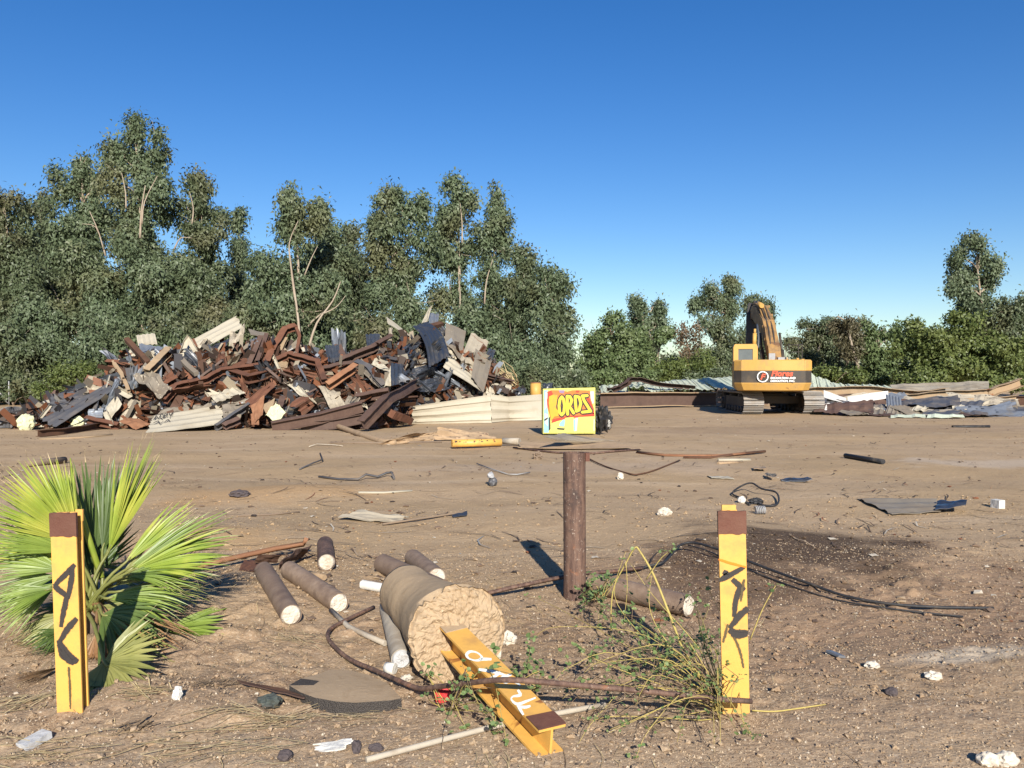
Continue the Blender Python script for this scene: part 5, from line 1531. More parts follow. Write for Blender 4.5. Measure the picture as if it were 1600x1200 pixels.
# black bags beside it
bg_ = empty('rubbish_bag', G(944, 660), 'burst black rubbish bag slumped against the right side of the graffiti box', 'rubbish bag')
def lump(c, r, seed, amp=.35, n=2, zmin=0.0, freq=1.6):
    import bmesh
    b = bmesh.new()
    bmesh.ops.create_icosphere(b, subdivisions=n, radius=1)
    off = Vector((seed * 3.1, seed * 1.7, 0))
    vs = []
    for v in b.verts:
        k = 1 + amp * mnoise.noise(v.co * freq + off) + amp * .5 * mnoise.noise(v.co * freq * 2.3 + off)
        p = Vector((v.co.x * r[0] * k, v.co.y * r[1] * k, v.co.z * r[2] * k)) + Vector(c)
        p.z = max(p.z, zmin)
        vs.append(p)
    fs = [tuple(v.index for v in f.verts) for f in b.faces]
    b.free()
    return vs, fs
for (px_, py_, z_, r_, sd_) in ((940, 655, .4, (.17, .2, .34), 1), (949, 657, .25, (.13, .2, .22), 2)):
    mb = MB(); mb.add(*lump(G(px_, py_, z_), r_, sd_, .9, 3, .01, 2.2)); mb.build('bag_fold', M['rubber'], bg_)
for (px_, py_, z_, r_, sd_) in ((951, 660, .2, (.06, .1, .22), 3), (938, 659, .12, (.14, .1, .10), 4)):
    mb = MB(); mb.add(*lump(G(px_, py_, z_), r_, sd_, .4, 2, .01)); mb.build('bag_content', M['plastic'], bg_)
mb = MB(); mb.add(*lump(G(951, 660, .2), (.06, .1, .22), 3, .4, 2, .01)); mb.add(*lump(G(938, 659, .12), (.14, .1, .10), 4, .4, 2, .01)); mb.build('bag_content', M['plastic'], bg_)
# orange drum behind the wall panel
dr = empty('drum', At(837, 640, 31.0), 'dented orange drum standing behind the long wall panel', 'drum')
dr.location.z = 0
c = At(837, 640, 31.0)
mb = MB(); mb.tube([(c.x, c.y, 0), (c.x, c.y, .40), (c.x, c.y, .43), (c.x, c.y, .80), (c.x, c.y, .83), (c.x, c.y, 1.27)], [.20, .20, .215, .2, .215, .2], 16); mb.build('barrel', M['exc'], dr)
mb = MB(); mb.tube([(c.x, c.y, 1.27), (c.x, c.y, 1.30)], .21, 16); mb.build('rim', M['orange'], dr)

# ================================================================== COLLAPSED ROOF AND GIRDERS ON THE RIGHT
RGP = 'wreckage of the collapsed shed on the right'
gl = lambda px, Y, z: At(px, 600, Y).xy.to_3d() + Vector((0, 0, z))
girder = empty('girder', gl(1040, 39.2, 0), 'long dark brown girder lying on edge left of the excavator', 'girder', RGP)
beam('web', None, None, [gl(938, 38.0, .40), gl(1040, 39.2, .42), gl(1110, 40.2, .38), gl(1200, 41.5, .38)], 'box', .03, .62, 'brown', seed=1, parent=girder, jit=.02)
beam('flange', None, None, [gl(936, 37.9, .72), gl(1040, 39.1, .74), gl(1110, 40.1, .70), gl(1200, 41.4, .70)], 'box', .36, .04, 'tan', seed=2, parent=girder, jit=.02)
beam('flange', None, None, [gl(936, 37.9, .06), gl(1040, 39.1, .09), gl(1110, 40.1, .05), gl(1200, 41.4, .05)], 'box', .30, .04, 'tan', seed=3, parent=girder, jit=.02)
beam('girder', 'brown girder running behind the excavator under the green roof', 'girder', [gl(1180, 42, .36), gl(1290, 41.5, .45), gl(1400, 41, .3)], 'I', .3, .55, 'brown', RGP, 4)
# pale green roof: sheets side by side, each with its own ribs
roof = empty('collapsed_roof', gl(1090, 43, 0), 'pale green ribbed roof lying flat behind the girder left of the excavator', 'roof', RGP)
NS = 9
for i in range(NS):
    u0, u1 = i / NS, (i + 1) / NS - .006
    f = lambda u: gl(1012 + 190 * u, 41.2 + .3 * u, .76 + .12 * u)
    b = lambda u: gl(1012 + 150 * u, 46.5 + .8 * u, 1.10 + .42 * u)
    panel('roof_sheet', None, None, [f(u0), f(u1), b(u1), b(u0)], ribs=2, rib=.05, crumple=.006, mats=('green', 'taupe'), seed=200 + i, parent=roof, nv=6, ragged=.01)
mb = MB()
for i in range(9):
    mb.box(gl(1020 + 20 * i, 46.7 + i * .09, .5 + .02 * i), (.15, .15, 1.0 + .04 * i))
mb.build('prop', M['brown'], roof)
panel('roof_sheet', 'silvery blue buckled sheet along the ridge of the pale green roof', 'roof sheet', [gl(1040, 46.9, 1.15), gl(1150, 47.2, 1.52), gl(1150, 48.4, 1.60), gl(1045, 48.2, 1.30)], 6, .06, .03, ('blue', 'navy'), RGP, 215)
roof2 = empty('collapsed_roof', gl(1000, 42, 0), 'low crumpled end of the green roof just right of the graffiti box', 'roof', RGP)
for i in range(4):
    u0, u1 = i / 4, (i + 1) / 4 - .01
    f = lambda u: gl(940 + 90 * u, 40.0 + 1.0 * u, .74)
    b = lambda u: gl(936 + 90 * u, 45, 1.0 + .1 * math.sin(9 * u))
    panel('roof_sheet', None, None, [f(u0), f(u1), b(u1), b(u0)], ribs=2, rib=.05, crumple=.03, mats=('green', 'taupe'), seed=220 + i, parent=roof2, nv=6)
roof3 = empty('collapsed_roof', gl(1360, 43, 0), 'pale green ribbed roof slope right of the excavator', 'roof', RGP)
for i in range(9):
    u0, u1 = i / 9, (i + 1) / 9 - .006
    f = lambda u: gl(1255 + 215 * u, 41.6, .86 - .1 * u)
    b = lambda u: gl(1252 + 205 * u, 46.5, 1.05 * (1 - u) ** 7 + 1.02 - .12 * u)
    panel('roof_sheet', None, None, [f(u0), f(u1), b(u1), b(u0)], ribs=2, rib=.05, crumple=.01, mats=('green', 'taupe'), seed=230 + i, parent=roof3, nv=6)
bmr = lambda label, pts, kind, w, h, mat, sd, up=(0, 0, 1): beam('steel_beam', label, 'steel beam', [gl(*p) for p in pts], kind, w, h, mat, RGP, sd, jit=.03, up=up)
bmr('brown hump backed beam lying on the green roof end', [(950, 40.6, .82), (968, 40.9, .92), (985, 41.2, 1.32), (1000, 41.2, 1.34), (1030, 41.3, 1.08), (1088, 41.6, .90)], 'C', .3, .22, 'brown', 5)
bmr('long tan beam edge running right from the excavator', [(1262, 38.6, .78), (1320, 38.4, .86), (1362, 38.2, .86), (1400, 38, .74), (1445, 37.8, .66), (1480, 37.9, .80)], 'C', .26, .36, 'tan', 6)
bmr('tan beam rising to the right frame edge', [(1392, 37.0, .42), (1450, 37.0, .60), (1535, 37.2, .72), (1548, 37.2, .78), (1596, 37.6, 1.25)], 'C', .22, .38, 'tan', 7)
bmr('flat pale beam below the rising tan beam', [(1385, 36.4, .30), (1440, 36.2, .34), (1520, 36.2, .46)], 'box', .25, .18, 'wood', 8)
bmr('short tan beam near the right frame edge', [(1520, 35.6, .34), (1590, 35.8, .60)], 'C', .2, .2, 'tan', 9)
bmr('dark beam in shade at the right frame edge', [(1540, 36.8, .3), (1640, 37.4, .45)], 'I', .25, .4, 'darkrust', 10)
pr = lambda label, q, mats, ribs, cr, sd, name='metal_sheet', **k: panel(name, label, 'metal sheet', [gl(*p) for p in q], ribs, .035, cr, mats, RGP, sd, **k)
pr('pale pink beige sheet lying along the right roof', [(1400, 38.4, .66), (1545, 38.2, .76), (1545, 41, 1.12), (1390, 41, 1.08)], ('beige', 'taupe'), 3, .03, 240)
pr('white folded panel right of the excavator track', [(1287, 34.0, .62), (1322, 33.6, .36), (1322, 34.4, .56), (1287, 34.8, .90)], ('white', 'cream'), 0, .02, 241)
pr('long white panel slanting behind the grey folded sheets', [(1326, 33.8, .34), (1388, 34.2, .62), (1388, 34.6, .90), (1324, 34.4, .66)], ('white', 'cream'), 0, .015, 242)
pr('blue grey crumpled sheet touching the excavator track', [(1290, 32.4, .1), (1322, 32.0, .15), (1322, 33.2, .55), (1300, 33.4, .35)], ('blue', 'taupe'), 3, 0.088, 243)
pr('small grey crumpled sheet left of the ribbed grey one', [(1284, 32.0, .05), (1300, 31.8, .06), (1310, 32.8, .4), (1290, 33, .4)], ('white', 'blue'), 2, 0.110, 244)
pr('grey brown ribbed sheet lying flat in front of the white panel', [(1322, 31.0, .05), (1380, 30.8, .10), (1384, 33.2, .40), (1318, 33.0, .34)], ('taupe', 'charcoal'), 6, 0.017, 245)
pr('blue ribbed sheet bent upright right of the grey brown one', [(1386, 32.2, .28), (1410, 32.0, .22), (1408, 32.8, .64), (1384, 33.2, .78)], ('blue', 'navy'), 5, 0.017, 246)
pr('second grey ribbed sheet in front of the bent blue one', [(1382, 31.2, .06), (1420, 31.2, .06), (1424, 32.4, .34), (1388, 32.2, .38)], ('taupe', 'blue'), 5, 0.028, 247)
pr('long charcoal crushed sheet lying right of the bent blue sheet', [(1420, 32.0, .35), (1500, 32.0, .28), (1500, 33.4, .60), (1420, 33.4, .52)], ('charcoal', 'black'), 3, 0.044, 248)
pr('dark crushed sheet in the middle of the right wreckage', [(1478, 31.8, .24), (1530, 31.8, .24), (1540, 33.0, .52), (1486, 33.0, .46)], ('charcoal', 'blue'), 4, 0.066, 249)
pr('beige crushed sheet at the far right of the wreckage', [(1520, 32.6, .34), (1590, 33.0, .4), (1592, 34.0, .72), (1524, 34.0, .76)], ('beige', 'taupe'), 3, 0.066, 250)
pr('silver strip of sheet bent like a wave on the right', [(1500, 31.2, .06), (1526, 31.0, .10), (1590, 32.2, .62), (1575, 32.6, .60)], ('blue', 'taupe'), 2, 0.033, 251)
pr('cream crushed sheet under the dark middle one', [(1490, 31.4, .12), (1512, 31.3, .12), (1506, 32, .4), (1488, 32, .36)], ('cream', 'taupe'), 0, 0.110, 252)
pr('charcoal sheet lying flat on the earth, right of the excavator', [(1436, 30.3, .03), (1545, 30.6, .03), (1540, 31.6, .16), (1450, 31.6, .2)], ('charcoal', 'black'), 3, 0.017, 253)
pr('dark flat sheet on the ground under the right frame edge', [(1560, 31.2, .04), (1660, 31.4, .05), (1660, 33, .3), (1570, 33, .3)], ('charcoal', 'black'), 3, 0.044, 254)
pr('pale green thin strip lying nearest on the right ground', [(1392, 29.6, .03), (1447, 29.8, .05), (1446, 30.3, .12), (1392, 30.2, .10)], ('green', 'cream'), 2, 0.017, 255)
pr('mint green narrow strip of sheet beside the thin pale one', [(1448, 29.6, .03), (1508, 29.9, .03), (1505, 30.3, .1), (1450, 30.2, .09)], ('green', 'taupe'), 2, 0.022, 256)
pr('beige scrap lying between the black sheets on the right', [(1424, 31.6, .2), (1444, 31.4, .15), (1452, 32, .35), (1430, 32.2, .4)], ('cream', 'taupe'), 2, 0.083, 257)
rr = random.Random(77)
CN = {'black': 'black', 'navy': 'dark slate', 'charcoal': 'charcoal', 'taupe': 'grey brown', 'blue': 'blue grey', 'brown': 'brown', 'beige': 'beige'}
def wsay(px, Y, mt, L, a):
    mk = 'the excavator track' if px < 1325 else 'the long white panel' if px < 1385 else 'the bent blue sheet' if px < 1425 else 'the long charcoal sheet' if px < 1480 else 'the dark middle sheet' if px < 1535 else 'the right frame edge'
    dp = 'in front of' if Y < 32.6 else 'beside' if Y < 34.5 else 'behind'
    return ('long ' if L > .85 else 'short ') + CN[mt] + ' crushed scrap ' + ('turned left ' if a > .15 else 'turned right ' if a < -.15 else 'lying square ') + dp + ' ' + mk
for i in range(60):
    px = rr.uniform(1285, 1600); Y = rr.uniform(31, 36.5); z = (Y - 30.5) * .085 * rr.uniform(.4, 1.1)
    mt = rr.choice(['charcoal', 'taupe', 'taupe', 'blue', 'brown', 'beige', 'beige', 'beige'])
    L, W = rr.uniform(.4, 1.3), rr.uniform(.2, .6)
    a = rr.uniform(-.5, .5); c0 = gl(px, Y, z)
    if wsay(px, Y, mt, L, a) in USED: continue
    USED.add(wsay(px, Y, mt, L, a))
    u = Vector((math.cos(a), math.sin(a), rr.uniform(-.15, .15))); w = Vector((-math.sin(a), math.cos(a), rr.uniform(.1, .7)))
    cs = [c0 - u * L - w * W, c0 + u * L - w * W, c0 + u * L + w * W, c0 - u * L + w * W]
    for v in cs: v.z = max(.03, v.z)
    panel('scrap_sheet', wsay(px, Y, mt, L, a), 'metal scrap', cs, rr.choice((2, 3, 4)), .03, .045, (mt, 'black'), 'small sheet scraps in the low wreckage on the right', 300 + i, nv=7, ragged=.05)
# wire fence at the far left
fe = empty('wire_fence', G(15, 632), 'thin steel post and wire fence at the far left behind the heap', 'fence')
p0, p1, p2 = G(-60, 633), G(14, 633), G(21, 631)
for p in (G(-60, 633), G(-20, 633), G(14, 633), G(21, 631), G(60, 631)):
    MB().tube([p, p + Vector((0, 0, 1.25 if p.x < -20 else 1.1))], .03, 6).build('fence_post', M['steel'], fe)
mb = MB()
for z in (.25, .5, .75, 1.0, 1.2):
    mb.tube([G(-60, 633) + Vector((0, 0, z)), G(60, 631) + Vector((0, 0, z - .05))], .008, 4)
mb.tube([G(-10, 633) + Vector((0, 0, 1.1)), G(12, 633) + Vector((0, 0, .1))], .03, 6)
mb.build('fence_wire', M['steel'], fe)
# ================================================================== FOREGROUND
def hit(px, py, p0, n):
    """where the sight line of a photo point meets a plane"""
    d = ray(px, py); o = Vector((0, 0, CAM_H)); n = Vector(n)
    return o + d * ((Vector(p0) - o).dot(n) / d.dot(n))
def G0(px, py, z=0.0):
    d = ray(px, py); t = (z - CAM_H) / d.z
    return Vector((d.x * t, d.y * t, z))
# --- yellow H-posts
def hpost(label, base, top, w, Y, patch, strokes_, tab=None, dep=.065, bwid=1.0):
    b, t = At(*base, Y), At(*top, Y)
    b.z = gz(b.x, b.y) - .06
    root = empty('steel_post', (b.x, Y + w / 2, 0), label, 'post', 'cut off yellow posts')
    sh = Vector((0, dep / 2, 0))
    x_, y_, t_, k_ = w / 2, dep / 2, .010, .005
    xb = x_ * bwid
    sect = [(-xb, -y_), (xb, -y_), (xb, -y_ + t_), (k_, -y_ + t_), (k_, y_ - t_), (x_, y_ - t_), (x_, y_), (-x_, y_), (-x_, y_ - t_), (-k_, y_ - t_), (-k_, -y_ + t_), (-xb, -y_ + t_)]
    path = [b + sh, b.lerp(t, .25) + sh, b.lerp(t, .5) + sh, b.lerp(t, .75) + sh, t + sh]
    MB().sweep(path, sect, (0, -1, 0)).build('post_body', M['yellow'], root)
    z1 = At(base[0], patch, Y).z
    f = (z1 - b.z) / (t.z - b.z)
    a = b.lerp(t, f)
    mb = MB()
    e = Vector((w / 2 + .003, 0, 0))
    rg = random.Random(3)
    nseg = 8
    lo_e = [a - e + e * 2 * i / nseg + Vector((0, -.004, rg.uniform(-.004, .004))) for i in range(nseg + 1)]
    up_e = [t + Vector((0, -.004, .004)) - e + e * 2 * i / nseg + Vector((0, 0, rg.uniform(-.002, .002))) for i in range(nseg + 1)]
    mb.add(lo_e + up_e + [p + Vector((0, .0165, 0)) for p in lo_e + up_e], [(i, i + 1, nseg + 2 + i, nseg + 1 + i) for i in range(nseg)] + [(i + 2 * nseg + 2, i + 3 * nseg + 3, i + 3 * nseg + 4, i + 2 * nseg + 3) for i in range(nseg)]
           + [(nseg + 1 + i, nseg + 2 + i, 3 * nseg + 4 + i, 3 * nseg + 3 + i) for i in range(nseg)] + [(0, nseg + 1, 3 * nseg + 3, 2 * nseg + 2), (nseg, 3 * nseg + 2 - 0, 4 * nseg + 3, 2 * nseg + 1)])
    mb.build('rust_cap', M['primer'], root)
    if tab:
        p = At(*tab[0], Y + dep); q = At(*tab[1], Y + dep)
        mb = MB(); mb.box(((p.x + q.x) / 2, Y + dep - .006, (t.z + p.z) / 2 - .02), (q.x - p.x, .012, p.z - t.z + .05)); mb.build('torn_tab', M['yellow'], root)
    k = [0]
    def mp(x, y):
        p = hit(x, y, (0, Y - .0015 - k[0], 0), (0, 1, 0)); return p
    for i, (lines, wd, mat) in enumerate(strokes_):
        k[0] = .0006 * i
        for ln in lines:
            strokes(root, 'spray_mark', [ln], mp, wd, mat)
            k[0] += .0001
    return root
hpost('yellow steel post in front of the palm, black spray marks down its face', (109.5, 1113), (98, 803), .121, 3.85, 838,
      [([[(117, 882), (100, 900), (84, 916)], [(84, 915), (95, 924), (107, 934)], [(113, 888), (111, 910), (106, 936)], [(105, 930), (100, 952), (95, 980)]], 10, 'spray_black'),
       ([[(120, 966), (106, 982), (93, 1003)], [(92, 1000), (97, 1022), (103, 1030)], [(93, 1004), (106, 1022), (122, 1034)], [(97, 1018), (110, 1034), (121, 1031)]], 11, 'spray_black'),
       ([[(107, 1042), (109, 1070), (110, 1108)]], 10, 'spray_fade')], tab=((120, 797), (131, 797)))
hpost('yellow steel post behind the leggy weeds, with one orange spray line', (1151, 1112), (1143.5, 800), .128, 3.84, 834,
      [([[(1124, 907), (1140, 899), (1163, 886)], [(1130, 893), (1136, 898), (1128, 904)], [(1144, 905), (1152, 912), (1164, 922)], [(1157, 916), (1150, 938), (1147, 964)]], 10, 'spray_black'),
       ([[(1169, 950), (1155, 963), (1140, 982)], [(1139, 984), (1150, 989), (1169, 988)], [(1143, 990), (1154, 993), (1168, 991)]], 12, 'spray_black'),
       ([[(1147, 996), (1156, 1016), (1162, 1044)], [(1163, 905), (1160, 920), (1158, 940)], [(1137, 975), (1134, 990), (1130, 1004)]], 11, 'spray_fade'),
       ([[(1123, 874), (1142, 880), (1166, 886)]], 5, 'spray_orange')], tab=((1127, 790), (1149, 790)), bwid=.62)
# --- rusty pipe post
b = GG(898, 931); Yp = b.y
post = empty('pipe_post', (b.x, b.y, 0), 'rusty round steel pipe standing upright between the yellow posts', 'post')
zt = At(897, 707, Yp).z
mb = MB()
r_ = .081
pts = [(b.x, b.y, -.1), (b.x, b.y, .3), (b.x - .002, b.y, .6), (b.x - .004, b.y, .9), (b.x - .004, b.y, zt)]
mb.tube(pts, r_, 28, cap=False)
mb.tube([(b.x - .004, b.y, zt), (b.x - .004, b.y, zt - .3)], r_ - .008, 28, cap=False)
vs = []
for i in range(28):
    a = 2 * math.pi * i / 28
    vs += [(b.x - .004 + r_ * math.cos(a), b.y + r_ * math.sin(a), zt), (b.x - .004 + (r_ - .008) * math.cos(a), b.y + (r_ - .008) * math.sin(a), zt)]
mb.add(vs, [(2 * i, 2 * i + 1, (2 * i + 3) % 56, (2 * i + 2) % 56) for i in range(28)])
mb.build('pipe', M['postrust'], post)
mb = MB(); mb.box((b.x + .088, b.y - .02, zt - .03), (.03, .05, .06)); mb.build('weld_lug', M['primer'], post)

# --- lengths of rusty pipe filled with mortar
def log(label, far, near, r, mat='pipe', core='whitecore', name='pipe_stub', nearz=None, ribs=0, seed=0, far_open=True, out=.008):
    f, n = G0(*far, r), G0(*near, r)
    for p in (f, n):
        p.z = gz(p.x, p.y) + r * .92
    root = empty(name, ((f.x + n.x) / 2, (f.y + n.y) / 2, 0), label, 'pipe', 'short lengths of rusty pipe filled with mortar')
    d = (n - f)
    L = d.length
    d.normalize()
    pts, rad = [], []
    m = 18
    for i in range(m + 1):
        pts.append(f + d * L * i / m)
        rad.append(r * (1 + (.03 if ribs and i % 2 and i < m * .45 else 0)))
    mb = MB()
    mb.tube(pts, rad, 22, cap=False, rnd=.008, seed=seed)
    mb.tube([n, n - d * .05], r * .93, 22, cap=False)
    mb.tube([f, f + d * .05], r * .93, 22, cap=False)
    fr = frames([n, n + d])[0]
    vs = []
    for i in range(22):
        a = 2 * math.pi * i / 22
        o = fr[1] * math.cos(a) + fr[2] * math.sin(a)
        vs += [n + o * r, n + o * r * .93]
    mb.add(vs, [(2 * i, 2 * i + 1, (2 * i + 3) % 44, (2 * i + 2) % 44) for i in range(22)])
    mb.build('pipe_wall', M[mat], root)
    for (c, s) in ((n, 1), (f, -1)):
        mb = MB()
        rings = 6
        vs = [c + d * s * (out + .006)]
        rg = random.Random(seed + s)
        for j in range(1, rings + 1):
            for i in range(22):
                a = 2 * math.pi * i / 22
                q = r * .935 * j / rings
                o = fr[1] * math.cos(a) + fr[2] * math.sin(a)
                vs.append(c + o * q + d * s * ((out + rg.uniform(-.002, .002)) if j < rings else -.01))
        fs = [(0, 1 + i, 1 + (i + 1) % 22) for i in range(22)]
        for j in range(rings - 1):
            for i in range(22):
                a0, a1 = 1 + j * 22 + i, 1 + j * 22 + (i + 1) % 22
                fs.append((a0, a0 + 22, a1 + 22, a1))
        mb.add(vs, fs)
        mb.build('mortar_core', M[core], root)
    return root
log('brown pipe stub nearest the palm, ringed at its far end, white mortar face', (412, 903), (455, 965), .068, ribs=1, seed=1)
log('longer brown pipe stub just right of the ringed one', (452, 900), (530, 945), .068, seed=2)
log('upright looking grey pipe stub pointing straight at the viewer', (508, 848), (510, 880), .072, 'postrust', seed=3)
log('dark pipe stub pinned under the concrete footing', (598, 878), (690, 922), .078, 'pipe', seed=4)
log('brown pipe stub behind the concrete footing', (645, 866), (683, 901), .072, 'pipe', seed=5)
log('blackened pipe stub lying right of the upright rusty pipe', (925, 906), (1076, 938), .075, 'pipe', seed=6)
log('grey pipe stub lying in the shade along the concrete footing', (606, 948), (627, 1026), .056, 'greywood', 'greytile', seed=7)
log('small white pipe offcut left of the concrete footing', (566, 917), (603, 921), .034, 'plastic', 'plastic', seed=8)

# --- concrete footing with the fallen yellow beam
Fc, Bc = Vector((-.283, 4.235, .235)), Vector((-.675, 5.20, .19))
foot = empty('fallen_bollard', ((Fc.x + Bc.x) / 2, (Fc.y + Bc.y) / 2, 0), 'uprooted yellow beam with its round concrete footing lying on the ground', 'bollard')
ax = (Fc - Bc).normalized()
uu = ax.cross(Vector((0, 0, 1))).normalized(); ww = uu.cross(ax)
vs, fs = [], []
NA, NR = 150, 48
def rad_at(s): return .180 + .088 * s - .03 * math.sin(math.pi * s)
rows = []
for j in range(NR + 1):
    s = j / NR
    rows.append((Bc.lerp(Fc, s), rad_at(s)))
for (e, k) in [(.985 - .0385 * q_, .02 * min(1, q_ / 4)) for q_ in range(25)]:
    rows.append((Fc + ax * k, rad_at(1) * e))
for j, (c, r) in enumerate(rows):
    for i in range(NA):
        a = 2 * math.pi * i / NA
        o = uu * math.cos(a) + ww * math.sin(a)
        p = c + o * r
        nz = mnoise.noise(p * 4) * .012 + mnoise.noise(p * 13) * .0022 + mnoise.noise(p * 40) * .0012
        if j > NR:
            p = p + ax * (mnoise.noise(p * 6) * .012 + mnoise.noise(p * 17) * .016 + mnoise.noise(p * 40) * .014 + mnoise.noise(p * 85) * .010 - .012 * (1 if math.sin(a) > .2 else 0))
            p = p + o * nz * .4
        else:
            g = 0.0
            p = p + o * (nz * min(1, (NR - j) / 3 + .4) + g)
        if abs(j - NR) < 3:
            p = p - o * max(0, mnoise.noise(Vector((math.cos(a) * 3, math.sin(a) * 3, 7))) * .05 + mnoise.noise(Vector((math.cos(a) * 9, math.sin(a) * 9, 3))) * .025) - ax * .012
        p.z = max(p.z, -.03)
        vs.append(p)
for j in range(len(rows) - 1):
    for i in range(NA):
        a, b2 = j * NA + i, j * NA + (i + 1) % NA
        fs.append((a, b2, b2 + NA, a + NA))
fs.append(tuple(range(NA - 1, -1, -1)))
fs.append(tuple((len(rows) - 1) * NA + k for k in range(NA)))
mb = MB(); mb.add(vs, fs, 0, True); mb.s = [i < (NR - 1) * NA for i in range(len(fs))]; mb.build('concrete_footing', M['concrete'], foot)
B0, B1 = Vector((-.425, 4.42, .262)), Vector((.162, 3.335, .085))
bx_ = (B1 - B0).normalized()
bu = bx_.cross(Vector((0, 0, 1))).normalized(); bw = bu.cross(bx_)
bbeam = MB().sweep([B0.lerp(B1, i / 6) for i in range(7)], prof('I', .128, .128, .011), (0, 0, 1)).build('beam', M['yellow'], foot)
mb = MB()
pl = Vector(B1) + bw * .066
mb.prism([pl - bu * .066 + bx_ * .002, pl + bu * .066 + bx_ * .002, pl + bu * .066 - bx_ * .105, pl - bu * .066 - bx_ * .10], Vector((0, 0, 0)), bw * .004)
mb.build('rust_cap', M['primer'], bbeam)
mb = MB()
pl = B0 + bx_ * .22 + bw * .0645
mb.prism([pl - bu * .065, pl + bu * .065, pl + bu * .065 + bx_ * .08, pl - bu * .065 + bx_ * .06], Vector((0, 0, 0)), bw * .004)
mb.build('mortar_smear', M['concrete'], bbeam)
kk = [0]
def top_map(x, y):
    return hit(x, y, B0 + bw * (.0655 + kk[0]), bw)
for ln in ([(768, 1030), (754, 1030), (744, 1032), (733, 1029), (729, 1023), (735, 1018), (746, 1020), (753, 1027), (749, 1031)], [(748, 1046), (768, 1049), (790, 1055)], [(782, 1050), (774, 1056), (763, 1062)],
           [(799, 1054), (786, 1058), (781, 1063), (790, 1067), (798, 1064), (806, 1066), (813, 1071)], [(809, 1078), (813, 1086), (802, 1088), (799, 1093), (808, 1100), (822, 1096), (837, 1090)], [(808, 1099), (812, 1107), (818, 1117)], [(810, 1104), (820, 1105), (829, 1103)]):
    strokes(bbeam, 'spray_mark', [ln], top_map, 4.6, 'spray_white'); kk[0] += .0002

# --- pipes, rods and cables on the ground
def rod(name, label, cat, pts, r, mat, seg=8, sm=4, group=None, seed=0):
    q = [G0(x, y, z) for (x, y, z) in pts]
    for p in q:
        p.z += gz(p.x, p.y)
    if sm > 1: q = smooth_path(q, sm)
    o = MB().tube(q, r, seg, seed=seed).build(name, M[mat])
    return tag(o, label, cat, group)
rod('bent_pipe', 'long bent rusty pipe lying across the fallen yellow beam', 'pipe', [(584, 951, .02), (550, 965, .03), (520, 981, .03), (512, 993, .03), (518, 1005, .03), (545, 1024, .03), (590, 1048, .04), (630, 1070, .05), (655, 1079, .06), (680, 1081, .10), (720, 1078, .17), (790, 1074, .262), (900, 1078, .23), (1020, 1083, .19), (1120, 1088, .15), (1174, 1092, .12)], .0122, 'postrust', 10, 4)
rod('plastic_pipe', 'thin white plastic pipe running under the fallen yellow beam', 'pipe', [(572, 1197, .015), (650, 1178, .015), (760, 1150, .014), (850, 1127, .014), (945, 1103, .02)], .0125, 'greywood', 8, 2)
rod('steel_rod', 'flat rusty bar leaning low against the upright rusty pipe', 'bar', [(748, 932, .03), (800, 919, .07), (860, 903, .10), (912, 893, .10), (960, 890, .06), (1004, 888, .03)], .016, 'postrust', 4, 1)
rod('cable', 'long black cable curving over the dark soil on the right', 'cable', [(985, 893, .01), (1010, 885, .03), (1036, 880, .05), (1050, 868, .07), (1064, 856, .09), (1085, 854, .10), (1125, 866, .10), (1165, 881, .08), (1210, 897, .05), (1260, 914, .035), (1320, 931, .025), (1390, 943, .02), (1470, 949, .015), (1552, 950, .01)], .0105, 'rubber', 8, 4)
rod('cable', 'short black cable lying beside the long curving one', 'cable', [(1075, 858, .02), (1110, 869, .02), (1150, 888, .015), (1210, 910, .012), (1300, 936, .01), (1400, 951, .01), (1505, 961, .01)], .006, 'rubber', 6, 4)
rod('stick', 'grey weathered stick between the pipe stubs and the footing', 'stick', [(517, 958, .02), (545, 980, .02), (575, 992, .02), (602, 1003, .02)], .017, 'greywood', 6, 1)
rod('vine', 'yellow runner on the earth right of the right post', 'vine', [(1175, 1106, .01), (1210, 1106, .01), (1245, 1105, .008), (1290, 1099, .008)], .004, 'weedstem', 5, 3)
rod('wire_loop', 'black wire bent into a loop standing on the pale earth', 'wire', [(1172, 785, .02), (1158, 775, .02), (1144, 766, .03), (1160, 755, .10), (1175, 752, .12), (1190, 762, .08), (1212, 768, .06), (1217, 780, .04), (1210, 787, .02), (1188, 785, .02), (1178, 776, .02)], .012, 'rubber', 6, 4)
rod('wire', 'thin dark wire sagging right from the top of the upright pipe, lying on the earth', 'wire', [(918, 716, .02), (945, 728, .02), (985, 741, .02), (1000, 741, .02), (1022, 736, .02), (1062, 720, .03)], .013, 'darkrust', 5, 3)
rod('wire', 'thin kinked wire right of the small grey fitting', 'wire', [(745, 725, .03), (770, 737, .03), (795, 747, .02), (808, 747, .02), (828, 742, .03)], .010, 'steel', 5, 1)
rod('black_pipe', 'short black pipe lying far right on the bare earth', 'pipe', [(1321, 711, .05), (1380, 722, .05)], .045, 'rubber', 10, 1)
rod('stick', 'white thin lath lying left of centre on the bare earth', 'stick', [(560, 773, .01), (600, 771, .012), (644, 768, .01)], .018, 'cream', 4, 1)
rod('stick', 'long dark stick crossing the flat crumpled sheet', 'stick', [(598, 818, .02), (650, 810, .03), (700, 804, .02), (728, 801, .03)], .013, 'dkbark', 5, 1)
rod('stick', 'thin brown stick left of the flat crumpled sheet', 'stick', [(372, 807, .01), (420, 804, .01), (468, 799, .01)], .012, 'dkbark', 5, 1)
rod('stick', 'pale broken log lying in front of the buckled girder', 'log', [(514, 661, .10), (560, 678, .06), (600, 690, .04), (618, 691, .04)], .075, 'wood', 8, 2)
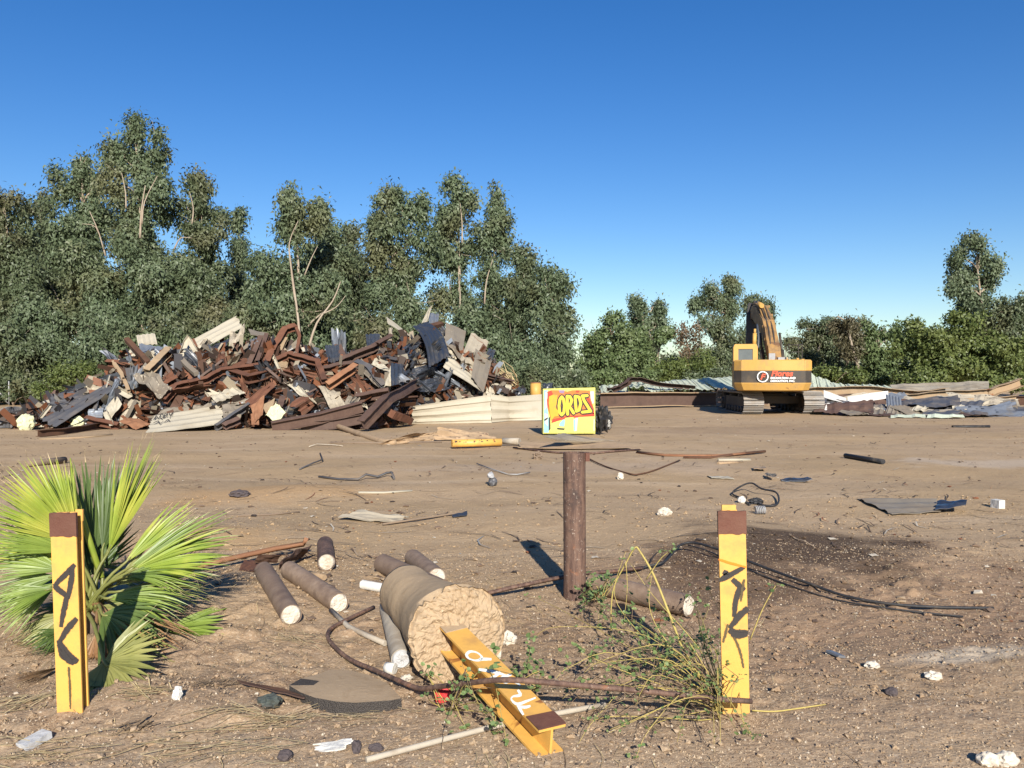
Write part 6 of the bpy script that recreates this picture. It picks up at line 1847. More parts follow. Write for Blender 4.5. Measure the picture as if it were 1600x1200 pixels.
rod('stick', 'long thin pole lying along the foot of the heap behind the pale log', 'pole', [(516, 693, .02), (600, 692, .02), (690, 690, .02)], .03, 'dkbark', 5, 1)
rod('strip', 'yellowish lath lying along the left foot of the heap', 'lath', [(62, 684, .01), (120, 683, .01), (176, 680, .01)], .03, 'tan', 4, 1)
rod('strip', 'orange rusty flat strip lying in the middle distance', 'strip', [(995, 707, .02), (1040, 712, .02), (1080, 714, .02), (1130, 711, .02), (1180, 705, .04)], .028, 'orange', 4, 1)
rod('strip', 'dark rusty strip lying right beside the orange one', 'strip', [(1068, 716, .02), (1110, 716, .02), (1150, 708, .03), (1196, 704, .05)], .026, 'darkrust', 4, 1)
rod('strip', 'long thin rusty strip in front of the grey board', 'strip', [(802, 699, .02), (870, 706, .02), (930, 709, .02), (960, 706, .03), (1000, 703, .02)], .022, 'postrust', 4, 1)
rod('wire', 'dark bent wire hook left of the kinked metal strip', 'wire', [(468, 733, .02), (490, 723, .04), (504, 717, .05), (500, 708, .02)], .015, 'charcoal', 5, 1)
rod('stick', 'pale thin stick with bent end in front of the brown girders', 'stick', [(483, 698, .02), (495, 694, .04), (520, 696, .02), (535, 698, .02)], .013, 'greywood', 4, 1)
rod('strip', 'bent dark metal strip with an upturned right end', 'strip', [(498, 741, .02), (530, 744, .02), (560, 746, .03), (572, 739, .08), (590, 744, .03), (604, 739, .06), (612, 738, .08), (616, 748, .02)], .018, 'charcoal', 4, 1)
rod('strip', 'white lath pair, upper one, in the right middle distance', 'lath', [(1122, 720, .01), (1172, 718, .01)], .03, 'cream', 4, 1)
rod('strip', 'brown lath lying just below the white one in the right middle distance', 'lath', [(1122, 727, .01), (1160, 722, .01)], .028, 'wood', 4, 1)
rod('stick', 'thin dark stick lying far right below the black sheets', 'stick', [(1488, 667, .02), (1546, 666, .03)], .05, 'rubber', 5, 1)

# flat sheets and boards
def gpan(label, q, mats, ribs, cr, sd, name='metal_sheet', cat='metal sheet', **k):
    cs = []
    for (x, y, z) in q:
        p = G0(x, y, z); p.z = max(z, .012) + gz(p.x, p.y); cs.append(p)
    k.setdefault('rib', .015)
    return panel(name, label, cat, cs, ribs, crumple=cr, mats=mats, seed=sd, **k)
gpan('grey flat sheet with a curled right end lying on the bare earth, right', [(1340, 779, .02), (1392, 799, .02), (1470, 797, .02), (1462, 781, .03)], ('taupe', 'charcoal'), 3, .015, 400)
gpan('dark curled end of the grey flat sheet on the right', [(1462, 797, .02), (1466, 787, .02), (1512, 785, .10), (1508, 791, .09)], ('charcoal', 'black'), 2, .05, 401)
gpan('cream flat crumpled sheet lying on the earth left of centre', [(528, 811, .03), (560, 801, .05), (640, 805, .05), (618, 815, .02)], ('beige', 'taupe'), 2, .05, 402)
gpan('curled brown metal skin lying in front of the long wall panel', [(590, 694, .02), (680, 690, .02), (690, 672, .26), (640, 678, .22)], ('wood', 'darkrust'), 0, .10, 403)
gpan('long brown curled skin right of the pale log', [(676, 688, .02), (684, 670, .28), (760, 674, .16), (782, 686, .02)], ('wood', 'brown'), 0, .09, 404)
gpan('grey brown weathered board lying flat in front of the graffiti box', [(812, 693, .07), (812, 699, .04), (1006, 701, .03), (960, 693, .06)], ('wood', 'brown'), 0, .012, 405, name='board', cat='board')
gpan('grey sheet scrap slanting down from the graffiti box', [(846, 683, .30), (880, 680, .26), (958, 694, .04), (900, 696, .04)], ('taupe', 'beige'), 2, .03, 406)
gpan('brown rusty plate half buried left of the pipe stubs', [(372, 893, .02), (382, 878, .05), (412, 884, .05), (404, 900, .02)], ('rust', 'darkrust'), 0, .08, 407)
gpan('small rusty plate leaning behind the half buried one', [(398, 886, .06), (404, 874, .12), (440, 872, .10), (432, 884, .03)], ('darkrust', 'rust'), 0, .08, 408)
gpan('curled rusty strip like bark above the pipe stubs', [(434, 893, .02), (444, 885, .10), (484, 848, .16), (470, 868, .03)], ('postrust', 'darkrust'), 0, .07, 409)
rod('angle_iron', 'long rusty angle iron pointing right out of the palm shadow', 'bar', [(290, 892, .05), (360, 876, .07), (430, 860, .08), (474, 851, .10), (478, 843, .16)], .024, 'orange', 4, 1)
gpan('brown thin plank lying left of the broken asphalt', [(372, 1068, .015), (376, 1076, .015), (474, 1098, .02), (480, 1088, .02)], ('brown', 'darkrust'), 0, .02, 410, name='plank', cat='plank')
gpan('white torn sheet scrap in the right middle distance', [(1196, 742, .02), (1200, 747, .02), (1216, 746, .06), (1212, 740, .08)], ('white', 'taupe'), 0, .08, 411)
gpan('white and dark scrap right of the torn white one', [(1218, 746, .02), (1222, 750, .02), (1270, 748, .05), (1262, 743, .06)], ('blue', 'black'), 0, .10, 412)
gpan('flat pinkish scrap above the torn white one', [(1176, 733, .02), (1178, 737, .02), (1198, 736, .03), (1194, 731, .03)], ('tan', 'brown'), 0, .05, 413)
gpan('thin white sliver left of the wire loop', [(1104, 742, .01), (1112, 746, .01), (1148, 747, .02), (1136, 743, .02)], ('cream', 'beige'), 0, .05, 414)
gpan('white splintered plastic panel at the front, left of the thin pipe', [(494, 1164, .015), (498, 1176, .012), (540, 1176, .02), (546, 1160, .03)], ('plastic', 'plastic'), 0, .04, 415, name='plastic_scrap', cat='plastic scrap', ragged=.16)
gpan('black scrap at the tip of the long dark stick', [(706, 804, .03), (708, 808, .02), (730, 805, .03), (730, 800, .05)], ('black', 'charcoal'), 0, .08, 416)
# yellow board with lettering worn away, lying in front of the heap
a, b = G0(706, 693, .10), G0(783, 691, .10)
yb = empty('yellow_post', ((a.x + b.x) / 2, a.y, 0), 'short yellow post with black smears lying before the curled brown skin', 'post')
MB().tube([a, a.lerp(b, .5), b], .085, 14).build('post_body', M['yellow'], yb)
mb = MB()
def cyl(u, ang, rr=.0865):
    c = a.lerp(b, u); d = (b - a).normalized(); up = Vector((0, 0, 1)); s = d.cross(up)
    return c + (s * math.cos(ang) + up * math.sin(ang)) * rr
rg = random.Random(9)
for i in range(16):
    u = rg.uniform(.03, .95); an = rg.uniform(.1, 1.0); L = rg.uniform(.01, .05)
    mb.add([cyl(u, an), cyl(u + L, an + rg.uniform(-.1, .1)), cyl(u + L * .9, an + .3), cyl(u + L * .2, an + .25)], [(0, 1, 2, 3)])
o = mb.build('paint_smears', M['p_black'], yb); o['kind'] = 'stuff'
a2, b2 = G0(786, 689, .10), G0(812, 690, .10)
tag(MB().tube([a2, b2], [.07, .08], 12).build('post_stub', M['greywood']), 'grey round stub butting on the left end of the grey board', 'post stub')
# --- rocks, slabs, blocks and small rubbish
def rock(name, label, cat, px, py, r, mat, seed=1, amp=.5, sink=.3, freq=1.4, n=2):
    p = GG(px, py)
    c = Vector((p.x, p.y + r[1] * .7, p.z + r[2] * (1 - sink)))
    mb = MB(); mb.add(*lump(c, r, seed, amp, 3, p.z - .05, freq * 1.5))
    return tag(mb.build(name, M[mat]), label, cat)
def slab():
    top = [(452, 1071), (470, 1060), (497, 1053), (515, 1046), (545, 1047), (575, 1054), (606, 1068), (627, 1091), (612, 1094), (585, 1096), (555, 1098), (525, 1096), (492, 1090), (470, 1082)]
    mb = MB()
    q = []
    for i, (x, y) in enumerate(top):
        f = (y - 1046) / 52
        p = G0(x, y, .014 + .046 * f); q.append(p)
    c = sum(q, Vector()) / len(q) + Vector((0, 0, .012))
    n = len(q)
    inner = [c.lerp(p, .55) + Vector((0, 0, .002 * math.sin(i * 2.3))) for i, p in enumerate(q)]
    low_ = [Vector((p.x + .01 * math.sin(i * 3), p.y - .012, -.03)) for i, p in enumerate(q)]
    vs = [c] + inner + q + low_
    fs = [(0, 1 + i, 1 + (i + 1) % n) for i in range(n)]
    fs += [(1 + i, 1 + n + i, 1 + n + (i + 1) % n, 1 + (i + 1) % n) for i in range(n)]
    mb.add(vs, fs, 0, True)
    mb.add(vs, [(1 + n + i, 1 + 2 * n + i, 1 + 2 * n + (i + 1) % n, 1 + n + (i + 1) % n) for i in range(n)], 1)
    # mark the burnt left tip as asphalt
    for k in range(len(mb.f)):
        cx = sum(mb.v[i][0] for i in mb.f[k]) / len(mb.f[k])
        if cx < G0(474, 1075, .05).x and k < 2 * n: mb.m[k] = 1
    return mb
tag(slab().build('asphalt_slab', [M['concrete'], M['asphalt']]), 'broken triangular slab of asphalt with dark edge before the footing', 'slab')
rock('tyre_scrap', 'dull green scrap of tyre rubber left of the asphalt slab', 'tyre scrap', 418, 1112, (.055, .05, .035), 'tyre', 1, .5)
rock('stone', 'dark purple stone at the bottom edge, left of centre', 'stone', 443, 1197, (.030, .03, .024), 'darkstone', 2, .2)
rock('stone', 'small dark stone beside the white splintered plastic', 'stone', 556, 1186, (.020, .025, .028), 'darkstone', 3, .4)
rock('stone', 'flat dark stone left of the thin pipe end', 'stone', 586, 1184, (.032, .02, .018), 'darkstone', 4, .3)
rock('plastic_lump', 'white crumpled foam scrap right of the front palm fan', 'foam scrap', 275, 1108, (.022, .02, .036), 'plastic', 5, .5)
rock('mortar_lump', 'white mortar lump against the right side of the concrete footing', 'mortar lump', 795, 1008, (.042, .04, .04), 'whitecore', 6, .4)
rock('mortar_lump', 'thin white mortar flake leaning on the footing rim', 'mortar lump', 778, 1030, (.018, .02, .055), 'whitecore', 7, .5)
rock('mortar_lump', 'pale crumbled mortar right of the white cap', 'mortar lump', 634, 1066, (.03, .035, .016), 'whitecore', 8, .6)
rock('mortar_lump', 'white mortar lump far right on the churned soil', 'mortar lump', 1366, 1046, (.04, .03, .018), 'whitecore', 9, .5)
rock('mortar_lump', 'yellowish mortar lump on the churned soil at the right', 'mortar lump', 1462, 1064, (.045, .03, .022), 'whitecore', 10, .5)
rock('mortar_lump', 'white mortar lump at the bottom right corner, left one', 'mortar lump', 1548, 1198, (.045, .03, .03), 'whitecore', 11, .3)
rock('mortar_lump', 'white mortar lump at the bottom right corner, right one', 'mortar lump', 1578, 1198, (.045, .03, .032), 'whitecore', 12, .3)
rock('mortar_lump', 'white mortar chunk on the earth left of the right post top', 'mortar lump', 1040, 811, (.075, .06, .05), 'whitecore', 13, .35)
rock('mortar_lump', 'small grey stone on the earth right of the upright pipe', 'stone', 970, 748, (.05, .05, .06), 'whitecore', 14, .3)
rock('plastic_lump', 'white ball of plastic left of the wire loop', 'plastic scrap', 1160, 783, (.05, .05, .05), 'plastic', 15, .3)
rock('rubber_lump', 'black knot of rubber in front of the wire loop', 'rubber scrap', 1183, 785, (.09, .05, .045), 'rubber', 16, .5)
rock('stone', 'dark stone on the churned soil in front of the cable', 'stone', 1396, 1090, (.03, .03, .022), 'darkstone', 17, .3)
rock('soil_clod', 'dark clod by the palm shadow on the left', 'soil clod', 372, 782, (.12, .10, .05), 'darkstone', 18, .4)
rock('stone', 'rough brown stump of root in the middle distance', 'root', 840, 716, (.09, .08, .09), 'dkbark', 19, .6)
mb = MB(); p = GG(610, 1052); mb.tube([(p.x - .026, p.y + .01, p.z + .03), (p.x + .026, p.y - .01, p.z + .03)], .03, 16)
tag(mb.build('white_cap', M['plastic']), 'white plastic pipe cap beside the end of the grey pipe stub', 'cap')
mb = MB(); p = GG(692, 1104)
mb.add([(p.x - .035, p.y, p.z), (p.x + .028, p.y - .005, p.z), (p.x + .04, p.y, p.z + .05), (p.x - .042, p.y + .005, p.z + .052), (p.x - .03, p.y + .06, p.z), (p.x + .03, p.y + .06, p.z), (p.x + .042, p.y + .075, p.z + .045), (p.x - .04, p.y + .075, p.z + .05)], [(0, 1, 2, 3), (5, 4, 7, 6), (4, 0, 3, 7), (1, 5, 6, 2), (4, 5, 1, 0)])
mb.add([(p.x - .01, p.y - .002, p.z + .004), (p.x - .004, p.y - .003, p.z + .004), (p.x - .006, p.y - .001, p.z + .05), (p.x - .014, p.y, p.z + .05)], [(0, 1, 2, 3)])
tag(mb.build('plastic_cup', M['red']), 'small crushed red plastic cup in front of the bent rusty pipe', 'cup')
mb = MB(); p = GG(45, 1166)
mb.box((p.x, p.y + .04, p.z + .016), (.065, .12, .03), Matrix.Rotation(-.45, 3, 'Z') @ Matrix.Rotation(.12, 3, 'X'))
tag(mb.build('paving_chip', M['greytile']), 'grey cement chip with square edges at the bottom left corner', 'cement chip')
mb = MB(); p = GG(1562, 796); mb.box((p.x, p.y + .04, p.z + .05), (.09, .12, .10), Matrix.Rotation(.3, 3, 'Z'))
tag(mb.build('foam_block', M['plastic']), 'white foam block alone on the bare earth at the far right', 'foam block')
mb = MB(); p = GG(1309, 1026); mb.box((p.x, p.y + .03, p.z + .012), (.05, .10, .012), Matrix.Rotation(.35, 3, 'Z') @ Matrix.Rotation(.2, 3, 'Y'))
tag(mb.build('tile_chip', M['blue']), 'blue grey tile chip stuck in the churned soil', 'tile chip')
# wood bit and small fitting
rod('stick', 'short pale wood end beside the longer brown pipe stub', 'wood', [(484, 903, .02), (507, 909, .03)], .022, 'wood', 8, 1)
fit = empty('pipe_fitting', GG(768, 764), 'small grey metal fitting standing on the earth left of the upright pipe', 'fitting')
p = GG(768, 764)
mb = MB(); mb.add(*lump(p + Vector((.01, .03, .06)), (.06, .05, .06), 31, .5, 2, p.z)); mb.build('fitting_body', M['charcoal'], fit)
mb = MB(); mb.add(*lump(p + Vector((-.01, .03, .15)), (.05, .05, .05), 32, .4, 2, p.z)); mb.build('fitting_top', M['steel'], fit)
spring = MB(); p = GG(1188, 800)
q = [p + Vector((-.06 + .12 * i / 48, .045 * math.cos(i * .8), .05 + .045 * math.sin(i * .8))) for i in range(49)]
tag(spring.tube(q, .007, 5).build('spring', M['steel']), 'small steel coil spring right of the right post top', 'spring')
# dark dome of folded tarpaulin at far left
tp_ = empty('tarpaulin', G(18, 672), 'grey black ribbed sheet crumpled into a dome at the far left', 'metal sheet')
c = G(14, 668); mb = MB()
NU, NV = 60, 8
vs = []
for j in range(NV + 1):
    for i in range(NU + 1):
        a = math.pi * (1.06 - 1.12 * i / NU); e = j / NV * math.pi / 2
        r = .62 * math.cos(e) * (1 + .05 * math.sin(i * 1.9)) + .05
        vs.append((c.x + r * math.cos(a) * 1.0, c.y - r * math.sin(a) * .7 + .2, max(.01, .60 * math.sin(e) * (1 + .05 * math.sin(i * 1.9)))))
mb.add(vs, [(j * (NU + 1) + i, j * (NU + 1) + i + 1, (j + 1) * (NU + 1) + i + 1, (j + 1) * (NU + 1) + i) for j in range(NV) for i in range(NU)])
mb.build('sheet', M['charcoal'], tp_)
rock('foam_lump', 'pale yellow foam lump leaning right of the crumpled dome', 'foam', 36, 673, (.22, .2, .26), 'foam', 41, .4)
rock('foam_lump', 'pale green foam lump under the sliding charcoal sheet', 'foam', 119, 670, (.22, .18, .22), 'foam', 42, .35)
rock('sheet_lump', 'blue grey crumpled scrap between the dome and the heap', 'metal scrap', 58, 655, (.30, .2, .14), 'blue', 43, .7)
rod('log', 'dark brown log lying behind the palm on the far left', 'log', [(40, 723, .06), (102, 716, .06)], .06, 'dkbark', 8, 1)

# ================================================================== PALM
palm_root = GG(142, 985)
pm = empty('fan_palm', palm_root, 'young fan palm with green, yellow and dead fronds behind the left yellow post', 'palm')
rgp = random.Random(21)
def frond(hub, tip, spread, nseg, mat, tipmat='palm_tan', nrm=(0.05, -.8, .6), droop=.06, gap=.45, wid=1.0, curl=.0, seed=0, label=None, petiole=True, jit=.06):
    rg = random.Random(seed)
    H, T = At(*hub), At(*tip)
    d = T - H
    Rr = d.length
    d.normalize()
    n = Vector(nrm); n = (n - d * n.dot(d)).normalized()
    s = d.cross(n).normalized()
    mb = MB()
    da = 2 * R(spread) / nseg
    for k in range(nseg):
        th = R(-spread) + da * (k + .5) + rg.uniform(-.25, .25) * da
        dd = d * math.cos(th) + s * math.sin(th)
        ss = (-d * math.sin(th) + s * math.cos(th))
        L = Rr * (1.0 - .20 * (abs(th) / max(R(spread), .01)) ** 2) * rg.uniform(.86, 1.06)
        lift = n * rg.uniform(-jit, jit) * L
        w0 = min(da * gap * L * 1.35, .046) * wid
        prof_w = [(0.0, .10), (.15, .42), (.32, .85), (.48, 1.0), (.65, .80), (.80, .52), (.92, .25), (1.0, .03)]
        dr = droop * rg.uniform(.6, 1.7)
        dry = rg.random() < .45 or 'brown' in mat or 'olive' in mat
        base = len(mb.v)
        tw = rg.uniform(-.5, .5)
        vs = []
        for (t, w) in prof_w:
            p = H + dd * L * t + lift * t * t + n * curl * L * t * t - Vector((0, 0, 1)) * dr * L * t ** 2.6
            ww = w0 * w * .5
            sd = (ss * math.cos(tw * t) + n * math.sin(tw * t))
            fold = n * ww * (.55 if t < .5 else .35)
            for q in (p + sd * ww + fold, p, p - sd * ww + fold):
                vs.append(Vector((q.x, q.y, max(q.z, .008))))
        m = len(prof_w)
        for i in range(m - 1):
            mi = 1 if (i >= m - 2 and rg.random() < (.55 if i == m - 2 else .9)) and dry else 0
            mb.add([], [], 0)
            if i == 0:
                off = len(mb.v); mb.v += [tuple(v) for v in vs]
            a = off + i * 3
            mb.f += [(a, a + 1, a + 4, a + 3), (a + 1, a + 2, a + 5, a + 4)]
            mb.m += [mi, mi]; mb.s += [False, False]
        if rg.random() < .35:   # dry thread at the tip
            e = vs[-2]
            q = [e, e + dd * .04 + Vector((rg.uniform(-.02, .02), 0, rg.uniform(-.03, .02))), e + dd * .07 + Vector((rg.uniform(-.03, .03), 0, -rg.uniform(.0, .05)))]
            mb.tube(q, [.0012, .001, .0006], 3, mi=1)
    o = mb.build('frond', [M[mat], M[tipmat]], pm)
    if label: o['label'] = label
    if petiole:
        base = palm_root + Vector((rg.uniform(-.06, .06), rg.uniform(-.06, .06), .12))
        mid = base.lerp(H, .5) + Vector((0, 0, .05))
        MB().tube(smooth_path([base, mid, H, H + d * .05], 3), [.014, .013, .012, .011, .010, .009, .008, .007, .006, .004], 6).build('petiole', M['palm_olive'] if 'brown' not in mat else M['palm_brown'], o)
    return o
frond((122, 850, 5.05), (14, 722, 4.85), 34, 34, 'palm_yellow', seed=1, label='yellow green frond', nrm=(.3, -.8, .5), gap=.6)
frond((112, 862, 5.0), (-30, 795, 4.8), 30, 26, 'palm_green', seed=2, nrm=(.2, -.8, .5))
frond((168, 862, 5.2), (246, 694, 5.25), 17, 26, 'palm_green', seed=3, gap=.8, nrm=(-.45, -.8, .3), droop=.0)
frond((160, 860, 5.25), (205, 712, 5.4), 24, 16, 'palm_dark', seed=4, gap=.5, droop=.0)
frond((150, 858, 5.3), (140, 716, 5.55), 46, 22, 'palm_dark', seed=5, gap=.42, droop=.0)
frond((130, 862, 5.3), (95, 742, 5.6), 30, 12, 'palm_dark', seed=6, gap=.5, droop=.0)
frond((200, 888, 5.0), (372, 800, 5.15), 22, 30, 'palm_green', seed=7, gap=.75, droop=.10, nrm=(-.2, -.7, .7))
frond((195, 880, 5.05), (300, 775, 5.3), 16, 14, 'palm_yellow', seed=8, gap=.55, droop=.08)
frond((188, 905, 4.95), (340, 868, 5.1), 24, 22, 'palm_green', seed=9, gap=.55, droop=.16, nrm=(-.2, -.6, .8))
frond((180, 915, 5.0), (290, 840, 5.2), 30, 16, 'palm_olive', seed=10, gap=.5, droop=.12)
frond((98, 892, 4.95), (-25, 858, 4.85), 26, 22, 'palm_green', seed=11, nrm=(.2, -.7, .7), gap=.55, droop=.10)
frond((92, 910, 4.9), (-18, 975, 4.7), 28, 24, 'palm_green', seed=12, nrm=(.2, -.7, .7), gap=.55, droop=.05)
frond((150, 948, 4.95), (290, 955, 4.9), 20, 20, 'palm_olive', 'palm_brown', seed=13, gap=.5, droop=.12, nrm=(-.1, -.5, .9))
frond((155, 955, 4.9), (270, 990, 4.8), 26, 18, 'palm_brown', 'palm_tan', seed=14, gap=.4, droop=.2, label='dead brown frond')
frond((163, 1034, 4.25), (222, 1082, 4.05), 105, 30, 'palm_olive', seed=15, gap=.62, droop=.05, nrm=(-.15, -.75, .65), label='olive frond fanned out flat towards the viewer', jit=.03)
frond((258, 985, 4.95), (338, 1012, 4.75), 58, 22, 'palm_green', seed=16, gap=.7, droop=.06, nrm=(-.1, -.6, .8), label='small green frond lying on the ground')
frond((92, 1060, 4.4), (2, 1112, 4.15), 30, 24, 'palm_brown', 'palm_brown', seed=17, gap=.5, droop=.08, label='dead rust brown frond on the ground', nrm=(.2, -.6, .8))
frond((120, 985, 4.8), (40, 1050, 4.6), 40, 18, 'palm_dark', 'palm_brown', seed=18, gap=.45, droop=.15)  # dark frond stands in for the shadow under the crown
frond((105, 960, 4.9), (10, 1005, 4.75), 34, 16, 'palm_olive', 'palm_brown', seed=19, gap=.4, droop=.15)
frond((165, 960, 4.9), (225, 1040, 4.6), 30, 14, 'palm_brown', 'palm_tan', seed=20, gap=.35, droop=.1)
frond((150, 900, 5.2), (250, 900, 5.6), 60, 20, 'palm_dark', 'palm_brown', seed=22, gap=.45, droop=.14, nrm=(0, -.2, 1))
frond((130, 900, 5.2), (60, 900, 5.7), 60, 20, 'palm_dark', 'palm_brown', seed=23, gap=.45, droop=.14, nrm=(0, -.2, 1))
mb = MB()
mb.tube([palm_root + Vector((0, 0, -.05)), palm_root + Vector((0, 0, .08)), palm_root + Vector((.0, 0, .18))], [.09, .08, .04], 12, rnd=.12, seed=4); mb.build('trunk', M['dkbark'], pm)
frond((118, 846, 5.15), (40, 712, 5.2), 26, 20, 'palm_yellow', seed=31, gap=.6, droop=.02, nrm=(.4, -.8, .4))
frond((170, 862, 5.15), (225, 700, 5.1), 20, 18, 'palm_yellow', seed=32, gap=.6, droop=.0, nrm=(-.3, -.9, .2))
frond((205, 892, 4.95), (362, 836, 5.0), 22, 24, 'palm_yellow', seed=33, gap=.7, droop=.10, nrm=(-.2, -.8, .6))
frond((195, 900, 4.9), (300, 880, 4.95), 28, 22, 'palm_green', seed=34, gap=.6, droop=.18, nrm=(-.2, -.6, .8))
frond((95, 880, 5.0), (-30, 830, 5.0), 26, 22, 'palm_yellow', seed=35, gap=.6, droop=.06, nrm=(.2, -.8, .5))
frond((90, 900, 4.95), (-25, 920, 4.8), 26, 22, 'palm_green', seed=36, gap=.6, droop=.08, nrm=(.2, -.7, .7))
frond((140, 900, 5.25), (170, 800, 5.5), 50, 22, 'palm_dark', seed=37, gap=.6, droop=.04)
frond((170, 940, 5.0), (250, 930, 5.2), 40, 22, 'palm_dark', 'palm_brown', seed=38, gap=.6, droop=.2, nrm=(0, -.4, .9))
frond((110, 950, 5.0), (30, 955, 5.0), 40, 22, 'palm_dark', 'palm_brown', seed=39, gap=.6, droop=.2, nrm=(0, -.4, .9))
frond((160, 985, 4.95), (215, 1010, 4.9), 45, 18, 'palm_brown', 'palm_brown', seed=40, gap=.5, droop=.1)
frond((165, 935, 4.75), (300, 915, 4.8), 24, 22, 'palm_green', 'palm_brown', seed=41, gap=.6, droop=.22, nrm=(-.1, -.6, .8))
frond((160, 960, 4.7), (245, 975, 4.5), 50, 24, 'palm_dark', 'palm_brown', seed=42, gap=.55, droop=.25, nrm=(-.1, -.6, .8))
frond((150, 990, 4.65), (175, 1050, 4.5), 50, 18, 'palm_brown', 'palm_brown', seed=43, gap=.5, droop=.1, nrm=(0, -.8, .5))
frond((100, 985, 4.7), (40, 1000, 4.5), 40, 22, 'palm_dark', 'palm_brown', seed=44, gap=.55, droop=.2, nrm=(.1, -.6, .8))
frond((85, 920, 4.8), (-20, 940, 4.6), 26, 24, 'palm_green', seed=45, gap=.6, droop=.12, nrm=(.2, -.7, .7))
frond((170, 960, 4.8), (300, 1000, 4.6), 22, 16, 'palm_brown', 'palm_tan', seed=51, gap=.4, droop=.15, nrm=(-.1, -.5, .9))
frond((160, 985, 4.7), (265, 1035, 4.45), 26, 16, 'palm_olive', 'palm_brown', seed=52, gap=.45, droop=.12, nrm=(-.1, -.5, .9))
frond((180, 925, 4.9), (335, 900, 5.0), 16, 14, 'palm_olive', 'palm_tan', seed=53, gap=.5, droop=.2, nrm=(-.1, -.5, .9))
# narrow unopened spear
MB().tube([palm_root + Vector((.02, .1, .3)), At(116, 770, 5.35), At(110, 716, 5.4)], [.02, .022, .004], 5).build('unopened_frond', M['palm_yellow'], pm)

# bundles of straw and dead palm leaf litter on the ground
def bundle(label, px, py, n, L, ang, mat, seed, spread=.1, w=.0028):
    rg = random.Random(seed)
    c = GG(px, py)
    mb = MB()
    for i in range(n):
        a = ang + rg.gauss(0, .28)
        o = Vector((rg.gauss(0, spread), rg.gauss(0, spread * .5), 0))
        l = L * rg.uniform(.4, 1.1)
        d = Vector((math.cos(a), math.sin(a), 0)); s = Vector((-d.y, d.x, 0)) * w * rg.uniform(.5, 1.4)
        pts = []
        for t in (-.5, -.2, .15, .5):
            p = c + o + d * l * t + Vector((0, 0, rg.uniform(0, .02) * (1.2 - abs(t))))
            p.z = gz(p.x, p.y) + .004 + rg.uniform(0, .022); pts.append(p)
        vs = [q for p in pts for q in (p + s, p - s)]
        mb.add(vs, [(0, 2, 3, 1), (2, 4, 5, 3), (4, 6, 7, 5)])
    o = mb.build('straw_bundle', M[mat])
    return tag(o, label, 'straw', 'bundles of dry stalks on the ground')
bundle('bundle of pale straw by the green tyre scrap', 405, 1128, 34, .34, .35, 'straw', 1)
bundle('wisp of straw trailing from the front palm fan', 225, 1092, 22, .26, -.25, 'straw', 2, .05)
bundle('long straw stalks at the bottom edge left of the plastic scrap', 340, 1172, 22, .40, .2, 'straw', 3, .14)
bundle('straw stalks around the cement chip', 80, 1182, 26, .36, .15, 'straw', 4, .16)
bundle('dark dead leaf strips left of the foam scrap', 215, 1142, 14, .14, .75, 'brownstem', 5, .03, .005)
bundle('tuft of brown roots above the tyre scrap', 340, 1075, 40, .13, .5, 'brownstem', 6, .06)
bundle('straw stalks at the left edge beside the dead frond', 20, 1090, 26, .24, .6, 'straw', 7, .08)
bundle('dry stalks between the ringed pipe stub and the grey stick', 470, 1005, 30, .24, -.3, 'straw', 8, .12, .002)
bundle('straw in front of the broken asphalt slab', 560, 1125, 16, .34, .05, 'straw', 9, .1, .002)
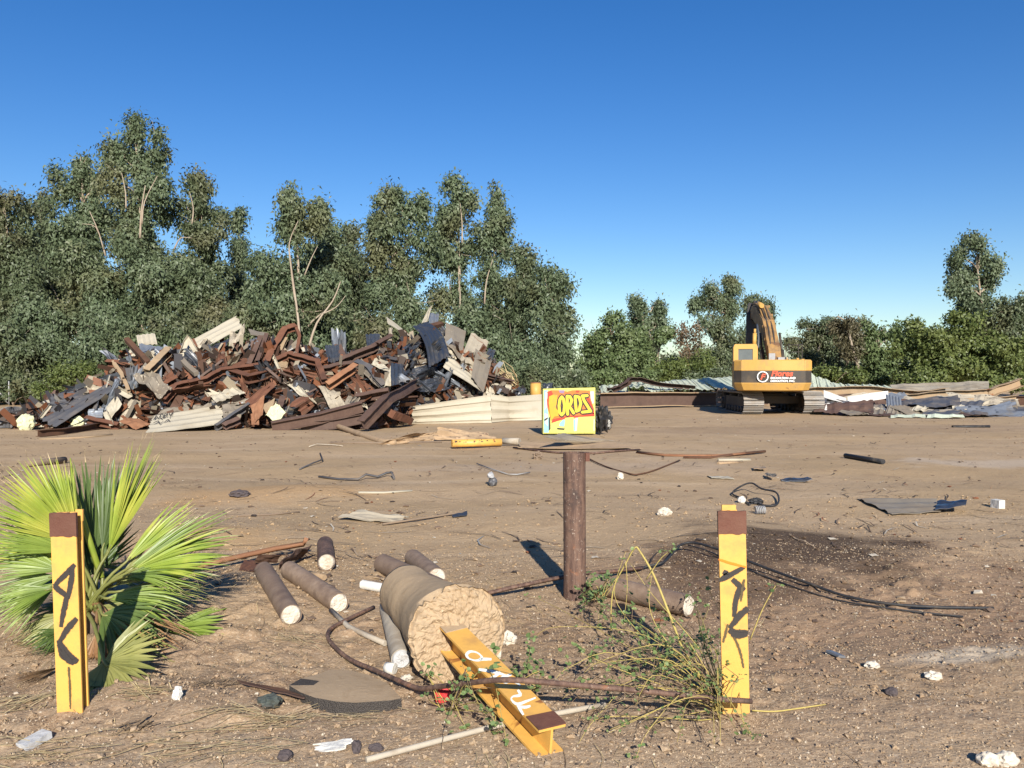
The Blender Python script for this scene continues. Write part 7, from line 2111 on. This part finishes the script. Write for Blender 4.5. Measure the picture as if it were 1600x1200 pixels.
# ================================================================== WEEDS
def weed(label, root, stems, nrand, box, seed, leafn=7, lsize=.018, Yr=(3.9, 4.7), group='weeds among the posts'):
    rg = random.Random(seed)
    w = empty('weed', root, label, 'weed', group)
    mb, lb, lv = MB(), MB(), []
    paths = []
    for (pts, r) in stems:
        q = smooth_path([At(x, y, Y) for (x, y, Y) in pts], 4)
        for p in q: p.z = max(p.z, .01)
        mb.tube(q, [r * (1 - .6 * i / (len(q) - 1)) for i in range(len(q))], 5)
        paths.append((q, 1.0))
    sm = MB()
    for i in range(nrand):
        x, y = rg.uniform(box[0], box[2]), rg.uniform(box[1], box[3])
        e = G0(x, y, rg.uniform(.01, .22))
        s = Vector(root) + Vector((rg.uniform(-.06, .03), rg.uniform(-.03, .12), 0))
        m = s.lerp(e, rg.uniform(.35, .6)) + Vector((rg.uniform(-.1, .1), rg.uniform(-.1, .1), rg.uniform(.02, .2)))
        q = smooth_path([s, m, e, e + (e - m) * .3 - Vector((0, 0, rg.uniform(.0, .08)))], 4)
        for p in q: p.z = max(p.z, gz(p.x, p.y) + .008)
        (mb if rg.random() < .6 else sm).tube(q, [.0028 * (1 - .7 * j / (len(q) - 1)) for j in range(len(q))], 4)
        paths.append((q, .8))
        for k in range(2):
            b0 = q[rg.randint(3, len(q) - 2)]
            e2 = b0 + Vector((rg.uniform(-.14, .10), rg.uniform(-.12, .12), rg.uniform(-.02, .12)))
            e2.z = max(e2.z, .015)
            sm.tube([b0, b0.lerp(e2, .5) + Vector((0, 0, .015)), e2], [.002, .0015, .001], 3)
            paths.append(([b0, b0.lerp(e2, .5), e2], .6))
    for (q, k) in paths:
        for i in range(int(leafn * k + rg.random())):
            p = q[rg.randint(len(q) // 3, len(q) - 1)] + Vector((rg.gauss(0, .012), rg.gauss(0, .012), rg.gauss(.004, .010)))
            p.z = max(p.z, .012)
            for j in range(rg.randint(1, 3)):
                a = Vector((rg.gauss(0, 1), rg.gauss(0, 1), rg.gauss(.1, .5))).normalized()
                n = Vector((rg.gauss(0, .5), rg.gauss(-.4, .5), 1)).normalized()
                s = a.cross(n).normalized(); L = lsize * rg.uniform(.6, 1.5)
                lb.add([p, p + a * L * .4 + s * L * .42 + n * L * .1, p + a * L * .85 + s * L * .3, p + a * L, p + a * L * .85 - s * L * .3, p + a * L * .4 - s * L * .42 + n * L * .1], [(0, 1, 2, 3), (0, 3, 4, 5)])
    mb.build('stems', M['weedstem'], w)
    if sm.v: sm.build('dry_stems', M['brownstem'], w)
    if lb.v: lb.build('leaves', M['weedleaf'], w)
    return w
wr = GG(1142, 1108); wr.y += .1
weed('leggy weed with arching yellow stems sprawling left of the right post', wr, [
    ([(1142, 1090, 4.0), (1100, 1062, 4.05), (1068, 1015, 4.2), (1048, 965, 4.35), (1022, 900, 4.5), (1000, 862, 4.6), (992, 856, 4.62), (978, 880, 4.65), (960, 915, 4.7), (955, 950, 4.72), (955, 985, 4.72)], .0085),
    ([(1120, 1075, 4.05), (1060, 1045, 4.2), (1000, 990, 4.4), (960, 930, 4.55), (978, 862, 4.6)], .003),
    ([(978, 878, 4.62), (980, 920, 4.64), (976, 965, 4.66), (978, 975, 4.66)], .0025),
    ([(1120, 1070, 4.0), (1090, 1010, 4.1), (1020, 930, 4.3), (985, 880, 4.45)], .003),
    ([(1010, 905, 4.5), (1035, 870, 4.45), (1058, 856, 4.4)], .0035),
    ([(1120, 1062, 4.0), (1095, 985, 4.1), (1088, 940, 4.15)], .003),
    ([(1100, 1060, 4.1), (1040, 1000, 4.2), (1015, 950, 4.25), (1018, 900, 4.3)], .003),
    ([(1128, 1060, 4.0), (1135, 980, 4.05), (1108, 920, 4.1), (1115, 870, 4.1)], .002),
    ([(1172, 1000, 3.95), (1190, 955, 3.92), (1206, 925, 3.9), (1214, 912, 3.9)], .0035),
    ([(1150, 1090, 4.0), (1100, 1098, 3.95), (1050, 1095, 3.92), (1030, 1088, 3.9)], .006),
    ([(1155, 1080, 3.85), (1160, 1120, 3.7), (1166, 1160, 3.6)], .003)], 40, (840, 930, 1130, 1085), 5, 5.5, .0175)
weed('low tangle of weed at the foot of the right post, nearest the viewer', GG(1135, 1120), [], 22, (925, 1068, 1165, 1142), 6, 4.5, .012)
weed('small green sprig beside the red cup', GG(705, 1120), [([(692, 1105, 3.9), (690, 1120, 3.85), (700, 1140, 3.7), (740, 1130, 3.75)], .003)], 10, (680, 1090, 790, 1140), 7, 5)
weed('small sprig with green leaves over the fallen yellow beam', GG(830, 1085), [([(830, 1085, 3.9), (800, 1050, 3.7), (770, 1040, 3.65)], .0025)], 6, (765, 1025, 850, 1085), 8, 9, .024)
weed('sparse seedling on the earth by the upright pipe', GG(935, 935), [], 9, (915, 910, 960, 950), 9, 7, .022)

# ================================================================== LOOSE GROUND COVER
rng = np.random.default_rng(99)
def scatter(n, y0, y1, pw=1.6, spread=.68):
    u = rng.random(n)
    y = y0 + (y1 - y0) * u ** pw
    x = rng.uniform(-spread, spread, n) * (y + .4)
    return x, y
def stones(name, n, y0, y1, r0, r1, mat, pw=1.6, flat=.6, detail=1, kindmask=None):
    x, y = scatter(n, y0, y1, pw)
    keep = vnoise(x * 1.1, y * 1.1, 8) + .35 * rng.random(n) > -.12
    if kindmask is not None: keep &= kindmask(x, y)
    x, y = x[keep], y[keep]
    n = len(x)
    r = r0 * (r1 / r0) ** (rng.random(n) ** 2.2)
    z = gza(x, y) + r * .15
    base = np.array([(1, 0, 0), (-.5, .87, 0), (-.5, -.87, 0), (.4, .5, .9), (-.8, .1, .7), (.3, -.6, .8), (0, 0, -.7)], float)
    tri = np.array([(0, 1, 3), (1, 4, 3), (1, 2, 4), (2, 5, 4), (2, 0, 5), (0, 3, 5), (3, 4, 5), (1, 0, 6), (2, 1, 6), (0, 2, 6)])
    a = rng.uniform(0, 6.283, n)
    P = base[None] * rng.uniform(.6, 1.3, (n, 7, 3))
    c, s = np.cos(a)[:, None], np.sin(a)[:, None]
    X2 = P[:, :, 0] * c - P[:, :, 1] * s * rng.uniform(.5, 1, (n, 1)); Y2 = P[:, :, 0] * s + P[:, :, 1] * c
    V = np.stack([X2 * r[:, None] + x[:, None], Y2 * r[:, None] + y[:, None], P[:, :, 2] * r[:, None] * flat + z[:, None]], 2).reshape(-1, 3)
    F = (np.arange(n)[:, None, None] * 7 + tri[None]).reshape(-1, 3)
    fastmesh(name, V, F, M[mat], kind='stuff')
stones('gravel', 26000, 2.1, 10.0, .0025, .012, 'gravel', 1.6)
stones('soil_clods', 9000, 2.2, 10.5, .006, .026, 'ground', 1.5, .7)
stones('rubble_chips', 3000, 5, 30, .007, .05, 'litter', 1.25, .35)
def grit(name, n, y0, y1, r0, r1, mat, pw):
    x, y = scatter(n, y0, y1, pw)
    keep = vnoise(x * .9, y * .9, 18) + .5 * rng.random(n) > -.05
    x, y = x[keep], y[keep]; n = len(x)
    r = r0 * (r1 / r0) ** (rng.random(n) ** 1.8)
    z = gza(x, y) - r * .2
    a = rng.uniform(0, 6.283, n)
    vs = []
    for k in range(4):
        th = a + 1.571 * k + rng.uniform(-.4, .4, n)
        q = r * rng.uniform(.7, 1.4, n)
        vs.append(np.stack([x + np.cos(th) * q, y + np.sin(th) * q, z], 1))
    vs.append(np.stack([x + rng.uniform(-.5, .5, n) * r, y + rng.uniform(-.5, .5, n) * r, z + r * rng.uniform(.7, 1.5, n)], 1))
    V = np.stack(vs, 1).reshape(-1, 3)
    tri = np.array([(0, 1, 4), (1, 2, 4), (2, 3, 4), (3, 0, 4)])
    fastmesh(name, V, (np.arange(n)[:, None, None] * 5 + tri[None]).reshape(-1, 3), M[mat], kind='stuff')
grit('grit', 90000, 2.1, 7.5, .0022, .0085, 'gravel', 1.5)
def strips(name, n, y0, y1, L0, L1, W, mat, pw=1.4, mask=None, lift=.012):
    x, y = scatter(n, y0, y1, pw)
    k = rng.random(n) < np.clip((vnoise(x * 1.3 + 9, y * 1.3, 4) + .25) * 1.8, .05, 1)
    if mask is not None: k &= mask(x, y)
    x, y = x[k], y[k]; n = len(x)
    a = 3.0 * vnoise(x * 1.5, y * 1.5, 44) + rng.normal(0, .55, n) + .25; L = rng.uniform(L0, L1, n); b = rng.normal(0, .5, n)
    pts = []
    for t in (-.5, -.17, .17, .5):
        th = a + b * t
        px, py = x + np.cos(th) * L * t, y + np.sin(th) * L * t
        pz = gza(px, py) + .004 + lift * rng.random(n) * (1 - abs(t))
        w = W * (1 - abs(t) * 1.2)
        pts.append(np.stack([px - np.sin(th) * w, py + np.cos(th) * w, pz], 1)); pts.append(np.stack([px + np.sin(th) * w, py - np.cos(th) * w, pz + .001], 1))
    V = np.stack(pts, 1).reshape(-1, 3)
    q = np.array([(0, 1, 3, 2), (2, 3, 5, 4), (4, 5, 7, 6)])
    F = (np.arange(n)[:, None, None] * 8 + q[None]).reshape(-1, 4)
    fastmesh(name, V, F, M[mat], kind='stuff')
strips('dry_grass', 9000, 2.15, 6.5, .04, .26, .0018, 'straw', 1.3, lambda x, y: (x < .9) | (rng.random(len(x)) < .25))
strips('twigs_on_soil', 1500, 2.2, 14, .03, .22, .0022, 'brownstem', 1.3)
strips('splinters', 2000, 7, 32, .06, .6, .010, 'litter', 1.2, None, .03)
